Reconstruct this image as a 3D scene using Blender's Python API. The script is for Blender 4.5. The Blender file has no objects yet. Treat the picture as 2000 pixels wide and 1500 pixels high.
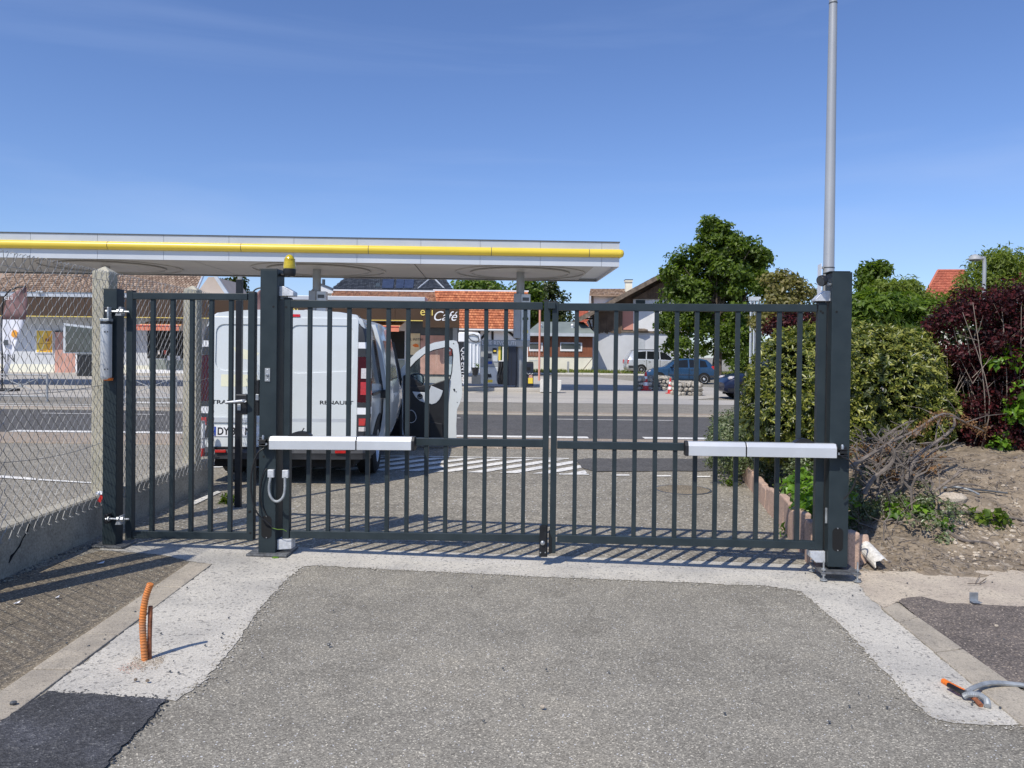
import bpy, bmesh, math, random
import numpy as np
from mathutils import Vector, Matrix, noise as mnoise
random.seed(7)
rng = np.random.default_rng(7)
S = bpy.context.scene
COL = S.collection
# ------------------------------------------------------------------ camera
CAMH, F, CX, HOR, ROLL, PITCH = 1.52, 1500.0, 1000.0, 693.0, 0.0117, 0.012
CYP = HOR + F * math.tan(PITCH)
Fw = Vector((0, math.cos(PITCH), -math.sin(PITCH)))
R0 = Vector((1, 0, 0)); U0 = R0.cross(Fw)
Rt = R0 * math.cos(ROLL) + U0 * math.sin(ROLL)
Up = U0 * math.cos(ROLL) - R0 * math.sin(ROLL)
CAMP = Vector((0, 0, CAMH))
cam = bpy.data.cameras.new('camera')
camo = bpy.data.objects.new('camera', cam); COL.objects.link(camo)
camo.matrix_world = Matrix(((Rt.x, Up.x, -Fw.x, 0), (Rt.y, Up.y, -Fw.y, 0), (Rt.z, Up.z, -Fw.z, CAMH), (0, 0, 0, 1)))
cam.sensor_width = 36.0; cam.lens = 36.0 * F / 2000.0
cam.shift_y = -(750 - CYP) / 2000.0
cam.clip_end = 3000; cam.clip_start = 0.05
S.camera = camo
# ------------------------------------------------------------------ sky, sun, exposure
SUN_EL, SUN_AZ = math.radians(51), math.radians(34)      # shadows run away from the lens and to the right
sdir = Vector((math.sin(SUN_AZ) * math.cos(SUN_EL), math.cos(SUN_AZ) * math.cos(SUN_EL), -math.sin(SUN_EL)))
w = bpy.data.worlds.new('World'); S.world = w; w.use_nodes = True
nt = w.node_tree; nt.nodes.clear()
out = nt.nodes.new('ShaderNodeOutputWorld'); bg = nt.nodes.new('ShaderNodeBackground')
sky = nt.nodes.new('ShaderNodeTexSky'); sky.sky_type = 'NISHITA'; sky.sun_disc = False
sky.sun_elevation = SUN_EL; sky.sun_rotation = math.radians(180) + SUN_AZ
sky.air_density = 1.0; sky.dust_density = 0.35; sky.ozone_density = 1.6; sky.altitude = 200
tc = nt.nodes.new('ShaderNodeTexCoord'); mp = nt.nodes.new('ShaderNodeMapping')
mp.inputs['Scale'].default_value = (1.0, 1.6, 7.0); mp.inputs['Rotation'].default_value = (0.1, 0.12, 0)
nz = nt.nodes.new('ShaderNodeTexNoise'); nz.inputs['Scale'].default_value = 1.1; nz.inputs['Detail'].default_value = 6; nz.inputs['Roughness'].default_value = 0.5; nz.inputs['Distortion'].default_value = 0.6
rp = nt.nodes.new('ShaderNodeMapRange'); rp.inputs['From Min'].default_value = 0.5; rp.inputs['From Max'].default_value = 0.85; rp.inputs['To Max'].default_value = 0.34
mxs = nt.nodes.new('ShaderNodeMix'); mxs.data_type = 'RGBA'; mxs.inputs['B'].default_value = (4.2, 5.4, 8.2, 1)
tint = nt.nodes.new('ShaderNodeMix'); tint.data_type = 'RGBA'; tint.blend_type = 'MULTIPLY'; tint.inputs['Factor'].default_value = 1.0
tint.inputs['B'].default_value = (0.82, 0.955, 1.29, 1)
L = nt.links.new
L(tc.outputs['Generated'], mp.inputs['Vector']); L(mp.outputs['Vector'], nz.inputs['Vector']); L(nz.outputs['Fac'], rp.inputs['Value'])
L(sky.outputs['Color'], tint.inputs['A']); L(tint.outputs['Result'], mxs.inputs['A']); L(rp.outputs['Result'], mxs.inputs['Factor'])
L(mxs.outputs['Result'], bg.inputs['Color']); L(bg.outputs['Background'], out.inputs['Surface'])
bg.inputs['Strength'].default_value = 0.1
sl = bpy.data.lights.new('sun', 'SUN'); sl.energy = 3.45; sl.angle = math.radians(0.53); sl.color = (1.0, 0.95, 0.86)
so = bpy.data.objects.new('sun', sl); COL.objects.link(so)
so.rotation_euler = sdir.to_track_quat('-Z', 'Y').to_euler(); so.location = (-6, -8, 14)
S.view_settings.view_transform = 'Standard'; S.view_settings.look = 'None'
S.view_settings.exposure = 0.2; S.view_settings.gamma = 1.0; S.view_settings.use_curve_mapping = False
S.cycles.max_bounces = 6; S.cycles.transparent_max_bounces = 8; S.cycles.use_denoising = True
# ------------------------------------------------------------------ placing helpers
def lerp(a, b, t): return a + (b - a) * t
def sst(a, b, x):
    t = min(1, max(0, (x - a) / (b - a))); return t * t * (3 - 2 * t)
def gz(x, y):                                            # the yard falls gently to the right, the far lot rises a little
    s = 1.0 if y < 7 else max(0.0, (12 - y) / 5)
    z = -0.0155 * min(4, max(-4, x)) * s
    return z + 0.25 * min(1, max(0, (y - 44) / 12))
def ray(u, v):
    return Fw + Rt * ((u - CX) / F) + Up * (-(v - CYP) / F)
def at(u, v, Y):
    d = ray(u, v); return CAMP + d * (Y / d.y)
def onG(u, v, h=0.0):
    d = ray(u, v); z = h
    for _ in range(30):
        p = CAMP + d * ((z - CAMH) / d.z)
        z = 0.5 * z + 0.5 * (gz(p.x, p.y) + h)
    return CAMP + d * ((z - CAMH) / d.z)
GK, GD = 0.06, 5.56
EX = Vector((1, -GK, 0)).normalized(); EY = Vector((GK, 1, 0)).normalized(); EZ = Vector((0, 0, 1))
def G(u, v, off=0.0):                                    # a point of the gate's upright plane
    d = ray(u, v); t = (GD + off) / (d.y + GK * d.x); return CAMP + d * t
def rect(u0, u1, v0, v1, Y):
    um, vm = (u0 + u1) / 2, (v0 + v1) / 2
    return at(u0, vm, Y).x, at(u1, vm, Y).x, at(um, v1, Y).z, at(um, v0, Y).z
# ------------------------------------------------------------------ objects
WM = {}
def tag(o, label=None, cat=None, group=None, kind=None):
    if label: o['label'] = label
    if cat: o['category'] = cat
    if group: o['group'] = group
    if kind: o['kind'] = kind
    return o
def thing(name, label, cat, loc=(0, 0, 0), rz=0.0, group=None, kind=None):
    o = bpy.data.objects.new(name, None); COL.objects.link(o)
    o.empty_display_size = 0.2
    o.location = loc; o.rotation_euler = (0, 0, rz)
    WM[o.name] = Matrix.Translation(Vector(loc)) @ Matrix.Rotation(rz, 4, 'Z')
    return tag(o, label, cat, group, kind)
def frame(loc, rz=0.0): return Matrix.Translation(Vector(loc)) @ Matrix.Rotation(rz, 4, 'Z')
class MB:
    def __init__(s, M=None): s.v = []; s.f = []; s.M = M
    def add(s, vs, fs):
        n = len(s.v)
        if s.M is not None: s.v += [tuple(s.M @ Vector(v)) for v in vs]
        else: s.v += [tuple(v) for v in vs]
        s.f += [tuple(i + n for i in f) for f in fs]
        return s
    def box(s, x0, x1, y0, y1, z0, z1):
        return s.add([(x0, y0, z0), (x1, y0, z0), (x1, y1, z0), (x0, y1, z0), (x0, y0, z1), (x1, y0, z1), (x1, y1, z1), (x0, y1, z1)],
                     [(0, 3, 2, 1), (4, 5, 6, 7), (0, 1, 5, 4), (1, 2, 6, 5), (2, 3, 7, 6), (3, 0, 4, 7)])
    def obox(s, c, ax, ay, az, sx, sy, sz):
        c = Vector(c); vs = []
        for k in ((-1, -1, -1), (1, -1, -1), (1, 1, -1), (-1, 1, -1), (-1, -1, 1), (1, -1, 1), (1, 1, 1), (-1, 1, 1)):
            vs.append(c + Vector(ax) * (k[0] * sx / 2) + Vector(ay) * (k[1] * sy / 2) + Vector(az) * (k[2] * sz / 2))
        return s.add(vs, [(0, 3, 2, 1), (4, 5, 6, 7), (0, 1, 5, 4), (1, 2, 6, 5), (2, 3, 7, 6), (3, 0, 4, 7)])
    def beam(s, p0, p1, w, h, side=(0, 1, 0)):           # box from p0 to p1: w along side, h across
        p0, p1 = Vector(p0), Vector(p1); a = (p1 - p0); ln = a.length; a.normalize()
        sd = Vector(side); sd = (sd - a * sd.dot(a)).normalized(); t = a.cross(sd)
        return s.obox((p0 + p1) / 2, a, sd, t, ln, w, h)
    def tube(s, pts, r, n=8, cap=True):
        pts = [Vector(p) for p in pts]; m = len(pts)
        rs = r if isinstance(r, (list, tuple)) else [r] * m
        vs = []; ref = None
        for i, p in enumerate(pts):
            t = (pts[min(i + 1, m - 1)] - pts[max(i - 1, 0)])
            t = t.normalized() if t.length > 1e-9 else Vector((0, 0, 1))
            if ref is None: ref = Vector((1, 0, 0)) if abs(t.x) < 0.8 else Vector((0, 1, 0))
            ref = (ref - t * ref.dot(t)).normalized(); b = t.cross(ref)
            for k in range(n):
                a = 2 * math.pi * k / n
                vs.append(p + (ref * math.cos(a) + b * math.sin(a)) * rs[i])
        fs = []
        for i in range(m - 1):
            for k in range(n):
                fs.append((i * n + k, i * n + (k + 1) % n, (i + 1) * n + (k + 1) % n, (i + 1) * n + k))
        if cap: fs.append(tuple(range(n - 1, -1, -1))); fs.append(tuple((m - 1) * n + k for k in range(n)))
        return s.add(vs, fs)
    def lathe(s, prof, c=(0, 0, 0), n=20, ax=(0, 0, 1)):
        ax = Vector(ax).normalized(); ref = Vector((1, 0, 0)) if abs(ax.x) < 0.8 else Vector((0, 1, 0))
        ref = (ref - ax * ref.dot(ax)).normalized(); b = ax.cross(ref); c = Vector(c)
        vs = []; m = len(prof)
        for (r, z) in prof:
            for k in range(n):
                a = 2 * math.pi * k / n
                vs.append(c + ax * z + (ref * math.cos(a) + b * math.sin(a)) * max(r, 1e-5))
        fs = []
        for i in range(m - 1):
            for k in range(n):
                fs.append((i * n + k, i * n + (k + 1) % n, (i + 1) * n + (k + 1) % n, (i + 1) * n + k))
        fs.append(tuple(range(n - 1, -1, -1))); fs.append(tuple((m - 1) * n + k for k in range(n)))
        return s.add(vs, fs)
    def prism(s, poly, d0, d1, axis='y'):
        n = len(poly)
        def mk(p, d):
            if axis == 'y': return (p[0], d, p[1])
            if axis == 'x': return (d, p[0], p[1])
            return (p[0], p[1], d)
        vs = [mk(p, d0) for p in poly] + [mk(p, d1) for p in poly]
        fs = [tuple(range(n)), tuple(range(2 * n - 1, n - 1, -1))]
        for i in range(n): fs.append((i, n + i, n + (i + 1) % n, (i + 1) % n))
        return s.add(vs, fs)
    def loft(s, rings, close=True, caps=True):
        m = len(rings); n = len(rings[0]); vs = [p for r in rings for p in r]; fs = []
        for i in range(m - 1):
            for k in range(n if close else n - 1):
                fs.append((i * n + k, i * n + (k + 1) % n, (i + 1) * n + (k + 1) % n, (i + 1) * n + k))
        if caps: fs.append(tuple(range(n - 1, -1, -1))); fs.append(tuple((m - 1) * n + k for k in range(n)))
        return s.add(vs, fs)
    def rock(s, c, sx, sy, sz, seed=0, rough=0.18):      # an uneven stone, 24 faces
        rr = random.Random(seed); vs = []; fs = []; n = 6
        a0 = rr.random() * 6.28
        for (z, r) in ((-0.95, 0.5), (-0.45, 0.93), (0.35, 0.97), (0.92, 0.55)):
            for k in range(n):
                a = a0 + 2 * math.pi * k / n + rr.uniform(-0.2, 0.2); q = r * (1 + rr.uniform(-rough, rough))
                vs.append((c[0] + sx * q * math.cos(a), c[1] + sy * q * math.sin(a), c[2] + sz * z * (1 + rr.uniform(-rough, rough) * 0.5)))
        for i in range(3):
            for k in range(n): fs.append((i * n + k, i * n + (k + 1) % n, (i + 1) * n + (k + 1) % n, (i + 1) * n + k))
        fs.append(tuple(range(n - 1, -1, -1))); fs.append(tuple(3 * n + k for k in range(n)))
        return s.add(vs, fs)
    def build(s, name, mat, parent=None, smooth=False, bevel=0.0, kind=None, label=None, cat=None, group=None, ang=38, seg=2):
        vs = np.array(s.v, dtype=np.float64)
        if parent is not None:
            Mi = WM[parent.name].inverted(); A = np.array(Mi)
            vs = vs @ A[:3, :3].T + A[:3, 3]; org = None
        else:
            mn, mx = vs.min(0), vs.max(0); org = np.array(((mn[0] + mx[0]) / 2, (mn[1] + mx[1]) / 2, mn[2])); vs = vs - org
        me = bpy.data.meshes.new(name); me.from_pydata(vs.tolist(), [], s.f)
        bm = bmesh.new(); bm.from_mesh(me); bmesh.ops.recalc_face_normals(bm, faces=bm.faces); bm.to_mesh(me); bm.free()
        me.materials.append(mat)
        if smooth:
            me.polygons.foreach_set('use_smooth', [True] * len(me.polygons)); me.set_sharp_from_angle(angle=math.radians(ang))
        o = bpy.data.objects.new(name, me); COL.objects.link(o)
        if parent is not None: o.parent = parent; WM[o.name] = WM[parent.name]
        else: o.location = org; WM[o.name] = Matrix.Translation(Vector(org))
        if bevel > 0:
            b = o.modifiers.new('edge', 'BEVEL'); b.width = bevel; b.segments = seg; b.limit_method = 'ANGLE'; b.angle_limit = math.radians(40)
        return tag(o, label, cat, group, kind)
def text(body, size, M, mat, parent, name='lettering', ext=0.002, shear=0.0, sx=1.0, align='LEFT', bold=0.0):
    cu = bpy.data.curves.new(name, 'FONT'); cu.body = body; cu.size = size; cu.extrude = ext; cu.shear = shear; cu.offset = bold
    cu.align_x = align; cu.align_y = 'BOTTOM_BASELINE'; cu.materials.append(mat)
    tmp = bpy.data.objects.new('tmp', cu); me = bpy.data.meshes.new_from_object(tmp); bpy.data.objects.remove(tmp)
    me.name = name; o = bpy.data.objects.new(name, me); COL.objects.link(o)
    o.parent = parent
    o.matrix_local = WM[parent.name].inverted() @ M @ Matrix.Rotation(math.pi / 2, 4, 'X') @ Matrix.Diagonal((sx, 1, 1, 1))
    return o
# ------------------------------------------------------------------ materials
def nodes(name):
    m = bpy.data.materials.new(name); m.use_nodes = True; t = m.node_tree; t.nodes.clear()
    o = t.nodes.new('ShaderNodeOutputMaterial'); b = t.nodes.new('ShaderNodeBsdfPrincipled'); t.links.new(b.outputs[0], o.inputs[0])
    return m, t, b, o
GA = 1.23
def ga(c): return tuple(min(0.86, x * GA) for x in c)
def c4(c): return (c[0], c[1], c[2], 1)
def ramp(t, stops, interp='LINEAR'):
    r = t.nodes.new('ShaderNodeValToRGB'); e = r.color_ramp.elements; r.color_ramp.interpolation = interp
    e[0].position = stops[0][0]; e[0].color = c4(stops[0][1]); e[1].position = stops[-1][0]; e[1].color = c4(stops[-1][1])
    for p, c in stops[1:-1]:
        x = e.new(p); x.color = c4(c)
    return r
def texco(t, kind='Object'):
    return t.nodes.new('ShaderNodeTexCoord').outputs[kind]
def noise(t, co, scale, detail=4, rough=0.55, dist=0.0):
    n = t.nodes.new('ShaderNodeTexNoise'); n.inputs['Scale'].default_value = scale; n.inputs['Detail'].default_value = detail
    n.inputs['Roughness'].default_value = rough; n.inputs['Distortion'].default_value = dist
    t.links.new(co, n.inputs['Vector']); return n
def mixc(t, fac, a, b, mode='MIX'):
    m = t.nodes.new('ShaderNodeMix'); m.data_type = 'RGBA'; m.blend_type = mode
    for k, v in (('Factor', fac), ('A', a), ('B', b)):
        if isinstance(v, (int, float)): m.inputs[k].default_value = v
        elif isinstance(v, tuple): m.inputs[k].default_value = c4(v)
        else: t.links.new(v, m.inputs[k])
    return m.outputs['Result']
def bump(t, b, h, strength, dist=0.01):
    n = t.nodes.new('ShaderNodeBump'); n.inputs['Strength'].default_value = strength; n.inputs['Distance'].default_value = dist
    t.links.new(h, n.inputs['Height']); t.links.new(n.outputs[0], b.inputs['Normal'])
def pm(name, col, rough=0.6, metal=0.0, var=0.12, scale=6.0, bmp=0.0, bscale=40.0, spec=0.5, coat=0.0, col2=None, mix=0.35):
    m, t, b, o = nodes(name); co = texco(t); col = ga(col); col2 = ga(col2) if col2 else None
    n = noise(t, co, scale, 6)
    c2 = col2 if col2 else tuple(x * (1 - var) for x in col); c1 = tuple(min(1, x * (1 + var * 0.6)) for x in col) if not col2 else col
    r = ramp(t, [(0.35, c2), (0.65, c1)]); t.links.new(n.outputs['Fac'], r.inputs[0])
    t.links.new(r.outputs[0], b.inputs['Base Color'])
    b.inputs['Metallic'].default_value = metal; b.inputs['Specular IOR Level'].default_value = spec
    mr = t.nodes.new('ShaderNodeMapRange'); mr.inputs['To Min'].default_value = max(0.02, rough - 0.08); mr.inputs['To Max'].default_value = min(1, rough + 0.08)
    t.links.new(n.outputs['Fac'], mr.inputs['Value']); t.links.new(mr.outputs[0], b.inputs['Roughness'])
    if coat: b.inputs['Coat Weight'].default_value = coat; b.inputs['Coat Roughness'].default_value = 0.05
    if bmp: bump(t, b, noise(t, co, bscale, 5).outputs['Fac'], bmp)
    return m
def asphalt(name, stops, scale=85, tone=(0.86, 1.12), big=0.6, bmp=0.5, tint=None):
    m, t, b, o = nodes(name); co = texco(t)
    v = t.nodes.new('ShaderNodeTexVoronoi'); v.inputs['Scale'].default_value = scale; t.links.new(co, v.inputs['Vector'])
    sp = t.nodes.new('ShaderNodeSeparateColor'); t.links.new(v.outputs['Color'], sp.inputs[0])
    mid = stops[len(stops) // 2][1]
    r = ramp(t, [(p, tuple((m_ + (x - m_) * 0.76) * k for x, m_, k in zip(c, mid, (1.11, 1.085, 1.02)))) for p, c in stops]); t.links.new(sp.outputs[0], r.inputs[0])
    f = noise(t, co, scale * 2.6, 3, 0.7); rf = ramp(t, [(0.3, (0.8, 0.8, 0.8)), (0.7, (1.2, 1.19, 1.18))]); t.links.new(f.outputs['Fac'], rf.inputs[0])
    c = mixc(t, 1.0, r.outputs[0], rf.outputs[0], 'MULTIPLY')
    g = noise(t, co, big, 7, 0.62); a, z = tone
    rg = ramp(t, [(0.32, (a, a, a * 1.0)), (0.5, (1, 1, 1)), (0.68, tint if tint else (z, z * 0.985, z * 0.96))]); t.links.new(g.outputs['Fac'], rg.inputs[0])
    c = mixc(t, 1.0, c, rg.outputs[0], 'MULTIPLY')
    g2_ = noise(t, co, big * 7, 6, 0.6, 0.8); r2 = ramp(t, [(0.34, (0.86, 0.855, 0.85)), (0.5, (1, 1, 1)), (0.7, (1.1, 1.09, 1.07))]); t.links.new(g2_.outputs['Fac'], r2.inputs[0])
    c = mixc(t, 1.0, c, r2.outputs[0], 'MULTIPLY')
    v2 = t.nodes.new('ShaderNodeTexVoronoi'); v2.inputs['Scale'].default_value = scale * 0.6; t.links.new(co, v2.inputs['Vector'])
    s2 = t.nodes.new('ShaderNodeSeparateColor'); t.links.new(v2.outputs['Color'], s2.inputs[0])
    m1 = t.nodes.new('ShaderNodeMath'); m1.operation = 'GREATER_THAN'; m1.inputs[1].default_value = 0.972; t.links.new(s2.outputs[1], m1.inputs[0])
    m2 = t.nodes.new('ShaderNodeMath'); m2.operation = 'LESS_THAN'; m2.inputs[1].default_value = 0.36; t.links.new(v2.outputs['Distance'], m2.inputs[0])
    m3 = t.nodes.new('ShaderNodeMath'); m3.operation = 'MULTIPLY'; t.links.new(m1.outputs[0], m3.inputs[0]); t.links.new(m2.outputs[0], m3.inputs[1])
    c = mixc(t, m3.outputs[0], c, tuple(min(0.7, x * 1.55) for x in stops[-1][1]))
    t.links.new(c, b.inputs['Base Color']); b.inputs['Roughness'].default_value = 0.92; b.inputs['Specular IOR Level'].default_value = 0.25
    bump(t, b, v.outputs['Distance'], bmp, 0.006)
    return m
def concrete(name, col, stain, dark, scale=1.4, grain=140, bmp=0.25, speck=0.5):
    m, t, b, o = nodes(name); co = texco(t)
    col, stain = tuple(x * k for x, k in zip(col, (1.26, 1.22, 1.15))), ga(stain)
    n = noise(t, co, scale, 8, 0.65, 0.3); r = ramp(t, [(0.3, stain), (0.58, col)]); t.links.new(n.outputs['Fac'], r.inputs[0])
    g = noise(t, co, grain, 4, 0.7); rg = ramp(t, [(0.3, (0.66, 0.66, 0.65)), (0.62, (1.12, 1.12, 1.12))]); t.links.new(g.outputs['Fac'], rg.inputs[0])
    c = mixc(t, 1.0, r.outputs[0], rg.outputs[0], 'MULTIPLY')
    k = noise(t, co, grain * 0.42, 3, 0.6); rk = ramp(t, [(0.36, (1, 1, 1)), (0.42, (0, 0, 0))]); t.links.new(k.outputs['Fac'], rk.inputs[0])
    mm = t.nodes.new('ShaderNodeMath'); mm.operation = 'MULTIPLY'; mm.inputs[1].default_value = speck; t.links.new(rk.outputs[0], mm.inputs[0])
    c = mixc(t, mm.outputs[0], c, dark)
    t.links.new(c, b.inputs['Base Color']); b.inputs['Roughness'].default_value = 0.9; b.inputs['Specular IOR Level'].default_value = 0.25
    bump(t, b, g.outputs['Fac'], bmp, 0.006)
    return m
def leafm(name, c1, c2, c3, trans=0.35, rough=0.45, spec=0.5):
    m, t, b, o = nodes(name)
    ge = t.nodes.new('ShaderNodeNewGeometry'); r = ramp(t, [(0.0, ga(c1)), (0.5, ga(c2)), (1.0, ga(c3))]); t.links.new(ge.outputs['Random Per Island'], r.inputs[0])
    t.links.new(r.outputs[0], b.inputs['Base Color']); b.inputs['Roughness'].default_value = rough; b.inputs['Specular IOR Level'].default_value = spec
    tr = t.nodes.new('ShaderNodeBsdfTranslucent'); hs = t.nodes.new('ShaderNodeMix'); hs.data_type = 'RGBA'; hs.blend_type = 'MULTIPLY'; hs.inputs['Factor'].default_value = 1
    hs.inputs['B'].default_value = (1.5, 1.6, 0.8, 1); t.links.new(r.outputs[0], hs.inputs['A']); t.links.new(hs.outputs['Result'], tr.inputs['Color'])
    ms = t.nodes.new('ShaderNodeMixShader'); ms.inputs[0].default_value = trans
    t.links.new(b.outputs[0], ms.inputs[1]); t.links.new(tr.outputs[0], ms.inputs[2]); t.links.new(ms.outputs[0], o.inputs[0])
    return m
def islandm(name, stops, rough=0.8, nscale=3.0, nvar=0.2, bmp=0.2, spec=0.4):  # each loose piece (tile, stone, plank) has its own tone
    m, t, b, o = nodes(name); co = texco(t)
    ge = t.nodes.new('ShaderNodeNewGeometry'); r = ramp(t, [(p, ga(c)) for p, c in stops]); t.links.new(ge.outputs['Random Per Island'], r.inputs[0])
    n = noise(t, co, nscale, 6); rn = ramp(t, [(0.3, (1 - nvar,) * 3), (0.7, (1 + nvar * 0.6,) * 3)]); t.links.new(n.outputs['Fac'], rn.inputs[0])
    t.links.new(mixc(t, 1.0, r.outputs[0], rn.outputs[0], 'MULTIPLY'), b.inputs['Base Color']); b.inputs['Roughness'].default_value = rough
    b.inputs['Specular IOR Level'].default_value = spec
    if bmp: bump(t, b, noise(t, co, nscale * 8, 4).outputs['Fac'], bmp)
    return m
def glassm(name, col=(0.9, 0.95, 0.95), rough=0.02, alpha_mix=0.8):
    m, t, b, o = nodes(name)
    gl = t.nodes.new('ShaderNodeBsdfGlossy'); gl.inputs['Roughness'].default_value = rough
    tr = t.nodes.new('ShaderNodeBsdfTransparent'); tr.inputs['Color'].default_value = c4(col)
    fr = t.nodes.new('ShaderNodeFresnel'); fr.inputs['IOR'].default_value = 1.5
    ms = t.nodes.new('ShaderNodeMixShader'); t.links.new(fr.outputs[0], ms.inputs[0]); t.links.new(tr.outputs[0], ms.inputs[1]); t.links.new(gl.outputs[0], ms.inputs[2])
    t.links.new(ms.outputs[0], o.inputs[0]); return m
M = {}
g0 = 0.062
M['asph'] = asphalt('yard_asphalt', [(0.0, (0.096, 0.091, 0.081)), (0.35, (0.205, 0.192, 0.169)), (0.75, (0.301, 0.283, 0.247)), (0.93, (0.422, 0.397, 0.345)), (1.0, (0.794, 0.744, 0.632))], 185, (0.8, 1.13), 0.5, 0.32)
M['asph_drive'] = asphalt('driveway_asphalt', [(0.0, (0.101, 0.093, 0.080)), (0.4, (0.213, 0.196, 0.168)), (0.8, (0.302, 0.281, 0.240)), (1.0, (0.560, 0.523, 0.449))], 75, (0.84, 1.12), 0.45)
M['asph_left'] = asphalt('old_brown_asphalt', [(0.0, (0.078, 0.066, 0.051)), (0.4, (0.175, 0.150, 0.115)), (0.85, (0.260, 0.221, 0.170)), (1.0, (0.546, 0.468, 0.349))], 135, (0.8, 1.15), 0.9, 0.35)
M['asph_new'] = asphalt('fresh_black_asphalt', [(0.0, (0.022, 0.024, 0.028)), (0.5, (0.054, 0.056, 0.064)), (0.9, (0.09, 0.092, 0.102)), (1.0, (0.16, 0.16, 0.16))], 140, (0.75, 1.3), 2.2, 0.6, (1.4, 1.42, 1.5))
M['asph_right'] = asphalt('brown_patch_asphalt', [(0.0, (0.055, 0.049, 0.047)), (0.45, (0.127, 0.111, 0.105)), (0.85, (0.193, 0.167, 0.155)), (1.0, (0.440, 0.367, 0.294))], 135, (0.78, 1.18), 1.3, 0.35)
M['road'] = asphalt('road_asphalt', [(0.0, (0.055, 0.055, 0.056)), (0.5, (0.098, 0.096, 0.098)), (1.0, (0.153, 0.149, 0.148))], 60, (0.93, 1.06), 0.25, 0.2)
M['foot'] = asphalt('footway_asphalt', [(0.0, (0.15, 0.14, 0.125)), (0.5, (0.235, 0.22, 0.195)), (1.0, (0.33, 0.31, 0.28))], 60, (0.93, 1.06), 0.3, 0.2)
M['pink'] = asphalt('beige_footway', [(0.0, (0.22, 0.18, 0.145)), (0.5, (0.32, 0.265, 0.215)), (1.0, (0.42, 0.36, 0.3))], 60, (0.93, 1.05), 0.3, 0.2)
M['conc'] = concrete('new_concrete', (0.52, 0.498, 0.452), (0.35, 0.33, 0.295), (0.17, 0.16, 0.15), 1.7, 105, 0.6, 0.75)
M['sand'] = concrete('sandy_concrete', (0.5, 0.44, 0.36), (0.37, 0.31, 0.25), (0.2, 0.17, 0.14), 2.2, 100, 0.6, 0.65)
M['fore'] = concrete('forecourt_concrete', (0.42, 0.4, 0.37), (0.34, 0.32, 0.295), (0.25, 0.24, 0.22), 0.3, 40, 0.1, 0.2)
M['kerb'] = concrete('granite_kerb', (0.4, 0.36, 0.3), (0.27, 0.238, 0.195), (0.15, 0.135, 0.115), 4.0, 150, 0.5, 0.45)
M['wallc'] = concrete('weathered_wall_concrete', (0.37, 0.35, 0.3), (0.22, 0.206, 0.17), (0.1, 0.095, 0.08), 2.2, 60, 0.35, 0.25)
M['postc'] = concrete('fence_post_concrete', (0.42, 0.4, 0.33), (0.3, 0.285, 0.225), (0.16, 0.16, 0.11), 5, 90, 0.4, 0.35)
M['blockc'] = concrete('white_block_concrete', (0.62, 0.61, 0.58), (0.5, 0.48, 0.45), (0.3, 0.3, 0.28), 2.5, 40, 0.2, 0.2)
M['soil'] = concrete('dry_soil', (0.255, 0.208, 0.155), (0.135, 0.108, 0.08), (0.5, 0.44, 0.36), 3.4, 38, 1.0, 0.4)
M['paint'] = concrete('road_paint', (0.72, 0.71, 0.68), (0.55, 0.54, 0.51), (0.25, 0.245, 0.235), 3, 45, 0.1, 0.6)
M['gate'] = pm('anthracite_powder_coat', (0.024, 0.034, 0.038), 0.45, 0, 0.3, 7, 0.05, 500, 0.32, 0, (0.0175, 0.026, 0.03))
M['black'] = pm('black_plastic', (0.012, 0.012, 0.013), 0.45, 0, 0.3, 9)
M['blackm'] = pm('black_steel', (0.01, 0.011, 0.013), 0.4, 0, 0.4, 12)
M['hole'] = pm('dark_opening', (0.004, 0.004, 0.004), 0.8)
M['plate'] = pm('dark_steel_plate', (0.13, 0.135, 0.14), 0.5, 0.4, 0.4, 25, 0.15, 150)
M['zinc'] = pm('galvanised_steel', (0.4, 0.415, 0.42), 0.45, 0.8, 0.25, 25, 0.1, 200)
M['zincd'] = pm('dull_zinc', (0.3, 0.315, 0.32), 0.55, 0.35, 0.25, 20, 0.1, 150)
M['wire'] = pm('fence_wire', (0.27, 0.268, 0.258), 0.5, 0.35, 0.35, 3)
M['alu'] = pm('brushed_aluminium', (0.56, 0.57, 0.575), 0.4, 0.4, 0.06, 3, 0.03, 300)
M['alum'] = pm('grey_mast_metal', (0.36, 0.362, 0.355), 0.36, 0.3, 0.1, 1.2, 0.03, 60)
M['cast'] = pm('cast_aluminium', (0.55, 0.56, 0.57), 0.5, 0.4, 0.15, 40, 0.2, 200)
M['steelb'] = pm('brushed_stainless', (0.5, 0.5, 0.5), 0.35, 0.9, 0.2, 30)
M['white'] = pm('white_van_paint', (0.56, 0.583, 0.572), 0.22, 0, 0.04, 1.3, 0, 40, 0.5, 0.6)
M['trim'] = pm('grey_black_trim', (0.028, 0.029, 0.032), 0.5, 0, 0.2, 5)
M['bump'] = pm('grey_bumper_plastic', (0.035, 0.036, 0.039), 0.6, 0, 0.25, 6)
M['rubber'] = pm('tyre_rubber', (0.014, 0.014, 0.014), 0.85, 0, 0.3, 12, 0.3, 60)
M['rim'] = pm('wheel_silver', (0.55, 0.56, 0.57), 0.35, 0.6, 0.1, 8)
M['lampr'] = pm('red_lamp_lens', (0.42, 0.008, 0.006), 0.12, 0, 0.2, 30, 0, 40, 0.6, 0.6)
M['lampd'] = pm('dark_red_lens', (0.045, 0.003, 0.005), 0.2, 0, 0.2, 30, 0, 40, 0.3)
M['lampc'] = pm('clear_lamp_lens', (0.62, 0.56, 0.52), 0.15, 0.2, 0.15, 40, 0, 40, 0.6, 0.6)
M['lampa'] = pm('amber_lens', (0.75, 0.3, 0.03), 0.15, 0, 0.1, 30)
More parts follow.
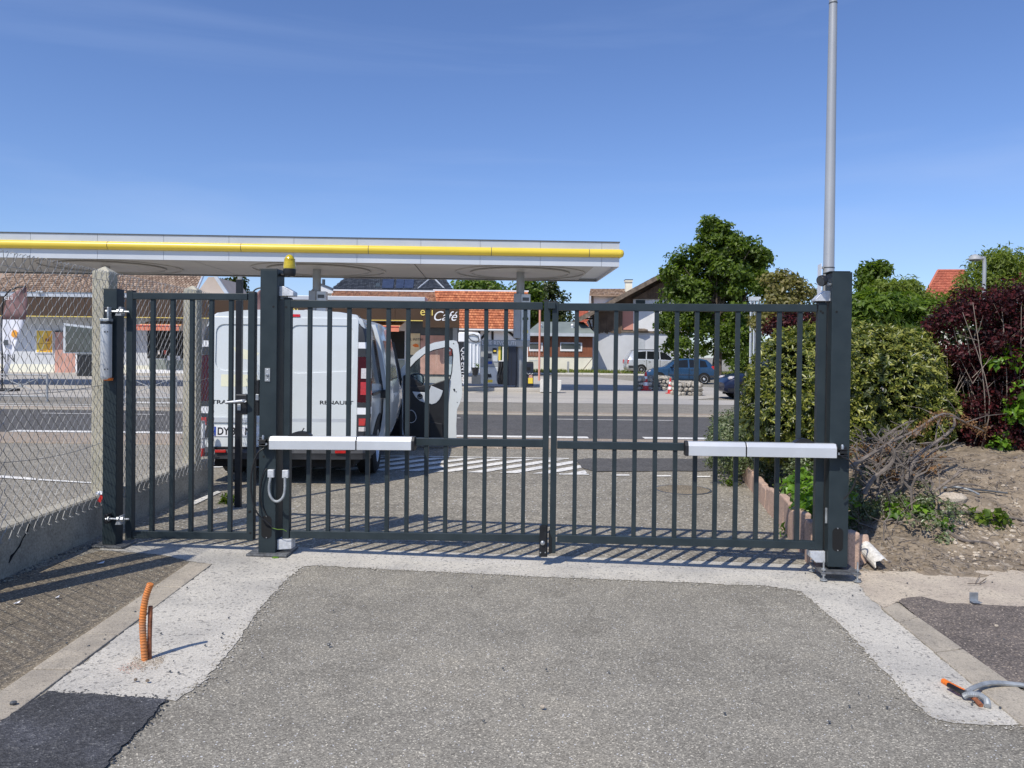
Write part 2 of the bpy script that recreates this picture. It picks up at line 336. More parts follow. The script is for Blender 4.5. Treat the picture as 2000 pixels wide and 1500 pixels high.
M['dglass'] = pm('dark_tinted_glass', (0.012, 0.014, 0.016), 0.08, 0, 0.1, 4, 0, 40, 0.35)
M['gglass'] = pm('grey_window_glass', (0.05, 0.06, 0.06), 0.08, 0, 0.3, 1.5, 0, 40, 0.8)
M['glass'] = glassm('clear_glass')
M['yel'] = pm('canopy_yellow', (0.72, 0.51, 0.055), 0.3, 0, 0.05, 0.7, 0, 40, 0.5)
M['cwhite'] = pm('canopy_white_panel', (0.5, 0.52, 0.54), 0.35, 0.1, 0.05, 0.8)
M['cgrey'] = pm('canopy_grey_panel', (0.44, 0.46, 0.485), 0.35, 0.1, 0.06, 0.8)
M['soff'] = pm('canopy_soffit', (0.36, 0.345, 0.315), 0.5, 0, 0.1, 0.6)
M['soffd'] = pm('soffit_seam', (0.2, 0.2, 0.19), 0.6)
M['pil'] = pm('pillar_grey', (0.27, 0.28, 0.285), 0.45, 0.2, 0.12, 2)
M['tile_o'] = islandm('orange_roof_tiles', [(0, (0.33, 0.105, 0.05)), (0.5, (0.46, 0.155, 0.07)), (1, (0.56, 0.22, 0.1))])
M['tile_b'] = islandm('brown_roof_tiles', [(0, (0.19, 0.125, 0.085)), (0.5, (0.29, 0.2, 0.138)), (1, (0.41, 0.305, 0.22))])
M['tile_m'] = islandm('mottled_brick_tiles', [(0, (0.2, 0.1, 0.06)), (0.4, (0.33, 0.15, 0.085)), (1, (0.42, 0.23, 0.13))])
M['tile_s'] = islandm('slate_tiles', [(0, (0.03, 0.034, 0.042)), (0.5, (0.05, 0.056, 0.066)), (1, (0.08, 0.088, 0.1))], 0.5)
M['tile_r'] = islandm('red_roof_tiles', [(0, (0.36, 0.1, 0.06)), (0.5, (0.44, 0.13, 0.075)), (1, (0.5, 0.16, 0.09))])
M['plank'] = islandm('old_dark_planks', [(0, (0.05, 0.032, 0.02)), (0.5, (0.12, 0.08, 0.052)), (1, (0.22, 0.16, 0.11))], 0.85, 2, 0.35, 0.3)
M['plankr'] = islandm('red_brown_boards', [(0, (0.16, 0.055, 0.028)), (0.5, (0.22, 0.078, 0.04)), (1, (0.28, 0.105, 0.055))], 0.6, 1.5, 0.25, 0.1)
M['wood'] = pm('weathered_timber', (0.17, 0.13, 0.095), 0.85, 0, 0.4, 4, 0.3, 30)
M['timber'] = pm('black_half_timber', (0.018, 0.014, 0.012), 0.7)
M['wwall'] = pm('white_render', (0.66, 0.655, 0.64), 0.85, 0, 0.1, 0.8, 0.15, 12)
M['gwall'] = pm('grey_white_render', (0.52, 0.53, 0.54), 0.8, 0, 0.1, 0.7, 0.1, 10)
M['cream'] = pm('cream_render', (0.72, 0.68, 0.56), 0.85, 0, 0.1, 0.7, 0.1, 10)
M['beige'] = pm('beige_gable_render', (0.46, 0.38, 0.31), 0.85, 0, 0.1, 0.7, 0.1, 10)
M['pinkw'] = pm('salmon_render', (0.55, 0.255, 0.19), 0.85, 0, 0.1, 0.7)
M['green_roof'] = pm('grey_green_roof_sheet', (0.2, 0.225, 0.2), 0.6, 0.1, 0.18, 0.8)
M['brownf'] = pm('brown_fascia', (0.062, 0.036, 0.019), 0.35, 0, 0.12, 0.6, 0, 40, 0.4)
M['gold'] = pm('gold_lettering', (0.75, 0.55, 0.14), 0.4)
M['wht'] = pm('plain_white', (0.78, 0.78, 0.77), 0.5, 0, 0.05, 3)
M['grey'] = pm('plain_grey', (0.3, 0.31, 0.31), 0.5, 0, 0.1, 3)
M['lgrey'] = pm('pale_grey_metal', (0.5, 0.52, 0.53), 0.4, 0.2, 0.1, 2)
M['dgrey'] = pm('dark_grey_panel', (0.07, 0.075, 0.08), 0.4, 0, 0.15, 3)
M['navy'] = pm('navy_panel', (0.012, 0.015, 0.026), 0.35, 0, 0.15, 3)
M['awn'] = pm('salmon_awning', (0.62, 0.2, 0.12), 0.8, 0, 0.1, 2)
M['awn2'] = pm('orange_awning', (0.75, 0.36, 0.17), 0.8, 0, 0.1, 2)
M['pposter'] = pm('faded_pink_poster', (0.55, 0.3, 0.235), 0.6, 0, 0.25, 1.6, 0, 4, 0.4, 0, (0.4, 0.22, 0.17))
M['yposter'] = pm('yellow_poster', (0.78, 0.52, 0.1), 0.55, 0, 0.2, 1.2, 0, 4, 0.4, 0, (0.7, 0.34, 0.03))
M['cposter'] = pm('cream_poster', (0.62, 0.5, 0.3), 0.55, 0, 0.2, 2)
M['red'] = pm('signal_red', (0.5, 0.025, 0.02), 0.45, 0, 0.15, 6)
M['orange'] = pm('orange_plastic', (0.78, 0.16, 0.015), 0.45, 0, 0.15, 12)
M['orgdirt'] = pm('dirty_orange_conduit', (0.80, 0.2, 0.02), 0.5, 0, 0.2, 9, 0, 40, 0.4, 0, (0.36, 0.17, 0.08))
M['rust'] = pm('rusty_iron', (0.28, 0.1, 0.045), 0.8, 0, 0.5, 40, 0.4, 90)
M['beac'] = pm('amber_beacon_dome', (0.5, 0.37, 0.004), 0.12, 0, 0.15, 50, 0, 40, 0.7, 0.5)
M['blue'] = pm('blue_plate_band', (0.01, 0.05, 0.3), 0.4)
M['cartl'] = pm('teal_blue_car_paint', (0.02, 0.06, 0.125), 0.28, 0.2, 0.08, 2, 0, 40, 0.4, 0.35)
M['carsv'] = pm('silver_car_paint', (0.58, 0.6, 0.62), 0.28, 0.4, 0.05, 2, 0, 40, 0.5, 0.8)
M['carnv'] = pm('navy_car_paint', (0.007, 0.012, 0.035), 0.3, 0.1, 0.08, 2, 0, 40, 0.3, 0.2)
M['ghost'] = pm('faded_cream_vinyl', (0.74, 0.68, 0.5), 0.4, 0, 0.05, 4)
M['stone'] = islandm('gabion_stones', [(0, (0.2, 0.18, 0.15)), (0.5, (0.38, 0.34, 0.28)), (1, (0.55, 0.5, 0.42))], 0.9, 6, 0.3, 0.3)
M['palis'] = concrete('pinkish_edging_stone', (0.47, 0.335, 0.265), (0.34, 0.245, 0.195), (0.2, 0.17, 0.14), 3.5, 80, 0.4, 0.3)
M['flagb'] = pm('mauve_flag_cloth', (0.2, 0.115, 0.11), 0.75, 0, 0.2, 4)
M['flagw'] = pm('white_flag_cloth', (0.66, 0.66, 0.76), 0.75, 0, 0.12, 3)
M['solar'] = pm('solar_glass', (0.035, 0.045, 0.075), 0.12, 0, 0.2, 2, 0, 40, 0.8)
M['bark'] = pm('bark', (0.1, 0.075, 0.055), 0.9, 0, 0.4, 8, 0.5, 30)
M['barkg'] = pm('grey_dead_wood', (0.155, 0.13, 0.11), 0.9, 0, 0.4, 14, 0.5, 60)
M['barkp'] = pm('pale_shrub_stem', (0.26, 0.21, 0.165), 0.9, 0, 0.35, 14, 0.3, 60)
M['lf_tree'] = leafm('chestnut_leaves', (0.038, 0.066, 0.005), (0.08, 0.124, 0.011), (0.145, 0.205, 0.024), 0.45)
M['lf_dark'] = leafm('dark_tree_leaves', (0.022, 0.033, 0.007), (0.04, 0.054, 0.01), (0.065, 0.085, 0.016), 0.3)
M['lf_light'] = leafm('light_green_leaves', (0.055, 0.095, 0.012), (0.1, 0.155, 0.02), (0.165, 0.23, 0.035), 0.45)
M['lf_will'] = leafm('willow_leaves', (0.085, 0.12, 0.012), (0.15, 0.195, 0.026), (0.21, 0.25, 0.05), 0.45)
M['lf_yel'] = leafm('yellowish_tree_leaves', (0.1, 0.095, 0.025), (0.17, 0.16, 0.045), (0.26, 0.22, 0.09), 0.4)
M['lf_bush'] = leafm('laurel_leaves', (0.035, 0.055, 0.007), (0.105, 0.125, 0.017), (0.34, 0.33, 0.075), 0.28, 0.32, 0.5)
M['lf_purp'] = leafm('purple_leaves', (0.014, 0.005, 0.006), (0.036, 0.009, 0.012), (0.125, 0.022, 0.024), 0.35, 0.5, 0.3)
M['lf_cot'] = leafm('small_grey_green_leaves', (0.05, 0.075, 0.022), (0.1, 0.13, 0.045), (0.2, 0.22, 0.12), 0.2, 0.35, 0.6)
M['lf_ivy'] = leafm('bright_ivy_leaves', (0.05, 0.11, 0.01), (0.1, 0.2, 0.015), (0.2, 0.33, 0.035), 0.35, 0.4)
M['lf_dead'] = leafm('dead_orange_needles', (0.13, 0.065, 0.03), (0.24, 0.125, 0.058), (0.36, 0.22, 0.11), 0.2, 0.8, 0.2)
M['grass'] = leafm('verge_grass', (0.08, 0.12, 0.02), (0.14, 0.18, 0.04), (0.26, 0.25, 0.09), 0.3, 0.7, 0.2)
# ================================================================== THE SETTING
def sheet(name, poly, mat, h, cuts=True, kind='structure', step=None):       # a flat sheet that follows gz, h above it
    bm = bmesh.new()
    bm.faces.new([bm.verts.new((p[0], p[1], 0)) for p in poly])
    bmesh.ops.triangulate(bm, faces=bm.faces)
    planes = [((x, 0, 0), (1, 0, 0)) for x in (-4, -2, 0, 2, 4)] + [((0, y, 0), (0, 1, 0)) for y in (7, 8, 9, 10, 11, 12, 44, 56)]
    for co, no in planes:
        bmesh.ops.bisect_plane(bm, geom=bm.verts[:] + bm.edges[:] + bm.faces[:], plane_co=co, plane_no=no)
    for v in bm.verts: v.co.z = gz(v.co.x, v.co.y) + h
    bmesh.ops.recalc_face_normals(bm, faces=bm.faces)
    if bm.faces and sum(f.normal.z for f in bm.faces) < 0: bmesh.ops.reverse_faces(bm, faces=bm.faces)
    me = bpy.data.meshes.new(name); bm.to_mesh(me); bm.free(); me.materials.append(mat)
    o = bpy.data.objects.new(name, me); COL.objects.link(o); WM[o.name] = Matrix.Identity(4)
    return tag(o, kind=kind)
def wob(pts, amp, step=0.12, closed=True, seed=1, fine=0.0):                           # an uneven, broken edge
    rr = random.Random(seed); o = []; n = len(pts)
    for i in range(n if closed else n - 1):
        a, b = Vector(pts[i][:2]), Vector(pts[(i + 1) % n][:2]); ln = (b - a).length
        k = max(1, min(160, int(ln / step))); nn = Vector((-(b - a).y, (b - a).x)).normalized()
        for j in range(k):
            p = a.lerp(b, j / k)
            q = p + nn * (mnoise.noise((p.x * 3.1 + seed, p.y * 3.1, seed * 1.7)) * amp * 1.2 + mnoise.noise((p.x * 17 + seed, p.y * 17, 5)) * amp * 0.9 + rr.uniform(-amp, amp) * 0.45)
            o.append((q.x, q.y))
    return o
def gpoly(px): return [tuple(onG(u, v)[:2]) for u, v in px]
def band(name, x0, x1, y0, y1, mat, h, kind='structure'): return sheet(name, [(x0, y0), (x1, y0), (x1, y1), (x0, y1)], mat, h, kind=kind)
sheet('ground', [(-900, -60), (900, -60), (900, 1500), (-900, 1500)], M['asph'], 0.0)
sheet('driveway', [(-3.1, 5.9), (2.45, 5.75), (3.25, 11.2), (3.6, 12.45), (-3.3, 12.45), (-3.3, 8.4)], M['asph_drive'], 0.004)
sheet('parking_yard', [(-40, -5), (-3.3, -5), (-3.3, 12.45), (-40, 12.45)], M['asph_drive'], 0.004)
sheet('footway', [(-70, 12.45), (70, 12.45), (70, 14.0), (-70, 14.0)], M['pink'], 0.006)
sheet('road', [(-120, 14.0), (120, 14.0), (120, 19.3), (-120, 19.3)], M['road'], 0.008)
sheet('far_footway', [(-120, 20.3), (120, 20.3), (120, 24.3), (-120, 24.3)], M['foot'], 0.008)
sheet('concrete_apron', [(-120, 24.42), (120, 24.42), (120, 27.0), (-120, 27.0)], M['fore'], 0.006)
sheet('forecourt', [(-90, 27.0), (6.2, 27.0), (12.0, 33.0), (5.5, 50), (-90, 50)], M['fore'], 0.010)
MB().box(-120, 120, 19.3, 19.62, -0.2, 0.035).build('far_kerb', M['kerb'], kind='structure', bevel=0.012)
MB().box(-120, 120, 19.63, 20.3, -0.2, 0.02).build('gutter_strip', M['pink'], kind='structure')
MB().box(-120, 120, 24.3, 24.4, -0.2, 0.004).build('gutter_line', M['dgrey'], kind='structure')
kr = MB().box(-60, 60, 12.38, 12.5, -0.2, 0.022); kr.build('near_kerb', M['pink'], kind='structure', bevel=0.01)
# --- painted lines
def mark(name, poly, h=0.013): return sheet(name, poly, M['paint'], h)
def lineY(x0, x1, y, wd): mark('edge_line', [(x0, y), (x1, y), (x1, y + wd), (x0, y + wd)])
lineY(-9.2, 1.42, 14.0, 0.3); lineY(2.45, 30, 14.05, 0.3); lineY(-45, -12, 14.0, 0.3)
for x0, x1 in ((-30, -12.2), (-11.1, -8.2), (-7.2, -1.2), (1.05, 3.9), (5.3, 9), (10.5, 16)): mark('lane_line', [(x0, 18.1), (x1, 18.1), (x1, 18.2), (x0, 18.2)])
mark('lane_line', [(-60, 19.02), (-13.2, 19.02), (-13.9, 18.75), (-60, 18.75)])
mark('give_way_line', [(-11.9, 22.0), (-8.0, 22.0), (-8.0, 22.6), (-11.3, 22.6)])
for y in (20.4, 21.1): mark('lane_line', [(-60, y), (-9.5, y), (-9.5, y + 0.12), (-60, y + 0.12)])
for i in range(13):                                                          # hatched marking at the yard mouth
    x = -4.35 + i * 0.42
    p = [(x, 9.78), (x + 0.21, 9.78), (x + 1.34, 11.12), (x + 1.13, 11.12)]
    if x + 1.13 > 0.98: p = [(x, 9.78), (x + 0.21, 9.78), (0.98, 9.78 + (0.98 - x - 0.21) * 1.186), (0.98, 9.78 + (0.98 - x) * 1.186)]
    if p[2][1] > p[1][1]: mark('hatch_stripe', wob(p, 0.012, 0.15, seed=i))
mark('hatch_stripe', [(-3.6, 11.2), (0.85, 11.2), (0.85, 11.28), (-3.6, 11.28)])
for a, b in ((0.62, 1.0), (1.3, 1.52), (1.85, 2.05), (2.35, 2.55)): mark('dashed_line', wob([(a, 9.72), (b, 9.75), (b, 9.84), (a, 9.82)], 0.012, 0.08, seed=int(a * 9)))
mark('bay_line', gpoly([(-200, 914), (0, 930), (70, 936), (70, 940), (0, 935), (-200, 919)]))
mark('bay_line', gpoly([(75, 937), (178, 944), (178, 946), (75, 940)]))
mark('bay_line', gpoly([(370, 984), (425, 961), (432, 963), (380, 988)]))
sheet('asphalt_patch', wob(gpoly([(1122, 900), (1150, 897), (1392, 897), (1392, 921), (1160, 923), (1135, 915)]), 0.04, 0.2), M['road'], 0.014)
# --- gate foundation, kerbs and patched yard in front
CONC = [(90, 1352), (264, 1219), (414, 1103), (372, 1097), (330, 1086), (196, 1074), (190, 1058), (500, 1055), (620, 1063), (910, 1076), (1080, 1084), (1300, 1094),
        (1580, 1104), (1665, 1112), (1735, 1150), (1735, 1165), (1724, 1191), (1769, 1230), (1850, 1299), (1892, 1332), (2000, 1401), (2120, 1470), (2080, 1428), (2000, 1417), (1862, 1415), (1820, 1402),
        (1790, 1375), (1740, 1325), (1700, 1285), (1650, 1230), (1610, 1195), (1562, 1155), (1480, 1144), (1000, 1125), (620, 1106), (595, 1107), (560, 1130), (480, 1230), (400, 1330), (342, 1371), (325, 1369)]
sheet('concrete_strip', wob(gpoly(CONC), 0.013, 0.022, seed=3), M['conc'], 0.0035)
sheet('sandy_strip', wob(gpoly([(1664, 1116), (1760, 1118), (2400, 1105), (2400, 1200), (2000, 1188), (1850, 1181), (1800, 1169), (1752, 1178), (1724, 1190), (1690, 1165)]), 0.014, 0.03, seed=4), M['sand'], 0.0065)
sheet('brown_asphalt', wob(gpoly([(196, 1076), (330, 1087), (371, 1099), (366, 1104), (177, 1237), (0, 1354), (-260, 1530), (-420, 1500), (-420, 1250)]), 0.010, 0.03, seed=5), M['asph_left'], 0.0025)
sheet('black_patch', wob(gpoly([(92, 1354), (140, 1357), (322, 1369), (204, 1502), (120, 1640), (-200, 1640), (-200, 1550), (2, 1412)]), 0.012, 0.02, seed=6), M['asph_new'], 0.009)
sheet('reddish_patch', wob(gpoly([(1756, 1176), (1768, 1171), (1800, 1168), (1850, 1180), (2000, 1187), (2300, 1198), (2500, 1600), (2000, 1349), (1964, 1330), (1910, 1297), (1820, 1237)]), 0.010, 0.025, seed=7), M['asph_right'], 0.0095)
def crumbs(name, px, n, spread, seed, sizes, mats, closed=True):            # loosened grains along a broken edge
    rr = random.Random(seed); P = [Vector(p) for p in gpoly(px)]; segs = [(P[i], P[(i + 1) % len(P)]) for i in range(len(P) if closed else len(P) - 1)]
    tot = [(b - a).length for a, b in segs]; mbs = [MB() for _ in mats]
    for i in range(n):
        a, b = rr.choices(segs, tot)[0]; p = a.lerp(b, rr.random()); nn = Vector((-(b - a).y, (b - a).x)).normalized(); o = rr.gauss(0, spread); p = p + nn * o
        s = rr.choice(sizes); mbs[rr.randrange(len(mats))].rock((p.x, p.y, gz(p.x, p.y) + .0045), s * rr.uniform(.7, 1.5), s, s * .35, i)
    for mb, m in zip(mbs, mats): mb.build(name, M[m], kind='stuff')
E1 = [(595, 1107), (560, 1130), (480, 1230), (400, 1330), (342, 1371)]; E2 = [(620, 1106), (1000, 1125), (1480, 1144), (1562, 1155), (1610, 1195), (1650, 1230), (1700, 1285), (1740, 1325), (1790, 1375), (1820, 1402), (1862, 1415), (2000, 1417)]
crumbs('edge_crumbs', E1, 520, .026, 1, (.002, .003, .004, .006), ('conc', 'asph'), False); crumbs('edge_crumbs', E2, 1200, .026, 2, (.002, .003, .004, .006), ('conc', 'asph'), False)
crumbs('edge_crumbs', [(92, 1354), (140, 1357), (322, 1369), (204, 1502)], 420, .016, 3, (.002, .003, .005), ('asph_new', 'asph_new', 'dgrey'), False)
crumbs('edge_crumbs', [(1664, 1116), (1760, 1118), (2050, 1112)], 420, .05, 4, (.004, .007, .012), ('sand', 'soil'), False); crumbs('edge_crumbs', [(1724, 1190), (1752, 1178), (1800, 1169), (1850, 1181), (2000, 1188)], 300, .015, 5, (.004, .007), ('sand', 'asph_right'), False)
crumbs('edge_crumbs', [(0, 1140), (100, 1090), (195, 1062)], 260, .04, 6, (.004, .007), ('postc', 'dgrey'), False)
crumbs('sand_spill', [(255, 1296), (320, 1292)], 650, .05, 7, (.0015, .002, .003), ('sand', 'sand', 'soil'), False); crumbs('sand_spill', [(235, 1312), (275, 1300)], 160, .03, 8, (.0015, .002), ('sand', 'pinkw'), False)
def kerb_row(name, a0, a1, b0, b1, lens, h):                                 # edging of separate granite stones
    root = thing(name, None, None, tuple((Vector(a0) + Vector(b0)) / 2) + (0,), kind='structure')
    a0, a1, b0, b1 = map(Vector, (a0, a1, b0, b1)); t = 0; tot = (a1 - a0).length
    for ln in lens:
        t0, t1 = t / tot, min(1, (t + ln - 0.008) / tot); t += ln
        if t0 >= 1: break
        c = [a0.lerp(a1, t0), a0.lerp(a1, t1), b0.lerp(b1, t1), b0.lerp(b1, t0)]
        mb = MB(); dz = random.uniform(-0.002, 0.002)
        top = [(p.x, p.y, gz(p.x, p.y) + h + dz) for p in c]; bot = [(p.x, p.y, gz(p.x, p.y) - 0.2) for p in c]
        mb.add(bot + top, [(0, 3, 2, 1), (4, 5, 6, 7), (0, 1, 5, 4), (1, 2, 6, 5), (2, 3, 7, 6), (3, 0, 4, 7)])
        mb.build('kerb_stone', M['kerb'], root, bevel=0.006)
    return root
def g2(u, v): return onG(u, v).to_2d()
kerb_row('kerb_edging', g2(369, 1101), g2(0, 1353) + (g2(0, 1353) - g2(369, 1101)) * 0.6, g2(415, 1103), g2(84, 1353) + (g2(84, 1353) - g2(415, 1103)) * 0.6, [0.55, 0.82, 0.45, 0.5, 0.62, 0.8, 0.8, 0.8], 0.010)
kerb_row('kerb_edging', g2(1752, 1179), g2(1964, 1329) + (g2(1964, 1329) - g2(1752, 1179)) * 1.2, g2(1724, 1191), g2(1892, 1332) + (g2(1892, 1332) - g2(1724, 1191)) * 1.2, [0.28, 0.5, 0.46, 0.5, 0.5, 0.8], 0.012)
# manhole
p = onG(1334, 957); mh = thing('manhole_cover', 'round iron manhole cover in the driveway behind the right gate leaf', 'manhole', (p.x, p.y, gz(p.x, p.y)))
MB().lathe([(0.3, -0.02), (0.3, 0.009), (0.285, 0.010), (0.28, 0.007), (0.0, 0.007)], p, 40).build('lid', M['asph_left'], mh)
MB().lathe([(0.325, -0.02), (0.325, 0.008), (0.305, 0.008), (0.305, -0.02)], p, 40).build('rim', M['dgrey'], mh)
# --- soil bank on the right
def bank(x, y):
    h = 0.62 * sst(5.35, 7.6, y - 0.10 * (x - 2.6)) * sst(2.42, 3.5, x) + 0.12 * sst(7.5, 12, y) * sst(2.5, 3.5, x)
    e = sst(2.40, 2.9, x) * sst(5.2, 5.9, y)
    n = mnoise.fractal((x * 1.1, y * 1.1, 3), 1.0, 2.0, 4) * 0.08 + mnoise.fractal((x * 5, y * 5, 9), 0.9, 2.0, 4) * 0.034 + mnoise.noise((x * 14, y * 14, 1)) * 0.012
    return gz(x, y) - 0.03 + (h + (0.045 + n) * e) * (1 - sst(10.2, 11.6, y))
bm_ = MB(); nx, ny = 190, 180; xs = [2.36 + 11 * (i / nx) ** 1.5 for i in range(nx + 1)]; ys = [5.2 + 10 * (j / ny) ** 1.5 for j in range(ny + 1)]
def bx(x, y): return x + 0.9 * sst(6, 11.2, y)                              # follows the edging stones away from the gate
bm_.add([(bx(x, y), y, bank(x, y)) for y in ys for x in xs], [(j * (nx + 1) + i, j * (nx + 1) + i + 1, (j + 1) * (nx + 1) + i + 1, (j + 1) * (nx + 1) + i) for j in range(ny) for i in range(nx)])
bm_.build('soil_bank', M['soil'], kind='structure', smooth=True, ang=180)
def onbank(u, v):
    d = ray(u, v); t = 4.5
    while t < 16:
        q = CAMP + d * (t / d.y)
        if q.z <= bank(q.x - 0.9 * sst(6, 11.2, q.y), q.y): return q
        t += 0.01
    return q
# --- low boundary wall and chain-link fence on the left
WX0, WX1, WY0, WY1 = -3.37, -3.235, -4.0, 8.35
wt = 0.375
bw = thing('boundary_wall', 'low grey concrete wall with a crack, under the chain-link fence', 'wall', (-3.3, 5, gz(-3.3, 5)))
mb = MB(); n = 50
rings = []
for i in range(n + 1):
    y = WY0 + (WY1 - WY0) * i / n; z = gz(-3.3, y)
    rings.append([(WX0, y, z - 0.15), (WX1, y, z - 0.15), (WX1, y, wt - 0.012), (WX1 - 0.012, y, wt), (WX0 + 0.012, y, wt), (WX0, y, wt - 0.012)])
mb.loft(rings).build('wall_body', M['wallc'], bw)
ck = [(58, 1020), (52, 1040), (44, 1052), (38, 1066), (28, 1080), (22, 1086), (17, 1100)]
cp = []
for u, v in ck:
    d = ray(u, v); q = CAMP + d * ((WX1 - 0.0) / d.x); cp.append(q + Vector((0.001, 0, 0)))
MB().tube(cp, [0.004, 0.006, 0.004, 0.007, 0.006, 0.012, 0.004], 5).build('crack', M['hole'], bw)
fence = thing('chain_link_fence', 'wire chain-link fence on concrete posts along the left edge of the yard', 'fence', (-3.25, 5, wt))
MX = -3.205; P_ = 0.086; zt = 2.10; zb = 0.315
mb = MB(); k = 0; y = 1.6
while y < 8.28:
    pts = []; nn = int((zt - zb) / (P_ / 2))
    sgn = 1 if k % 2 == 0 else -1
    for i in range(nn + 1):
        z = zb + i * P_ / 2 + random.uniform(-0.002, 0.002)
        zig = (P_ / 4) * (1 if i % 2 == 0 else -1)
        sway = 0.012 * math.sin(y * 1.7 + z * 2.1)
        pts.append((MX + sway + 0.004 * (1 if (i + k) % 2 else -1), y + zig * sgn + random.uniform(-0.0015, 0.0015), z))
    pts.append((MX + 0.012 + sway, y + random.uniform(-.015, .015), zt + 0.03))
    pts.append((MX - 0.004 + sway, y + 0.016, zt + 0.042)); pts.append((MX - 0.01 + sway, y + 0.004, zt + 0.028))
    pts = [(MX + 0.02, y + 0.012 * sgn, zb - 0.016)] + pts
    mb.tube(pts, 0.0025, 4, cap=False); y += P_ / 2; k += 1
mb.build('wire_mesh', M['wire'], fence, kind='stuff')
for z, amp in ((zt - 0.045, 0.012), (1.24, 0.02), (0.80, 0.03)):
    MB().tube([(MX + 0.006, 1.6 + i * 0.14, z + amp * math.sin(i * 0.37 + z)) for i in range(48)], 0.002, 4).build('straining_wire', M['wire'], fence)
for y in (6.22, 7.93, 4.08, 4.56):
    pt = thing('fence_post', None, 'post', (-3.335, y, wt - 0.02), group='concrete posts of the chain-link fence')
    pt['label'] = {6.22: 'square concrete fence post with pyramid top behind the small gate hinge post', 7.93: 'square concrete fence post seen between the bars of the small gate', 4.08: 'concrete fence post outside the frame throwing the longer shadow band on the ground', 4.56: 'shorter concrete fence post outside the frame throwing the shorter shadow band'}[y]
    h = 1.75 if y == 4.56 else 2.15; r = 0.068
    mb = MB(); cx = -3.30
    ring = lambda z, q: [(cx - q, y - q, z), (cx + q, y - q, z), (cx + q, y + q, z), (cx - q, y + q, z)]
    mb.loft([ring(wt - 0.05, r), ring(h, r), ring(h + 0.045, 0.006)]).build('shaft', M['postc'], pt, bevel=0.008)
# bits on the wall and fence
q = onG(418, 0) if False else None
# ================================================================== THE GATES
def gvert(mb, u0, u1, vt, vb, d, off=0.0):
    uc, vm = (u0 + u1) / 2, (vt + vb) / 2
    m = G(uc, vm, off); zt_, zb_ = G(uc, vt, off).z, G(uc, vb, off).z; wd = (u1 - u0) / F * m.y
    c = Vector((m.x, m.y, (zt_ + zb_) / 2)) + EY * (d / 2)
    return mb.obox(c, EX, EY, EZ, wd, d, zt_ - zb_)
def ghor(mb, a, b, d, off=0.0):
    p0, p1 = G(a[0], (a[1] + a[2]) / 2, off), G(b[0], (b[1] + b[2]) / 2, off)
    h = ((a[2] - a[1]) * p0.y + (b[2] - b[1]) * p1.y) / 2 / F
    return mb.beam(p0 + EY * d / 2, p1 + EY * d / 2, d, h, EY)
def gx(u, v, off=0.0): return G(u, v, off)
def leaf(name, label, uorg, stiles, rails, bars, group=None):
    o = G(uorg[0], uorg[1]); t = thing(name, label, 'gate', tuple(o), group=group)
    for (u0, u1, vt, vb) in stiles:
        gvert(MB(), u0, u1, vt, vb, 0.055).build('stile', M['gate'], t, bevel=0.003)
        m = G((u0 + u1) / 2, vt); MB().obox(Vector((m.x, m.y, m.z + 0.004)) + EY * 0.0275, EX, EY, EZ, (u1 - u0) / F * m.y + 0.003, 0.058, 0.008).build('end_cap', M['black'], t, bevel=0.002)
    for a, b in rails: ghor(MB(), a, b, 0.05, 0.0025).build('rail', M['gate'], t, bevel=0.003)
    for (u0, u1, vt, vb) in bars: gvert(MB(), u0, u1, vt, vb, 0.032, 0.012).build('bar', M['gate'], t, bevel=0.002)
    return t
def ln(u, a, b): return lerp(a[1], b[1], (u - a[0]) / (b[0] - a[0]))
# --- left leaf of the double gate
LB = [598.8, 637.2, 675.6, 714, 752.4, 791, 829, 867, 905, 943.3, 982, 1019.6]
lt = ((566, 586, 600.5), (1060, 590.5, 604.5)); lm = ((566, 852, 867), (1060, 859.5, 873.5)); lb = ((566, 1036.5, 1052), (1060, 1045, 1058.5))
bars = [(u, u + 7.8, ln(u, (566, 598), (1060, 602)), ln(u, (566, 1040), (1060, 1048))) for u in LB]
gl = leaf('gate_leaf', 'left leaf of the anthracite double driveway gate, behind it the white van', (800, 1050), [(553, 566, 583, 1056), (1060, 1072, 588, 1088)], [lt, lm, lb], bars, 'steel gate leaves across the yard entrance')
RB = [1120, 1158.5, 1197, 1236.5, 1276.3, 1316, 1355, 1394.8, 1435, 1475.5, 1516, 1556.5]
rt = ((1088, 592, 606.5), (1596, 594.5, 609)); rm = ((1088, 862, 876.5), (1596, 870, 885)); rb = ((1088, 1045, 1059.5), (1596, 1058, 1074))
bars = [(u, u + 8.2, ln(u, (1088, 604), (1596, 606)), ln(u, (1088, 1048), (1596, 1062))) for u in RB]
gr = leaf('gate_leaf', 'right leaf of the anthracite double driveway gate, in front of the clipped bush', (1340, 1060), [(1076, 1088, 590, 1081), (1595, 1611, 591, 1074)], [rt, rm, rb], bars, 'steel gate leaves across the yard entrance')
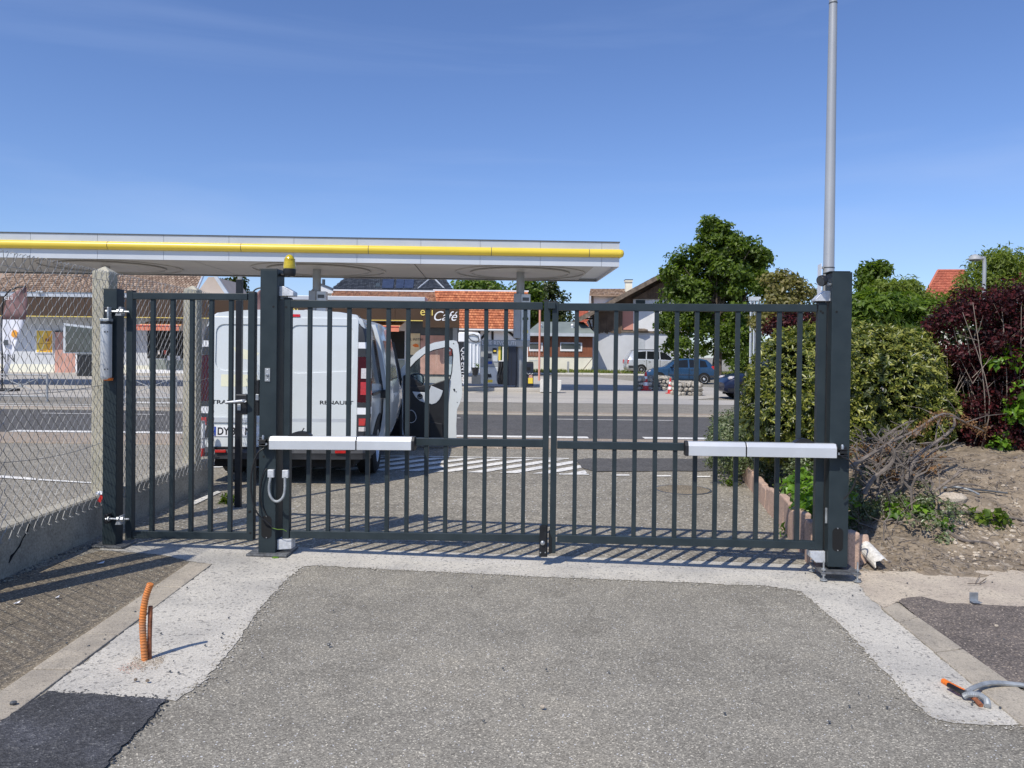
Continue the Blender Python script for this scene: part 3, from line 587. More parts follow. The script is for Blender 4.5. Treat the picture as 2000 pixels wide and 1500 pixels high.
# meeting stiles: lock box, bolt, overlap lug, side plate
gvert(MB(), 1053.5, 1067.5, 1027, 1088, 0.03, -0.032).build('lock_box', M['blackm'], gl, bevel=0.002)
MB().lathe([(0.0, 0), (0.016, 0.0), (0.016, -0.012), (0.008, -0.02), (0, -0.02)], G(1060, 1060, -0.034), 12, EY).build('bolt_head', M['zinc'], gl, smooth=True)
for u in (1055.5, 1065): MB().lathe([(0.0, 0), (0.005, 0.0), (0.005, -0.004), (0, -0.004)], G(u, 1079, -0.033), 8, EY).build('screw', M['zinc'], gl)
gvert(MB(), 1070, 1085, 590.5, 603, 0.02, -0.022).build('stop_lug', M['gate'], gr, bevel=0.003)
mb = MB(); a = [G(u, v, -0.004) for u, v in ((1071.5, 1035), (1077.5, 1050), (1077.5, 1081), (1071.5, 1081))]; mb.add([p for p in a] + [p + EY * 0.05 for p in a], [(0, 1, 2, 3), (7, 6, 5, 4)] + [(i, 4 + i, 4 + (i + 1) % 4, (i + 1) % 4) for i in range(4)]); mb.build('stop_plate', M['blackm'], gr)
def screwhole(t, u, v, off=0.0, r=0.008, nm='plug_hole'):
    MB().lathe([(0, 0), (r, 0), (r, -0.0015), (0, -0.0015)], G(u, v, off), 10, EY).build(nm, M['hole'], t)
screwhole(gl, 559, 600); screwhole(gr, 1607, 611); screwhole(gr, 1603, 608)
# --- pedestrian gate
PB = [292, 331, 368.5, 406.5, 445]
pt_ = ((258, 571.5, 584), (483, 573, 586)); pb_ = ((258, 1037, 1052), (483, 1040.5, 1054))
bars = [(u, u + 7.8, 580, ln(u, (258, 1042), (483, 1045))) for u in PB]
gp = leaf('gate_leaf', 'narrow pedestrian gate leaf with a lever handle, left of the main gate', (370, 1050), [(245, 258, 569, 1055), (482.6, 496, 571, 1056)], [pt_, pb_], bars, 'steel gate leaves across the yard entrance')
for v in (999, 1041): screwhole(gp, 489, v)
screwhole(gp, 487, 1000)
lk = gvert(MB(), 459, 482.5, 770, 810, 0.055, 0.0); lk.build('lock_case', M['black'], gp, bevel=0.008)
gvert(MB(), 463, 470, 789, 802, 0.012, -0.012).build('key_cylinder', M['zinc'], gp, bevel=0.003)
h0, h1 = G(477, 783, -0.05), G(440, 786, -0.05)
MB().tube([G(477, 783, 0.0), h0 + EX * 0.003, h0 - EX * 0.012 , h1], [0.012, 0.012, 0.011, 0.007], 10).build('lever_handle', M['cast'], gp, smooth=True)
gvert(MB(), 500.5, 505.5, 742, 812, 0.05, 0.0).build('lock_keep', M['black'], gp, bevel=0.004)
gvert(MB(), 499, 505, 770, 782, 0.02, -0.012).build('latch', M['zinc'], gp, bevel=0.002)
# --- posts
def post(label, u0, u1, vt, vb, d, off, base=None, zb_=None):
    m = G((u0 + u1) / 2, vb, off); t = thing('gate_post', label, 'post', (m.x, m.y, m.z), group='anthracite gate posts')
    gvert(MB(), u0, u1, vt, vb, d, off).build('tube', M['gate'], t, bevel=0.004)
    m2 = G((u0 + u1) / 2, vt, off); MB().obox(Vector((m2.x, m2.y, m2.z + 0.003)) + EY * d / 2, EX, EY, EZ, (u1 - u0) / F * m2.y + 0.004, d + 0.004, 0.006).build('cap', M['gate'], t, bevel=0.002)
    return t
pp = post('slim gate post carrying the silver gate closer, beside the concrete fence post', 200, 227.5, 565, 1064, 0.1, -0.02)
pl = post('thick gate post carrying the yellow beacon, between small gate and double gate', 506, 540, 526, 1081, 0.15, -0.06)
pr = post('thick gate post on raised bolts at the right, in front of the tall mast', 1622, 1660, 531, 1108, 0.15, -0.06)
def plate(t, c, sx, sy, th, nm='base_plate', mat='plate'): MB().obox(c, EX, EY, EZ, sx, sy, th).build(nm, M[mat], t, bevel=0.003)
q = G(214, 1064, 0.03); zg = gz(q.x, q.y); plate(pp, Vector((q.x + 0.03, q.y, zg + 0.012)), 0.26, 0.2, 0.014)
q = G(523, 1081, 0.015); zg = gz(q.x, q.y); plate(pl, Vector((q.x + 0.035, q.y, zg + 0.014)), 0.30, 0.26, 0.016)
MB().rock((q.x + 0.1, q.y - 0.14, zg + 0.004), 0.03, 0.02, 0.008, 4).build('green_spacer', M['lf_ivy'], pl)
q = G(1641, 1108, 0.015); zpl = q.z
MB().obox(Vector((q.x - 0.04, q.y, zpl - 0.008)), EX, EY, EZ, 0.27, 0.27, 0.014).build('base_plate', M['plate'], pr, bevel=0.003)
for ix in (-1, 1):
    for iy in (-1, 1):
        b = Vector((q.x - 0.04, q.y, 0)) + EX * ix * 0.115 + EY * iy * 0.115; zg = gz(b.x, b.y)
        bt = MB().tube([(b.x, b.y, zg), (b.x, b.y, zpl + 0.07)], 0.0065, 8).build('anchor_bolt', M['zinc'], pr)
        for z in (zpl - 0.026, zpl + 0.008, zg + 0.016): MB().lathe([(0, 0), (0.015, 0), (0.015, 0.011), (0, 0.011)], (b.x, b.y, z), 6).build('nut', M['zinc'], bt)
        MB().lathe([(0, 0), (0.026, 0), (0.026, 0.004), (0, 0.004)], (b.x, b.y, zg + 0.012), 14).build('washer', M['zincd'], bt)
# cut-outs, key switch, small holes
def slot(t, u0, u1, v0, v1, off):
    a, b = G(u0, v0, off), G(u1, v1, off); wd = abs(b.x - a.x); r = wd * 0.42; c = (a + b) / 2; hh = (a.z - b.z) / 2
    pts = []
    for k in range(24):
        an = 2 * math.pi * k / 24; sx_, sz_ = math.cos(an), math.sin(an)
        pts.append(c + EX * (math.copysign(wd / 2 - r, sx_) + r * sx_) + EZ * (math.copysign(hh - r, sz_) + r * sz_))
    MB().add([p - EY * 0.0015 for p in pts] + [p + EY * 0.002 for p in pts], [tuple(range(24)), tuple(range(47, 23, -1))] + [(i, 24 + i, 24 + (i + 1) % 24, (i + 1) % 24) for i in range(24)]).build('cable_opening', M['hole'], t)
    for v in (v0 + 1, v1 - 2): MB().lathe([(0, 0), (0.005, 0), (0.004, -0.004), (0, -0.004)], G((u0 + u1) / 2, v, off - 0.001), 8, EY).build('screw', M['zinc'], t)
slot(pl, 510.5, 530.5, 1007, 1052, -0.06); slot(pr, 1626, 1646.5, 1031, 1077, -0.06)
ks = gvert(MB(), 517, 527.5, 719, 745, 0.006, -0.066).build('key_switch', M['zincd'], pl, bevel=0.001)
MB().lathe([(0, 0), (0.011, 0), (0.011, -0.006), (0.004, -0.008), (0, -0.008)], G(522.2, 732, -0.066), 14, EY).build('button', M['zinc'], ks, smooth=True)
for v in (722, 742): MB().lathe([(0, 0), (0.005, 0), (0, -0.004)], G(522.2, v, -0.066), 8, EY).build('screw', M['wht'], ks)
for u, v in ((534, 599), (515, 892)): screwhole(pl, u, v, -0.06)
screwhole(pr, 1634, 609, -0.06)
gvert(MB(), 1612, 1621, 992, 1022, 0.004, -0.03).build('serial_plate', M['zincd'], pr)
# hinge blocks (cast)
def hinge_top(t, pts, off=0.0, d=0.09):
    a = [G(u, v, off) for u, v in pts]; n = len(a)
    MB().add(a + [p + EY * d for p in a], [tuple(range(n)), tuple(range(2 * n - 1, n - 1, -1))] + [(i, n + i, n + (i + 1) % n, (i + 1) % n) for i in range(n)]).build('hinge_block', M['cast'], t, bevel=0.003)
hinge_top(pl, [(542, 559), (554, 559), (573, 570), (573, 578), (542, 578)], -0.02); hinge_top(pr, [(1625, 568), (1611, 568), (1601, 576), (1593, 584), (1593, 588), (1625, 588)], -0.02)
gvert(MB(), 545, 560, 578, 584, 0.03, 0.01).build('hinge_pin', M['zinc'], pl); gvert(MB(), 1599, 1611, 588, 592, 0.03, 0.01).build('hinge_pin', M['zinc'], pr)
hinge_top(pl, [(541, 1054), (569, 1054), (569, 1072), (541, 1074)], -0.03); hinge_top(pr, [(1583, 1077), (1612, 1077), (1612, 1099), (1594, 1099), (1583, 1088)], -0.02)
# adjustable hinges of the small gate
for v, nm in ((608, 'upper'), (1013, 'lower')):
    a, b = G(206, v, -0.075), G(252, v + 1, -0.075)
    hg = MB().tube([a, b], 0.008, 8).build('hinge_bolt', M['zinc'], gp, smooth=True)
    mb = MB()
    for p, r, l in ((lerp(a, b, 0.05), 0.02, 0.02), (lerp(a, b, 0.5), 0.017, 0.016), (lerp(a, b, 0.68), 0.02, 0.018)): mb.lathe([(0, 0), (r, 0), (r, l), (0, l)], p, 6, EX)
    mb.build('nut', M['zinc'], hg)
    pz = [G(u, v + w_, -0.03) for u, w_ in ((232, 9), (240, -8), (244, -8), (244, 9))]
    MB().add(pz + [p - EY * 0.05 for p in pz], [(0, 1, 2, 3), (7, 6, 5, 4)] + [(i, 4 + i, 4 + (i + 1) % 4, (i + 1) % 4) for i in range(4)]).build('hinge_lug', M['zincd'], gp)
    gvert(MB(), 203, 210, v - 8, v + 10, 0.06, -0.09).build('hinge_bracket', M['black'], gp, bevel=0.003)
# gate closer
q = G(207.5, 672, -0.075); cl = thing('gate_closer', 'silver cylindrical gate closer with orange foot on the slim post', 'gate closer', (q.x, q.y, G(207, 738, -0.075).z))
z0, z1 = G(207, 738, -0.075).z, G(207, 633, -0.075).z
MB().lathe([(0.028, z0 - 0.012), (0.036, z0), (0.039, z0 + 0.01), (0.039, z1), (0.03, z1 + 0.004)], (q.x, q.y, 0), 24).build('cylinder', M['alu'], cl, smooth=True)
MB().lathe([(0.041, z1), (0.041, z1 + 0.018), (0.036, z1 + 0.02)], (q.x, q.y, 0), 24).build('collar', M['black'], cl)
MB().lathe([(0.0, z0 - 0.02), (0.03, z0 - 0.02), (0.034, z0 - 0.001), (0.0, z0 - 0.001)], (q.x + 0.012, q.y + 0.01, 0), 16).build('foot', M['orange'], cl)
mb = MB(); mb.obox(Vector((q.x, q.y, z1 + 0.03)), EX, EY, EZ, 0.07, 0.06, 0.02); mb.obox(Vector((q.x + 0.026, q.y - 0.01, z1 + 0.075)), EX, EY, EZ, 0.014, 0.04, 0.1); mb.build('bracket', M['zinc'], cl, bevel=0.003)
for v in (648, 721):
    for du in (-2.5, 3): MB().lathe([(0, 0), (0.005, 0), (0.005, -0.004), (0, -0.004)], G(207.5 + du, v, -0.115), 8, EY).build('screw', M['black'], cl)
# beacon
bc = G(565.5, 540, -0.03); bo = thing('warning_beacon', 'amber flashing beacon with black base at the top of the thick left post', 'beacon', tuple(bc))
r = 0.047; zb2 = bc.z
def bz(v): return G(565, v, -0.03).z
MB().lathe([(0.036, bz(540)), (0.042, bz(537)), (0.045, bz(533)), (0.045, bz(525))], (bc.x, bc.y, 0), 24).build('base', M['black'], bo, smooth=True)
MB().lathe([(0.045, bz(525)), (0.0445, bz(520)), (0.0425, bz(514)), (0.038, bz(508)), (0.031, bz(502.5)), (0.021, bz(499)), (0.010, bz(497.2)), (0, bz(496.8))], (bc.x, bc.y, 0), 24).build('dome', M['beac'], bo, smooth=True, ang=80)
mb = MB()
for i in range(6): mb.lathe([(0.0456 - i * 0.0012, bz(523 - i * 3.2)), (0.0462 - i * 0.0012, bz(522.4 - i * 3.2)), (0.0456 - i * 0.0012, bz(521.8 - i * 3.2))], (bc.x, bc.y, 0), 24)
mb.build('lens_ring', M['beac'], bo)
MB().tube([(bc.x, bc.y, bz(538)), tuple(G(546, 537, 0.0))], 0.012, 8).build('arm', M['black'], bo)
# photocell lamp on the right post
c = G(1606, 548, -0.07); fl = thing('spotlight', 'small black round spotlight tilted on the side of the right gate post', 'spotlight', tuple(c))
axl = Vector((-0.88, -0.40, -0.38)).normalized()
MB().lathe([(0.0, -0.03), (0.024, -0.03), (0.037, -0.012), (0.039, 0.012), (0.036, 0.018)], c, 24, axl).build('housing', M['black'], fl, smooth=True, ang=50)
MB().lathe([(0.0, 0.0185), (0.034, 0.0185), (0.0, 0.02)], c, 24, axl).build('lens', M['dgrey'], fl)
MB().tube([c - axl * 0.025, G(1617, 556, -0.05), G(1623, 556, -0.03)], 0.01, 8).build('arm', M['zincd'], fl)
# --- swing gate operators
def operator(label, a, b, seam, side, lab):
    # a=(u, vtop, vbottom) left end, b right end
    off = -0.13; A, B = G(a[0], (a[1] + a[2]) / 2, off), G(b[0], (b[1] + b[2]) / 2, off)
    h = (a[2] - a[1]) / F * A.y; d = 0.085; dirv = (B - A).normalized(); upv = Vector((0, 0, 1)); dp = EY
    t = thing('gate_operator', label, 'gate opener', tuple((A + B) / 2 - Vector((0, 0, h / 2))), group='electric swing gate openers')
    prof = [(0, -0.5 * h), (0, -0.5 * h + 0.011), (0, 0.2 * h), (0.022, 0.5 * h), (0.07, 0.5 * h), (d, 0.3 * h), (d, -0.5 * h)]
    def seg(s0, s1, nm, mat, grow=0.0):
        rings = []
        for s in (s0, s1):
            c = A + dirv * s
            rings.append([tuple(c + dp * (y - d / 2) * (1 + grow) + dp * d / 2 + upv * z * (1 + grow)) for y, z in prof])
        return MB().loft(rings).build(nm, M[mat], t, bevel=0.0025)
    Ltot = (B - A).length; sm = (G(seam, (a[1] + a[2]) / 2, off) - A).length; e = 0.022
    if side > 0: seg(0.004, sm, 'housing', 'alu'); seg(sm + 0.008, Ltot - e, 'housing', 'alu'); seg(Ltot - e, Ltot, 'end_cap', 'black', 0.05); seg(-0.006, 0.004, 'end_plate', 'black', -0.04)
    else: seg(e, sm, 'housing', 'alu'); seg(sm + 0.008, Ltot - 0.004, 'housing', 'alu'); seg(0, e, 'end_cap', 'black', 0.05); seg(Ltot - 0.004, Ltot + 0.006, 'end_plate', 'black', -0.04)
    seg(sm, sm + 0.008, 'joint_ring', 'black', 0.03)
    lo = A + dirv * (0.02 if side > 0 else Ltot - 0.02) - upv * (0.5 * h - 0.003) - dp * 0.001
    return t, A, B, dirv, h
ol, A1, B1, d1, hh1 = operator('long silver swing gate opener on the left leaf in front of the van', (524, 853, 878), (809, 854, 880), 694, 1, '')
orr, A2, B2, d2, hh2 = operator('long silver swing gate opener on the right leaf in front of the bush', (1339, 863, 890), (1636, 868, 895), 1457, -1, '')
# brackets, knobs, manual release caps, cables
def bracket(t, u, v, sgn, poff):
    c = G(u, v, -0.1)
    mb = MB(); mb.obox(c + EX * sgn * 0.0, EX, EY, EZ, 0.05, 0.05, 0.02); mb.obox(c + Vector((0, 0, -0.022)), EX, EY, EZ, 0.06, 0.06, 0.008); mb.obox(c + Vector((0, 0, 0.018)), EX, EY, EZ, 0.06, 0.06, 0.008)
    mb.obox(c - EX * sgn * 0.02 + EY * 0.02, EX, EY, EZ, 0.02, 0.05, 0.075)
    br = mb.build('bracket', M['black'], t, bevel=0.003)
    MB().lathe([(0.0, 0), (0.011, 0), (0.011, 0.018), (0.007, 0.03), (0, 0.032)], c + Vector((0, 0, 0.022)), 12).build('bolt', M['zinc'], br, smooth=True)
    MB().lathe([(0.0, 0), (0.009, 0), (0.009, -0.02), (0, -0.02)], c + EX * sgn * 0.03 + Vector((0, 0, -0.01)), 8, EY).build('cable_gland', M['zinc'], br)
bracket(ol, 514, 864, 1, 0); bracket(orr, 1645, 883, -1, 0)
MB().prism([(-0.08, 0), (0.08, 0), (0.05, 0.028), (0.015, 0.036), (-0.045, 0.032)], -0.02, 0.02, 'y').build('tmp', M['black']) if False else None
def cap(t, u0, u1, v0, v1):
    a, b = G(u0, v1, -0.09), G(u1, v1, -0.09); hh = G(u0, v0, -0.09).z - a.z; n = 9; top = []
    for k in range(n + 1):
        s = k / n; p = a.lerp(b, s); top.append((p.x, p.z + hh * math.sin(math.pi * min(1, s * 0.85 + 0.08)) ** 0.7, p.y))
    poly = [(p[0], p[1]) for p in top]
    MB().prism(poly + [(b.x, b.z), (a.x, a.z)], a.y, a.y + 0.06, 'y').build('release_cover', M['black'], t, smooth=True, ang=30)
cap(ol, 563, 606, 843, 855); cap(orr, 1552, 1592, 857, 870)
MB().tube([G(588, 845, -0.06), G(594, 836, -0.06)], 0.004, 6).build('release_lever', M['black'], ol)
def sm(pts, k=6):                                                            # a smooth line through points
    pts = [Vector(p) for p in pts]; o = []
    for i in range(len(pts) - 1):
        p0, p1, p2, p3 = pts[max(0, i - 1)], pts[i], pts[i + 1], pts[min(len(pts) - 1, i + 2)]
        for j in range(k):
            t = j / k; o.append(0.5 * ((2 * p1) + (p2 - p0) * t + (2 * p0 - 5 * p1 + 4 * p2 - p3) * t * t + (3 * p1 - p0 - 3 * p2 + p3) * t ** 3))
    o.append(pts[-1]); return o
def cable(name, pts, r, mat, label, cat='cable', corr=0.0, n=8, parent=None, k=6):
    q = sm(pts, k); rs = [r * (1 + (corr if i % 2 else 0)) for i in range(len(q))] if corr else r
    o = MB().tube(q, rs, n).build(name, M[mat], parent, smooth=not corr)
    return tag(o, label, cat) if parent is None else o
cable('black_cable', [G(516, 875, -0.12), G(503, 886, -0.13), G(493, 915, -0.13), G(490, 950, -0.13), G(495, 985, -0.13), G(505, 1006, -0.12), G(520, 1018, -0.1), G(533, 1030, -0.09)], 0.006, 'black', 'black motor cable curving from the left opener down to the post opening')
cable('black_cable', [G(523, 1010, -0.06), G(511, 985, -0.075), G(509, 950, -0.08), G(515, 925, -0.08), G(521, 915, -0.07)], 0.005, 'black', 'thin black cable looping up the left post from the opening')
cable('earth_wire', [G(531, 1031, -0.09), G(542, 1034, -0.1), G(552, 1034, -0.1), G(560, 1038, -0.1)], 0.0022, 'lf_ivy', 'thin green and yellow wire end sticking out of the cable opening')
cable('black_cable', [G(1643, 892, -0.13), G(1657, 898, -0.13), G(1670, 915, -0.12), G(1671, 937, -0.11), G(1661, 960, -0.1), G(1648, 975, -0.09)], 0.006, 'black', 'black motor cable hanging from the right opener beside the post')
lp = thing('door_loop', 'silver armoured cable loop joining left post and gate leaf', 'cable loop', tuple(G(542, 982, -0.09)))
q = sm([G(528.5, 932, -0.085), G(525.5, 950, -0.09), G(527, 966, -0.095), G(534, 977, -0.095), G(543, 979, -0.095), G(552, 972, -0.09), G(556, 958, -0.08), G(556.5, 932, -0.07)], 9)
MB().tube(q, [0.0105 if i % 2 else 0.0092 for i in range(len(q))], 10).build('conduit', M['zincd'], lp, smooth=True)
gvert(MB(), 522, 534.5, 917.5, 933, 0.03, -0.09).build('connector', M['cast'], lp, bevel=0.004); gvert(MB(), 550.5, 562.5, 918.5, 934, 0.03, -0.075).build('connector', M['cast'], lp, bevel=0.004)
# slim black post standing behind the small gate
q = onG(464.5, 992); bp = thing('steel_post', 'slim black steel post standing behind the pedestrian gate', 'post', tuple(q))
x0, x1, z0, z1 = rect(459, 470.5, 545, 996, q.y); MB().box(x0, x1, q.y, q.y + 0.05, gz(q.x, q.y) - 0.05, z1).build('tube', M['blackm'], bp, bevel=0.003)
MB().box(x0 + 0.012, x1 - 0.004, q.y + 0.01, q.y + 0.04, z1, z1 + 0.025).build('top_peg', M['zincd'], bp)
# --- tall mast behind the right post, with a sign plate seen edge on
Ym = 5.75; mt = at(1631, 0, Ym); mb0 = at(1618, 560, Ym)
ms = thing('mast', 'tall tapering grey metal mast rising behind the right gate post', 'mast', (mb0.x, Ym, gz(mb0.x, Ym)))
def mr(v): return lerp(0.0405, 0.029, (560 - v) / 560.0)
pts = []; rs = []
for v in (1060, 700, 525, 524, 300, 10, -200):
    z = at(1618, v, Ym).z; pts.append((mb0.x, Ym, z)); rs.append(mr(v) + (0.001 if v >= 525 else 0))
MB().tube(pts, rs, 28).build('shaft', M['alum'], ms, smooth=True)
z = at(1630, 6, Ym).z; MB().lathe([(0.0302, z - 0.008), (0.0308, z), (0.0302, z + 0.002)], (mb0.x, Ym, 0), 24).build('joint_ring', M['dgrey'], ms)
sg = thing('sign_plate', 'flat metal sign seen edge on, strapped to the grey mast', 'sign', (mb0.x - 0.065, Ym, at(1600, 590, Ym).z))
za, zb_ = at(1602, 516, Ym).z, at(1602, 600, Ym).z
MB().obox((mb0.x - 0.068, Ym, (za + zb_) / 2), (0.13, 0.99, 0), (0.99, -0.13, 0), (0, 0, 1), 0.1, 0.004, za - zb_).build('plate', M['wht'], sg, bevel=0.001)
for v in (523, 570):
    z = at(1610, v, Ym).z; MB().lathe([(0.0422, z - 0.004), (0.0432, z), (0.0422, z + 0.004)], (mb0.x, Ym, 0), 24).build('strap', M['dgrey'], sg)
    MB().box(mb0.x - 0.066, mb0.x - 0.03, Ym - 0.012, Ym + 0.012, z - 0.008, z + 0.008).build('clamp', M['zincd'], sg)
# ================================================================== FOLIAGE
def leafmesh(name, mat, P, N, T, Ls, Ws, parent=None, kind=None, fold=0.25, curl=0.0):
    n = len(P); B = np.cross(N, T); B /= np.linalg.norm(B, axis=1)[:, None] + 1e-9
    Lc, Wc = Ls[:, None], Ws[:, None]
    v = np.empty((n, 4, 3))
    v[:, 0] = P; v[:, 2] = P + T * Lc - N * Lc * curl
    mid = P + T * Lc * 0.5
    v[:, 1] = mid + B * Wc * 0.5 + N * Wc * fold; v[:, 3] = mid - B * Wc * 0.5 + N * Wc * fold
    v = v.reshape(-1, 3)
    if parent is not None:
        A = np.array(WM[parent.name].inverted()); v = v @ A[:3, :3].T + A[:3, 3]; org = None
    else:
        org = np.array([v[:, 0].mean(), v[:, 1].mean(), v[:, 2].min()]); v = v - org
    me = bpy.data.meshes.new(name); me.vertices.add(4 * n); me.vertices.foreach_set('co', v.astype(np.float32).ravel())
    base = (np.arange(n) * 4)[:, None]
    tri = np.concatenate([base + [0, 1, 2], base + [0, 2, 3]], axis=1).reshape(-1)
    me.loops.add(6 * n); me.loops.foreach_set('vertex_index', tri.astype(np.int32))
    me.polygons.add(2 * n); me.polygons.foreach_set('loop_start', (np.arange(2 * n) * 3).astype(np.int32))
    me.update(calc_edges=True); me.validate(); me.materials.append(mat)
    o = bpy.data.objects.new(name, me); COL.objects.link(o)
    if parent is not None: o.parent = parent; WM[o.name] = WM[parent.name]
    else: o.location = org; WM[o.name] = Matrix.Translation(Vector(org))
    return tag(o, kind=kind)
def unit(a): return a / (np.linalg.norm(a, axis=1)[:, None] + 1e-9)
def clumps(blobs, n, rad, seed, shell=0.35):
    g = np.random.default_rng(seed); b = np.array([x[:6] for x in blobs]); wts = np.array([x[3] * x[4] + x[4] * x[5] + x[3] * x[5] for x in blobs]); wts = wts / wts.sum()
    k = g.choice(len(b), n, p=wts); d = unit(g.normal(size=(n, 3))); r = (1 - shell * g.random(n) ** 1.6)[:, None]
    c = b[k, :3] + d * b[k, 3:6] * r
    return c, d, rad * (0.65 + 0.7 * g.random(n)), g
def foliage(name, mat, blobs, nclump, crad, nleaf, size, parent, seed=1, aspect=0.55, up=0.5, outw=0.6, shell=0.35, kind=None, flat=0.75, droop=0.0, fold=0.2, curl=0.1, zmin=None):
    c, d, cr, g = clumps(blobs, nclump, crad, seed, shell)
    k = g.integers(0, nclump, nleaf); e = unit(g.normal(size=(nleaf, 3))); rr = g.random(nleaf) ** 0.45
    off = e * (cr[k] * rr)[:, None]; off[:, 2] *= flat
    P = c[k] + off
    if zmin is not None:
        keep = P[:, 2] > zmin; P, k, e = P[keep], k[keep], e[keep]; nleaf = len(P)
    N = unit(d[k] * outw + e * 0.5 + np.array([0, 0, up]) + g.normal(size=(nleaf, 3)) * 0.55)
    T = unit(np.cross(N, unit(g.normal(size=(nleaf, 3))))); T = unit(T + e * 0.5 - np.array([0, 0, droop])); T = unit(T - N * (T * N).sum(1)[:, None])
    Ls = size * (0.45 + 1.1 * g.random(nleaf) ** 1.3); Ws = Ls * aspect
    return leafmesh(name, mat, P, N, T, Ls, Ws, parent, kind, fold, curl)
def rosettes(name, mat, blobs, n, k, size, parent, seed, shell):               # leaves set in whorls at the shoot tips
    c, d, cr, g = clumps(blobs, n, 1.0, seed, shell)
    bl_ = np.array([x[:6] for x in blobs]); ins = np.zeros(n, bool)
    for q in bl_: ins |= (((c - q[:3]) / (q[3:6] * 0.86)) ** 2).sum(1) < 1
    c, d = c[~ins], d[~ins]; n = len(c)
    bump_ = np.array([mnoise.noise((p[0] * 4, p[1] * 4, p[2] * 4)) for p in c]); c = c + d * (bump_ * 0.07 + g.normal(size=n) * 0.022)[:, None]
    ax = unit(d * 0.8 + np.array([0, -0.1, 0.55]) + g.normal(size=(n, 3)) * 0.35)
    r0 = unit(np.cross(ax, unit(g.normal(size=(n, 3))))); r1 = np.cross(ax, r0); P, N, T, Ls = [], [], [], []
    for j in range(k):
        a = 2 * math.pi * (j / k) + g.uniform(-.35, .35, n); rad = r0 * np.cos(a)[:, None] + r1 * np.sin(a)[:, None]; el = g.uniform(0.15, 0.75, n)[:, None]
        t = unit(rad * np.cos(el) + ax * np.sin(el)); P.append(c + rad * .003); T.append(t); N.append(unit(ax * np.cos(el) - rad * np.sin(el))); Ls.append(size * g.uniform(.6, 1.15, n))
    P, N, T, Ls = np.concatenate(P), np.concatenate(N), np.concatenate(T), np.concatenate(Ls)
    return leafmesh(name, mat, P, N, T, Ls, Ls * .36, parent, None, .1, .12)
def tree(name, label, cat, base, top, blobs, tr, nclump, crad, nleaf, size, lmat, bmat='bark', group=None, seed=1, trunkn='trunk', nb=14, **kw):
    t = thing(name, label, cat, tuple(base), group=group); g = random.Random(seed)
    base = Vector(base); top = Vector(top); mb = MB()
    ln_ = [base.lerp(top, s) + Vector((g.uniform(-1, 1), g.uniform(-1, 1), 0)) * tr * 0.8 * (s > 0) for s in (0, 0.2, 0.4, 0.6, 0.8, 1)]
    ln_[0] = base - Vector((0, 0, 0.2))
    mb.tube(ln_, [tr * 1.35, tr, tr * 0.85, tr * 0.7, tr * 0.5, tr * 0.25], 8)
    for i in range(nb):
        b = blobs[i % len(blobs)]; s = g.uniform(0.28, 0.9); p = base.lerp(top, s)
        q = Vector((b[0] + g.uniform(-.6, .6) * b[3], b[1] + g.uniform(-.6, .6) * b[4], b[2] + g.uniform(-.5, .5) * b[5])); m = p.lerp(q, 0.5) + Vector((0, 0, -0.1 * (q - p).length))
        mb.tube([p, m, q], [tr * 0.4, tr * 0.25, tr * 0.08], 6)
    mb.build(trunkn, M[bmat], t, smooth=True)
    foliage('crown', M[lmat], blobs, nclump, crad, nleaf, size, t, seed, **kw)
    return t
def blob(u, v, ru, rv, Y, ry=None):                                           # a crown lobe seen at (u, v), sized in picture units
    p = at(u, v, Y); k = Y / F
    return (p.x, p.y, p.z, ru * k, (ry if ry else ru * k * 0.9), rv * k)
# --- big dark green tree by the parked cars
Y = 49; b0 = at(1398, 735, Y); b0.z = gz(b0.x, Y)
tree('chestnut_tree', 'big dark green tree standing behind the parked blue car', 'tree', b0, at(1405, 520, Y), [blob(1400, 480, 45, 48, Y), blob(1420, 520, 75, 60, Y), blob(1465, 510, 46, 38, Y), blob(1355, 545, 58, 50, Y),
     blob(1330, 590, 46, 42, Y), blob(1400, 590, 85, 70, Y), blob(1460, 575, 52, 55, Y), blob(1350, 655, 55, 45, Y), blob(1420, 670, 60, 52, Y), blob(1455, 640, 42, 45, Y), blob(1385, 445, 22, 16, Y), blob(1320, 625, 34, 28, Y), blob(1352, 512, 38, 34, Y), blob(1425, 478, 26, 30, Y), blob(1480, 500, 28, 24, Y), blob(1480, 545, 34, 40, Y)],
     0.28, 250, 0.58, 46000, 0.26, 'lf_tree', seed=5, nb=26, shell=0.5)
Y = 30; b0 = at(1545, 700, Y); b0.z = 0
tree('ailanthus_tree', 'thin yellowish green tree between the big tree and the mast', 'tree', b0, at(1545, 540, Y), [blob(1520, 560, 26, 26, Y), blob(1540, 535, 24, 18, Y), blob(1560, 570, 32, 30, Y), blob(1525, 600, 40, 30, Y), blob(1580, 600, 30, 26, Y), blob(1500, 630, 34, 30, Y)],
     0.07, 60, 0.34, 5200, 0.17, 'lf_yel', seed=6, nb=22, shell=0.6)
Y = 19; b0 = at(1548, 700, Y); b0.z = 0
tree('purple_shrub', 'small purple leaved shrub behind the clipped bush and the gate bars', 'shrub', b0, at(1548, 625, Y), [blob(1530, 640, 32, 26, Y), blob(1565, 632, 34, 26, Y), blob(1590, 645, 24, 24, Y)], 0.04, 50, 0.2, 6500, 0.075, 'lf_purp', seed=7, trunkn='stem', nb=8)
Y = 40; b0 = at(1700, 700, Y); b0.z = 0
tree('maple_tree', 'mid green maple with a pointed top just right of the gate post', 'tree', b0, at(1703, 540, Y), [blob(1702, 545, 20, 26, Y), blob(1690, 528, 11, 12, Y), blob(1722, 527, 12, 11, Y), blob(1706, 580, 30, 26, Y), blob(1690, 610, 40, 30, Y)], 0.12, 60, 0.45, 6500, 0.24, 'lf_tree', seed=8)
Y = 34; b0 = at(1745, 700, Y); b0.z = 0
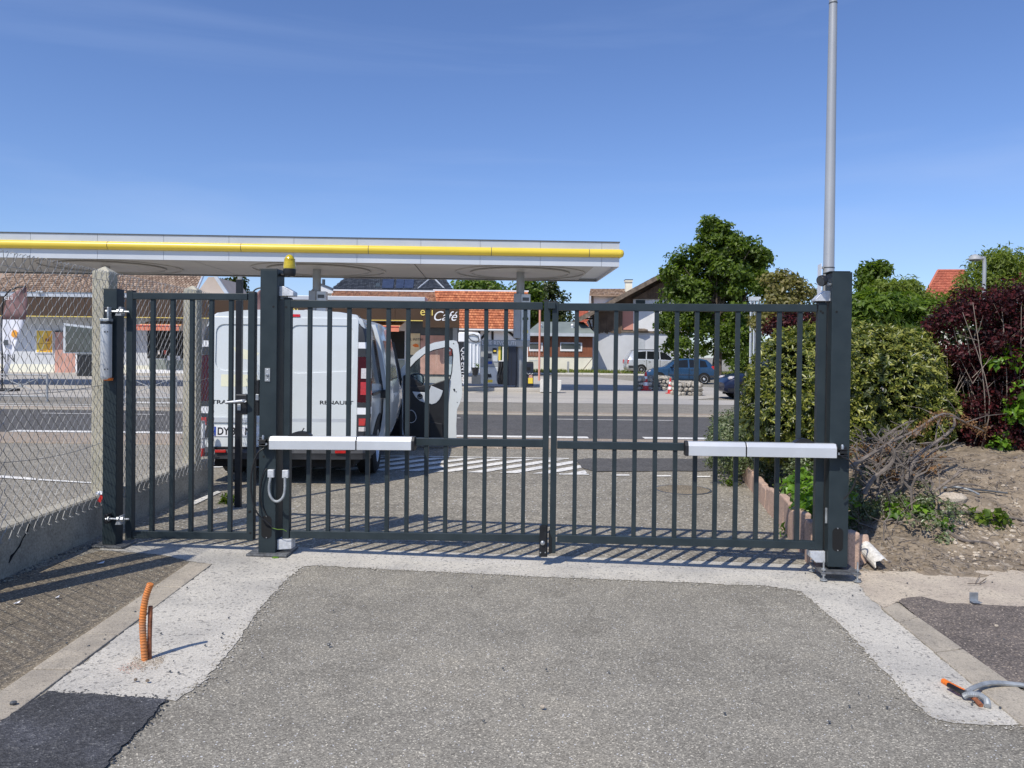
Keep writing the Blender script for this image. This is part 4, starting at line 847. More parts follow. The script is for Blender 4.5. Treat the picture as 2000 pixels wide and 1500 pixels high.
tree('willow_tree', 'yellow green drooping tree in front of the left end of the red roof', 'tree', b0, at(1760, 580, Y), [blob(1745, 575, 32, 30, Y), blob(1755, 560, 22, 18, Y), blob(1795, 575, 34, 30, Y), blob(1770, 610, 60, 34, Y), blob(1820, 600, 26, 24, Y)], 0.14, 90, 0.42, 11000, 0.2, 'lf_will', seed=9, droop=0.9, aspect=0.28, up=0.2)
Y = 32; b0 = at(1945, 700, Y); b0.z = 0
tree('willow_tree', 'large yellow green willow rising behind the street lamp', 'tree', b0, at(1950, 540, Y), [blob(1945, 535, 46, 42, Y), blob(1985, 530, 40, 36, Y), blob(1905, 565, 34, 34, Y), blob(1960, 505, 26, 16, Y), blob(1890, 590, 40, 30, Y), blob(2030, 560, 50, 50, Y), blob(1960, 580, 60, 30, Y)], 0.22, 130, 0.45, 16000, 0.21, 'lf_will', seed=10, droop=0.9, aspect=0.28, up=0.2)
Y = 17; b0 = at(1730, 705, Y); b0.z = 0.3
tree('elder_shrub', 'light green broad leaved shrub rising behind the clipped bush', 'shrub', b0, at(1730, 620, Y), [blob(1700, 610, 44, 36, Y), blob(1745, 615, 52, 44, Y), blob(1790, 640, 44, 44, Y), blob(1670, 625, 26, 40, Y), blob(1815, 625, 34, 36, Y)], 0.05, 110, 0.24, 9500, 0.15, 'lf_light', seed=11, trunkn='stem', aspect=0.42, shell=0.6)
# background trees behind the shop roofs
Y = 75; b0 = at(935, 700, Y); b0.z = 0.2
tree('lime_tree', 'bright green tree top above the orange tiled roof', 'tree', b0, at(935, 570, Y), [blob(912, 568, 26, 22, Y), blob(945, 566, 30, 22, Y), blob(965, 562, 20, 16, Y), blob(930, 600, 40, 30, Y)], 0.25, 50, 0.8, 5000, 0.4, 'lf_light', seed=12)
Y = 82; b0 = at(1072, 700, Y); b0.z = 0.2
tree('beech_tree', 'round dark tree behind the green roofed shed', 'tree', b0, at(1072, 600, Y), [blob(1070, 590, 36, 32, Y), blob(1098, 605, 26, 26, Y), blob(1040, 605, 30, 36, Y), blob(1060, 640, 50, 40, Y)], 0.3, 70, 1.0, 8000, 0.45, 'lf_dark', seed=13)
Y = 72; b0 = at(1030, 700, Y); b0.z = 0.2
tree('beech_tree', 'olive green tree just right of the canopy pillar', 'tree', b0, at(1030, 590, Y), [blob(1030, 568, 20, 22, Y), blob(1035, 600, 24, 36, Y), blob(1010, 575, 12, 16, Y)], 0.25, 40, 0.8, 4500, 0.4, 'lf_tree', seed=14)
Y = 70; b0 = at(458, 700, Y); b0.z = 0.2
tree('pine_tree', 'small conifer right of the beige gable under the canopy', 'tree', b0, at(458, 560, Y), [blob(450, 556, 13, 16, Y), blob(462, 560, 14, 14, Y), blob(455, 590, 24, 24, Y)], 0.2, 30, 0.6, 2400, 0.4, 'lf_dark', seed=15)
Y = 60
for i, (u, v, ru, rv) in enumerate(((1440, 705, 22, 30), (1480, 700, 30, 36))):
    b0 = at(u, 735, Y); b0.z = 0.25
    tree('hedge_shrub', ['loose green shrub under the right side of the big tree', 'darker shrub between the ribbed column and the clipped bush'][i], 'shrub', b0, at(u, v, Y), [blob(u, v, ru, rv, Y)], 0.05, 30, 0.4, 2400, 0.2, ['lf_light', 'lf_tree'][i], seed=20 + i, trunkn='stem')
# --- the clipped bush by the right post
Y = 8.6; bb = at(1640, 870, Y); bb.z = bank(3.6 - 0.5, Y)
bush = thing('clipped_bush', 'large clipped yellow green laurel bush behind the right gate post', 'bush', tuple(bb))
bl = [blob(1570, 765, 108, 126, Y, 0.7), blob(1690, 755, 128, 120, Y, 0.8), blob(1625, 715, 110, 82, Y, 0.7), blob(1742, 725, 80, 84, Y, 0.7), blob(1520, 800, 66, 96, Y, 0.6), blob(1770, 800, 66, 100, Y, 0.7), blob(1640, 830, 150, 70, Y, 0.7)]
rosettes('crown', M['lf_bush'], bl, 11500, 6, 0.062, bush, 31, 0.1)
mb = MB(); g = random.Random(3)
for i in range(26):
    b = bl[i % 7]; p = Vector((bb.x + g.uniform(-.5, .5), Y + g.uniform(-.3, .3), bb.z - 0.1)); q = Vector((b[0] + g.uniform(-.7, .7) * b[3], b[1] + g.uniform(-.7, .7) * b[4], b[2] + g.uniform(-.3, .8) * b[5]))
    mb.tube([p, p.lerp(q, .5) + Vector((g.uniform(-.1, .1), 0, .05)), q], [0.02, 0.013, 0.005], 5)
mb.build('stems', M['bark'], bush, smooth=True)
foliage('inner_shade_leaves', M['lf_dark'], [(b[0], b[1], b[2], b[3] * .88, b[4] * .88, b[5] * .9) for b in bl], 300, 0.14, 16000, 0.075, bush, 32, aspect=0.55, shell=0.3)  # inner leaves coloured dark, painting the shade in gaps between the rosettes
# --- purple barberry with pale stems
Y = 8.3; bb = at(1905, 880, Y); bb.z = bank(bb.x - 0.5, Y)
brb = thing('purple_bush', 'dark purple bush with bare pale stems at the right edge', 'bush', tuple(bb))
bl = [blob(1900, 600, 42, 34, Y, .4), blob(1960, 590, 50, 40, Y, .4), blob(1850, 625, 34, 34, Y, .35), blob(1995, 640, 60, 70, Y, .5), blob(1965, 730, 60, 80, Y, .5), blob(1985, 830, 60, 70, Y, .5), blob(1900, 720, 42, 50, Y, .4), blob(1885, 800, 36, 50, Y, .4), blob(1920, 850, 40, 34, Y, .4), blob(2060, 700, 80, 160, Y, .6), blob(1845, 680, 24, 40, Y, .3), blob(1930, 660, 50, 50, Y, .4)]
foliage('crown', M['lf_purp'], bl, 520, 0.12, 40000, 0.038, brb, 33, aspect=0.6, up=0.3, outw=0.4, shell=0.8)
mb = MB(); g = random.Random(5); tips = [(1862, 640), (1880, 610), (1900, 590), (1915, 575), (1935, 600), (1955, 580), (1975, 600), (1995, 590), (1850, 690), (1870, 700), (1890, 660), (1920, 640), (1940, 640), (1840, 650), (1985, 680), (1910, 700), (1960, 700), (1875, 560), (1905, 560), (1950, 560)]
for i, (u, v) in enumerate(tips[:10]):
    p = at(lerp(1925, u, .55) + g.uniform(-14, 14), 905, Y); q = at(u, v, Y - 0.25 + g.uniform(-.25, .3)); m = p.lerp(q, 0.45) + Vector((g.uniform(-.16, .16), -0.10 + g.uniform(-.1, .12), 0.0))
    mb.tube(sm([p, m, q], 4), [0.0085 - 0.0007 * k for k in range(9)], 5)
    for j in range(4):
        s = p.lerp(q, g.uniform(.45, .9)) + Vector((0, -.06, 0)); mb.tube([s, s + Vector((g.uniform(-.2, .2), g.uniform(-.15, .05), g.uniform(.05, .3)))], [0.004, 0.0015], 4)
mb.build('stems', M['barkp'], brb, smooth=True)
# green shrub between clipped and purple bush, and leaves along the bank
gs = thing('green_shrub', 'dark green leafy shrub growing low between the clipped bush and the purple bush', 'shrub', tuple(at(1830, 870, 8.7)))
foliage('crown', M['lf_dark'], [blob(1880, 680, 40, 60, 9.2, .4), blob(1940, 650, 46, 60, 9.3, .4), blob(2000, 680, 50, 90, 9.3, .4), blob(1830, 740, 50, 90, 8.9, .4), blob(1860, 810, 60, 70, 8.8, .4), blob(1920, 840, 60, 44, 8.7, .4), blob(1970, 800, 60, 90, 8.9, .4)], 200, 0.14, 13000, 0.065, gs, 34, aspect=0.6, shell=0.7)
foliage('young_leaves', M['lf_ivy'], [blob(1835, 790, 26, 40, 8.3, .2), blob(1965, 700, 34, 30, 8.0, .2), blob(1990, 790, 20, 50, 8.0, .2)], 24, 0.1, 520, 0.075, gs, 35, aspect=0.6, shell=0.9)
gst = MB(); g = random.Random(8)
for i in range(12):
    p = at(1840 + g.uniform(-20, 130), 880, 8.8); gst.tube([p, p + Vector((g.uniform(-.2, .2), g.uniform(-.1, .1), g.uniform(.4, 1.0)))], [0.01, 0.003], 5)
gst.build('stems', M['bark'], gs)
# ivy tufts on the bank
for i, (u, v, ru, rv, n, lab) in enumerate(((1960, 868, 26, 16, 60, 'small tuft of ivy under the purple bush'), (1805, 1003, 22, 14, 46, 'bright ivy tuft on the soil beside the concrete lump'), (1745, 1000, 12, 10, 22, 'small ivy tuft among the cut twigs'), (1940, 1010, 44, 26, 70, 'weedy green leaves on the bank at the right edge'), (1845, 1030, 10, 10, 16, 'tiny green seedling on the bank'))):
    p = onbank(u, v + rv * .6); t = thing('ivy_plant', lab, 'plant', tuple(p)); k = p.y / F
    foliage('leaves', M['lf_ivy' if i != 3 else 'lf_light'], [(p.x, p.y, p.z + rv * k * .7, ru * k, .08, rv * k)], 14, 0.05, n * 2, 0.055, t, 40 + i, aspect=0.85, shell=0.8, up=0.9)
    MB().tube([p - Vector((0, 0, .03)), p + Vector((.01, 0, rv * k))], .003, 4).build('stem', M['bark'], t)
# --- edging stones of the planting strip
es = thing('planter_edging', 'row of upright pinkish edging stones along the planting strip right of the driveway', 'edging', (2.4, 6, gz(2.4, 6)))
def edst(x, y, wd, hgt, dp, ang, tilt=0.0):
    a = Vector((math.cos(ang), math.sin(ang), 0)); b = Vector((-a.y, a.x, 0)); z = gz(x, y)
    upv = (Vector((0, 0, 1)) + b * tilt).normalized()
    MB().obox(Vector((x, y, z + hgt / 2 - 0.05)), a, upv.cross(a), upv, wd, dp, hgt + 0.1).build('edging_stone', M['palis'], es, bevel=0.014)
g = random.Random(2); x, y = 2.33, 5.98
edst(2.30, 5.80, 0.13, 0.33, 0.10, 1.5, .02)
stones = 0
for i in range(21):
    s = i / 21; d = Vector((0.17, 1)).normalized() if i < 14 else Vector((0.3, 1)).normalized(); L_ = 0.25
    y += d.y * (L_ + .008); x += d.x * (L_ + .008)
    edst(x, y, L_, (0.30 if i < 4 else 0.27 - 0.006 * i) + g.uniform(-.03, .02), 0.07, math.atan2(d.y, d.x) + g.uniform(-.05, .05), g.uniform(-.06, .03))
q = onG(1665, 1117); edst(q.x + 0.0, q.y + 0.05, 0.095, 0.29, 0.12, 0.05, 0.0)
edst(q.x + 0.12, q.y + 0.22, 0.24, 0.22, 0.07, 0.15, 0.35)
# --- low ground cover with ivy along the driveway
gc = thing('ground_cover_shrub', 'low grey green shrub bed along the edging stones behind the right gate leaf', 'shrub bed', (3.0, 8.5, 0.0), kind='stuff')
gb = []
for i in range(26):
    y = 6.3 + i * 0.2; x = 2.45 + 0.17 * (y - 6) + (0.13 * (y - 9.5) if y > 9.5 else 0)
    hgt = 0.34 + 0.36 * sst(6.3, 9.5, y)
    ov = 0.42 - 0.62 * sst(8.2, 10.6, y)
    gb.append((x + ov, y, hgt * 0.55, 0.42, 0.25, hgt * 0.62)); gb.append((x + ov + 0.48, y, hgt * 0.55, 0.4, 0.25, hgt * 0.6))
gb += [(0.275 * y + .12, y, .42, .3, .25, .36) for y in (9.2, 9.5, 9.8, 10.1, 10.4, 10.7, 11.0)] * 2
foliage('leaves', M['lf_cot'], gb, 700, 0.10, 44000, 0.034, gc, 36, aspect=0.55, up=0.5, shell=0.3)
foliage('ivy_leaves', M['lf_ivy'], [(2.52 + 0.17 * (y - 6), y, 0.24 + 0.05 * (y - 6), 0.16, 0.14, 0.15) for y in (6.25, 6.45, 6.6, 6.8, 7.0, 7.25)] + [(2.66, 6.5, 0.34, 0.2, 0.25, 0.08)], 60, 0.10, 700, 0.07, gc, 37, aspect=0.85, up=0.6, shell=0.5)
for lab, u, v, n in (('small weed at the foot of the edging stones', 1527, 1050, 10), ('green weed tuft beside the slim black post', 445, 985, 60), ('weed at the far end of the edging stones', 1425, 950, 40)):
    p = onG(u, v); t = thing('weed', lab, 'weed', (p.x, p.y, p.z)); foliage('leaves', M['lf_ivy' if n == 10 else 'lf_tree'], [(p.x, p.y, p.z + .05, .05 + .001 * n, .05, .06)], 8, .03, n * 2, .06, t, 50 + n, aspect=.3, up=.1, shell=.9); MB().tube([p, p + Vector((0, 0, .08))], .002, 4).build('stem', M['bark'], t)
# ================================================================== cut branches, debris
def branch(lab, pts, r, mat='barkg', twigs=0, seed=1):
    r *= 1.3
    g = random.Random(seed); q = sm([(onbank(u, v) + Vector((0, 0, h))) if h < .5 else at(u, v, h) for u, v, h in pts], 4); n = len(q); t = thing('branch', lab, 'branch', tuple(q[0]), group='cut branches dumped on the soil bank')
    MB().tube(q, [lerp(r, r * .45, i / (n - 1)) * (1 + .12 * (i % 2)) for i in range(n)], 6).build('stem', M[mat], t, smooth=True)
    mb = MB()
    for i in range(twigs):
        p = q[g.randrange(2, n)]; d = Vector((g.uniform(-1, 1), g.uniform(-.6, .6), g.uniform(-.2, .9))).normalized() * g.uniform(.12, .35); mb.tube([p, p + d * .5 + Vector((0, 0, .02)), p + d], [r * .3, r * .22, r * .1], 4)
    if twigs: mb.build('twigs', M[mat], t)
    return t, q
B1, q1 = branch('long bare branch arching up to the right over the soil bank', [(1735, 965, 6.75), (1765, 945, 6.75), (1778, 915, 6.8), (1798, 885, 6.9), (1836, 858, 7.0), (1862, 835, 7.1), (1864, 815, 7.15)], .018, twigs=5, seed=2)
B2, q2 = branch('straight branch with dry orange needles reaching up from the gate post', [(1662, 912, 6.5), (1700, 888, 6.55), (1740, 864, 6.6), (1785, 842, 6.7), (1815, 822, 6.8)], .014, twigs=6, seed=3)
B3, q3 = branch('hooked grey branch standing in the middle of the cut twigs', [(1688, 965, 6.5), (1706, 935, 6.5), (1740, 906, 6.5), (1746, 882, 6.5), (1733, 866, 6.5)], .016, twigs=4, seed=4)
B4, q4 = branch('topmost branch with drooping dry orange needle sprays', [(1786, 852, 6.8), (1815, 822, 6.9), (1850, 808, 7.0), (1885, 825, 7.0), (1922, 842, 7.0)], .012, twigs=5, seed=5)
B5, q5 = branch('long thin branch lying across the bank toward the right edge', [(1835, 1010, .03), (1880, 1007, .03), (1930, 1010, .03), (2005, 1024, .03)], .013, seed=6)
B6, q6 = branch('curved thin branch lying beside the gate post', [(1662, 945, .04), (1668, 975, .03), (1690, 990, .03), (1710, 992, .02)], .014, seed=7)
B7, q7 = branch('dark twig lying on the soil at the foot of the bank', [(1850, 1040, .01), (1880, 1060, .02), (1925, 1062, .01), (1945, 1072, .01)], .011, seed=8)
B8, q8 = branch('greyish root sticking out below the ivy tuft', [(1805, 985, .04), (1822, 1000, .03), (1833, 1020, .02), (1842, 1033, .0)], .016, seed=9)
for t, q, n, sd in ((B2, q2, 420, 61), (B4, q4, 560, 62), (B1, q1, 120, 63)):
    foliage('dry_needles', M['lf_dead'], [(p.x, p.y, p.z, .07, .07, .06) for p in q[len(q) // 3:]], 60, .035, n, .024, t, sd, aspect=.3, shell=.9, up=.2)
br = thing('brush_pile', 'tangled heap of cut grey twigs beside the right gate post', 'brush pile', tuple(onbank(1720, 960)), kind='stuff')
mb = MB(); g = random.Random(12)
for i in range(300):
    u, v = g.gauss(1735, 48), g.gauss(945, 48)
    if u < 1664 or v > 1070 or v < 850: continue
    p = onbank(u, v) + Vector((0, 0, g.uniform(0, .2) * (v < 990) + .01)); a = g.uniform(0, 6.28); l = g.uniform(.1, .5); d = Vector((math.cos(a) * l * .8, math.sin(a) * l * .5, g.uniform(-.08, .3)))
    r = g.choice((.003, .004, .006, .009, .013)); mb.tube([p, p + d * .33 + Vector((g.uniform(-.05, .05), 0, g.uniform(0, .07))), p + d * .7 + Vector((g.uniform(-.05, .05), 0, g.uniform(0, .06))), p + d], [r, r * .9, r * .7, r * .4], 4)
mb.build('twigs', M['barkg'], br, kind='stuff')
foliage('dead_leaves', M['lf_dead'], [tuple(onbank(u, v) + Vector((0, 0, .1))) + (.2, .15, .1) for u, v in ((1700, 930), (1740, 950), (1790, 910), (1810, 930), (1690, 900))], 60, .07, 1300, .03, br, 64, aspect=.5, shell=1.0)
foliage('green_sprigs', M['lf_cot'], [tuple(onbank(u, v) + Vector((0, 0, .04))) + (.18, .12, .05) for u, v in ((1700, 1000), (1740, 990), (1770, 985), (1680, 1015), (1720, 930), (1760, 900))], 70, .06, 2400, .03, br, 65, aspect=.5, shell=1.0)
mb2 = MB()
lit = thing('soil_litter', 'dry twigs and crumbs scattered over the soil bank', 'litter', tuple(onbank(1850, 1060)), kind='stuff')
mb = MB()
for i in range(1700):
    u, v = g.uniform(1668, 2010), g.uniform(880, 1116); p = onbank(u, v) + Vector((0, 0, .004))
    if p.y > 9: continue
    if i % 2: a = g.uniform(0, 6.28); l = g.uniform(.02, .13); mb.tube([p, p + Vector((math.cos(a) * l * .5, math.sin(a) * l * .5, g.uniform(0, .02))), p + Vector((math.cos(a + .4) * l, math.sin(a + .4) * l, .0))], g.choice((.0015, .002, .003)), 4)
    else: s = g.choice((.004, .006, .008, .012, .02)); (mb2 if i % 5 else mb).rock(p, s, s, s * .7, i)
mb.build('twigs', M['barkg'], lit, kind='stuff'); mb2.build('clods', M['soil'], lit, kind='stuff')
mb = MB()
for i in range(150): p = onbank(g.uniform(1850, 2010), g.triangular(940, 1112, 1090)); s = g.choice((.006, .009, .013, .022)); mb.rock(p + Vector((0, 0, s * .3)), s, s * .8, s * .55, i, .3)
mb.build('pale_chips', M['sand'], lit, kind='stuff')
rk = onbank(1865, 975); t = thing('concrete_lump', 'pale broken concrete lump lying on the soil bank', 'concrete lump', tuple(rk))
MB().rock(rk + Vector((0, 0, .0)), .16, .1, .055, 5, .42).build('lump', M['sand'], t, bevel=.006)
def gcable(name, mat, r, lab, pts, h=.012): return cable(name, [onbank(u, v) + Vector((0, 0, h)) for u, v in pts], r, mat, lab)
gcable('grey_conduit', 'zincd', .009, 'short grey conduit piece bent over the concrete lump', [(1843, 964), (1865, 962), (1890, 967), (1912, 977)], .05)
gcable('dark_conduit', 'dgrey', .008, 'dark conduit lying behind the concrete lump', [(1845, 960), (1900, 964), (1968, 972)], .04)
pp_ = onG(1703, 1108); t = thing('broken_pipe', 'broken white half pipe leaning by the edging stone', 'pipe', tuple(pp_))
mb = MB(); c0 = at(1697, 1078, pp_.y + .05); c1 = at(1722, 1104, pp_.y - .12); ax = (c1 - c0).normalized(); sd = Vector((0.75, -0.2, 0.65)); sd = (sd - ax * sd.dot(ax)).normalized(); nn = ax.cross(sd)
ro = []; ri = []
for k in range(9):
    a = math.radians(-80 + 20 * k); rr_ = .055
    for lst, r_ in ((ro, rr_), (ri, rr_ - .007)): lst.append(nn * math.cos(a) * r_ + sd * math.sin(a) * r_)
ring = lambda c, e: [c + p + ax * (e * math.sin(i * 1.7)) for i, p in enumerate(ro + ri[::-1])]
mb.loft([ring(c0 - ax * .07, .01), ring(c0, 0), ring(c1, .012)]).build('half_shell', M['blockc'], t)
p = onG(1902, 1180); t = thing('metal_bracket', 'small galvanised angle bracket standing on the edge of the reddish asphalt', 'bracket', tuple(p)); 
MB().box(p.x - .028, p.x + .028, p.y + .0, p.y + .004, p.z + .02, p.z + .075).box(p.x - .028, p.x + .028, p.y - .045, p.y + .0, p.z + .02, p.z + .024).build('angle', M['zinc'], t, bevel=.001)
p = onG(1905, 1141); t = thing('dry_twig', 'forked dry twig on the pale strip near the angle bracket', 'twig', tuple(p)); MB().tube([onG(1890, 1140, .02), onG(1912, 1140, .02), onG(1926, 1130, .03)], .003, 5).tube([onG(1912, 1140, .02), onG(1924, 1139, .02)], .002, 5).tube([onG(1905, 1139, .02), onG(1914, 1122, .03)], .002, 5).build('stem', M['bark'], t)
# orange conduit and iron bar in the left foreground
p = onG(287, 1291); t = thing('orange_conduit', 'upright orange corrugated conduit stub on the new concrete', 'conduit', tuple(p)); Yc = p.y
q = sm([at(283, 1292, Yc), at(280, 1250, Yc), at(278.5, 1210, Yc), at(284, 1170, Yc), at(294, 1140, Yc)], 15)
MB().tube(q, [.0165 if i % 2 else .0142 for i in range(len(q))], 14).build('tube', M['orgdirt'], t, smooth=True, ang=25)
p2 = onG(292, 1288); t = thing('iron_bar', 'rusty upright iron bar beside the orange conduit', 'bar', tuple(p2)); MB().tube([p2, at(292, 1250, p2.y), at(294, 1184, p2.y)], .011, 8).build('rod', M['rust'], t)
# conduits on the ground at lower right
cable('orange_conduit', [onG(1842, 1330, .012), onG(1862, 1341, .016), onG(1885, 1352, .022)], .0125, 'orange', 'short orange conduit end lying by the right kerb', 'conduit', .12, 10, None, 10)
cable('black_conduit', [onG(1853, 1338, .03), onG(1872, 1348, .034), onG(1890, 1356, .03)], .012, 'black', 'black sleeve on the orange conduit end by the right kerb', 'conduit')
cable('grey_conduit', [onG(1887, 1352, .03), onG(1905, 1342, .04), onG(1935, 1334, .035), onG(1985, 1337, .02), onG(2100, 1350, .02)], .0115, 'zincd', 'smooth grey conduit running off to the right edge', 'conduit')
cable('corrugated_conduit', [onG(1883, 1360, .02), onG(1893, 1356, .036), onG(1912, 1358, .038), onG(1926, 1367, .03), onG(1929, 1379, .016)], .013, 'zincd', 'grey corrugated conduit loop lying by the right kerb', 'conduit', .14, 10, None, 12)
cable('rusty_pipe_end', [onG(1916, 1378, .012), onG(1905, 1366, .02), onG(1895, 1358, .022)], .011, 'rust', 'rusty rod end under the grey corrugated loop', 'rod')
# loose stones and litter on the yard
pe = MB(); g = random.Random(31)
for i in range(150):
    if i < 60: u, v = g.uniform(150, 560), g.uniform(1090, 1370)
    elif i < 105: u, v = g.uniform(1560, 2000), g.uniform(1120, 1420)
    else: u, v = g.uniform(0, 2000), g.uniform(1090, 1500)
    s = g.choice((.002, .003, .003, .004, .006)); pe.rock(onG(u, v, .012), s, s, s * .7, i)
pe.build('loose_grit', M['dgrey'], None, kind='stuff')
for i, (u, v, s, m, lab) in enumerate(((1060, 1380, .012, 'sand', 'single ochre pebble on the open asphalt'), (642, 1259, .011, 'dgrey', 'small black stone on the asphalt left of centre'), (26, 1373, .015, 'dgrey', 'dark stone on the kerb beside the black patch'), (1946, 1222, .012, 'sand', 'pale leaf scrap on the reddish asphalt'), (288, 1329, .010, 'wood', 'brownish stone in front of the orange conduit'), (265, 1327, .009, 'wood', 'brown crumb left of the stone in front of the conduit'))):
    MB().rock(onG(u, v, .016), s, s * .8, s * .6, i).build('pebble', M[m], None, label=lab, cat='pebble')
for i, (u, v, w_, lab) in enumerate(((197, 1100, .045, 'crumpled white paper scrap near the slim gate post'), (112, 1167, .022, 'small white paper square in the shadow band'), (33, 1178, .034, 'torn white paper strip in the shadow band at the left edge'))):
    p = onG(u, v, .012); mb = MB(); mb.add([p + Vector((-w_ / 2, -w_ * .3, 0)), p + Vector((w_ / 2, -w_ * .2, .004)), p + Vector((w_ * .4, w_ * .4, .012)), p + Vector((-w_ * .4, w_ * .35, 0)), p + Vector((0, 0, .006)), p + Vector((0, 0, -.004))], [(0, 1, 4), (1, 2, 4), (2, 3, 4), (3, 0, 4), (1, 0, 5), (2, 1, 5), (3, 2, 5), (0, 3, 5)]); mb.build('paper_scrap', M['wht'], None, label=lab, cat='paper')
q = at(195, 963, 5.85); t = thing('barrier_tape', 'scrap of red and white tape stuck on the wall end beside the slim post', 'tape', tuple(q))
MB().rock(q, .03, .02, .016, 4).build('white_piece', M['wht'], t); MB().obox(q + Vector((.012, -.01, -.04)), (1, 0, -.5), (0, 1, 0), (.45, 0, 1), .022, .006, .05).build('red_piece', M['red'], t)
# red and white marker pole beyond the wall end
q = onG(386, 975); t = thing('marker_pole', 'red and white striped marker pole tied at the wall end', 'pole', (q.x, 8.42, gz(q.x, 8.42)))
a, b = at(391, 970, 8.42), at(396, 826, 8.42)
for i in range(6):
    s0, s1 = (0, .19, .37, .49, .66, 1)[i], (.19, .37, .49, .66, 1, 1.03)[i]
    MB().tube([a.lerp(b, s0), a.lerp(b, s1)], .028 if i < 5 else .02, 12).build('white_band' if i in (0, 2, 4, 5) else 'red_band', M['wht' if i in (0, 2, 4) else ('red' if i < 5 else 'zincd')], t)
MB().tube([at(352, 856, 8.38), at(375, 858, 8.37), at(401, 857, 8.37)], .004, 5).build('tie_wire', M['black'], t)
# ================================================================== THE WHITE VAN
VY, VX, VR = 8.62, -2.565, 0.04
vz = gz(VX, VY); Mv = frame((VX, VY, vz), VR)
van = thing('delivery_van', 'white delivery van parked behind the gate with its passenger door open', 'van', (VX, VY, vz), VR)
PRO = [(0.66, 0.30), (0.84, 0.32), (0.915, 0.48), (0.95, 0.75), (0.956, 1.0), (0.95, 1.25), (0.935, 1.55), (0.915, 1.76), (0.88, 1.87), (0.80, 1.93), (0.62, 1.957), (0.3, 1.972)]
def hw(z):
    for (x0, z0), (x1, z1) in zip(PRO, PRO[1:]):
        if z0 <= z <= z1: return lerp(x0, x1, (z - z0) / (z1 - z0))
    return PRO[-1][0]
LS = 0.0593
def lean(z): return LS * max(0.0, z - 0.40)
def tum(z, k=0.135): return 1 - k * max(0.0, z - 1.0)
def hs(z): return hw(z) * tum(z)
def vring(y, sx=1.0, zs=1.0, zo=0.0, lz=1.0, tk=0.135):
    r = []
    for x, z in PRO: r.append((x * sx * tum(z, tk), y + lean(z) * lz, zo + 0.30 + (z - 0.30) * zs))
    return r + [(-x, yy, zz) for x, yy, zz in r[::-1]]
mb = MB(Mv)
mb.loft([vring(0.0, 0.93, tk=0), vring(0.03, 0.975, tk=0), vring(0.10, 1.0, tk=.02), vring(0.3, 1.0, lz=.9), vring(1.2, 1.0, lz=.5), vring(2.7, 1.0, lz=0), vring(3.2, 0.99, 0.995, lz=0), vring(3.6, 0.98, 0.93, lz=0), vring(4.2, 0.97, 0.63, lz=0), vring(4.85, 0.92, 0.48, lz=0), vring(5.0, 0.8, 0.36, .06, lz=0)])
mb.build('body', M['white'], van, smooth=True, ang=32)
def vp(x, z, off=0.0): return (x, lean(z) - off, z)
def plateR(poly, off0, off1, nm, mat, parent=van, bev=0.0, smooth=False):     # a plate on the rear face
    n = len(poly)
    return MB(Mv).add([vp(x, z, off0) for x, z in poly] + [vp(x, z, off1) for x, z in poly], [tuple(range(n)), tuple(range(2 * n - 1, n - 1, -1))] + [(i, n + i, n + (i + 1) % n, (i + 1) % n) for i in range(n)]).build(nm, M[mat], parent, bevel=bev, smooth=smooth)
def rrect(x0, x1, z0, z1, r, k=4):
    o = []
    for cx, cz, a0 in ((x1 - r, z1 - r, 0), (x0 + r, z1 - r, 90), (x0 + r, z0 + r, 180), (x1 - r, z0 + r, 270)):
        for j in range(k + 1): a = math.radians(a0 + 90 * j / k); o.append((cx + r * math.cos(a), cz + r * math.sin(a)))
    return o
def rdoor(x0, x1, sgn, nm):
    inner = rrect(min(x0, x1) + .05, max(x0, x1) - .05, 1.27, 1.80, .09)
    inner = [(x, z + (0.05 * (x * sgn - .4) if z < 1.5 else 0.0)) for x, z in inner]
    outer = rrect(min(x0, x1), max(x0, x1), 0.40, 1.885, .03); n = len(inner)
    v = [vp(x, z, .012) for x, z in outer] + [vp(x, z, .012) for x, z in inner] + [vp(x * 1.0, z, -.004) for x, z in inner] + [vp(x, z, -.02) for x, z in outer]
    f = [(i, (i + 1) % n, n + (i + 1) % n, n + i) for i in range(n)] + [(n + i, n + (i + 1) % n, 2 * n + (i + 1) % n, 2 * n + i) for i in range(n)] + [tuple(2 * n + i for i in range(n))] + [(i, 3 * n + i, 3 * n + (i + 1) % n, (i + 1) % n) for i in range(n)]
    return MB(Mv).add(v, f).build('rear_door', M['white'], van, bevel=.004)
dl = rdoor(-.82, -.006, -1, 'l'); dr = rdoor(.006, .82, 1, 'r')
def vzv(v): return at(700, v, VY).z - vz
def vxu(u, Y=VY): return (at(u, 800, Y).x - VX)
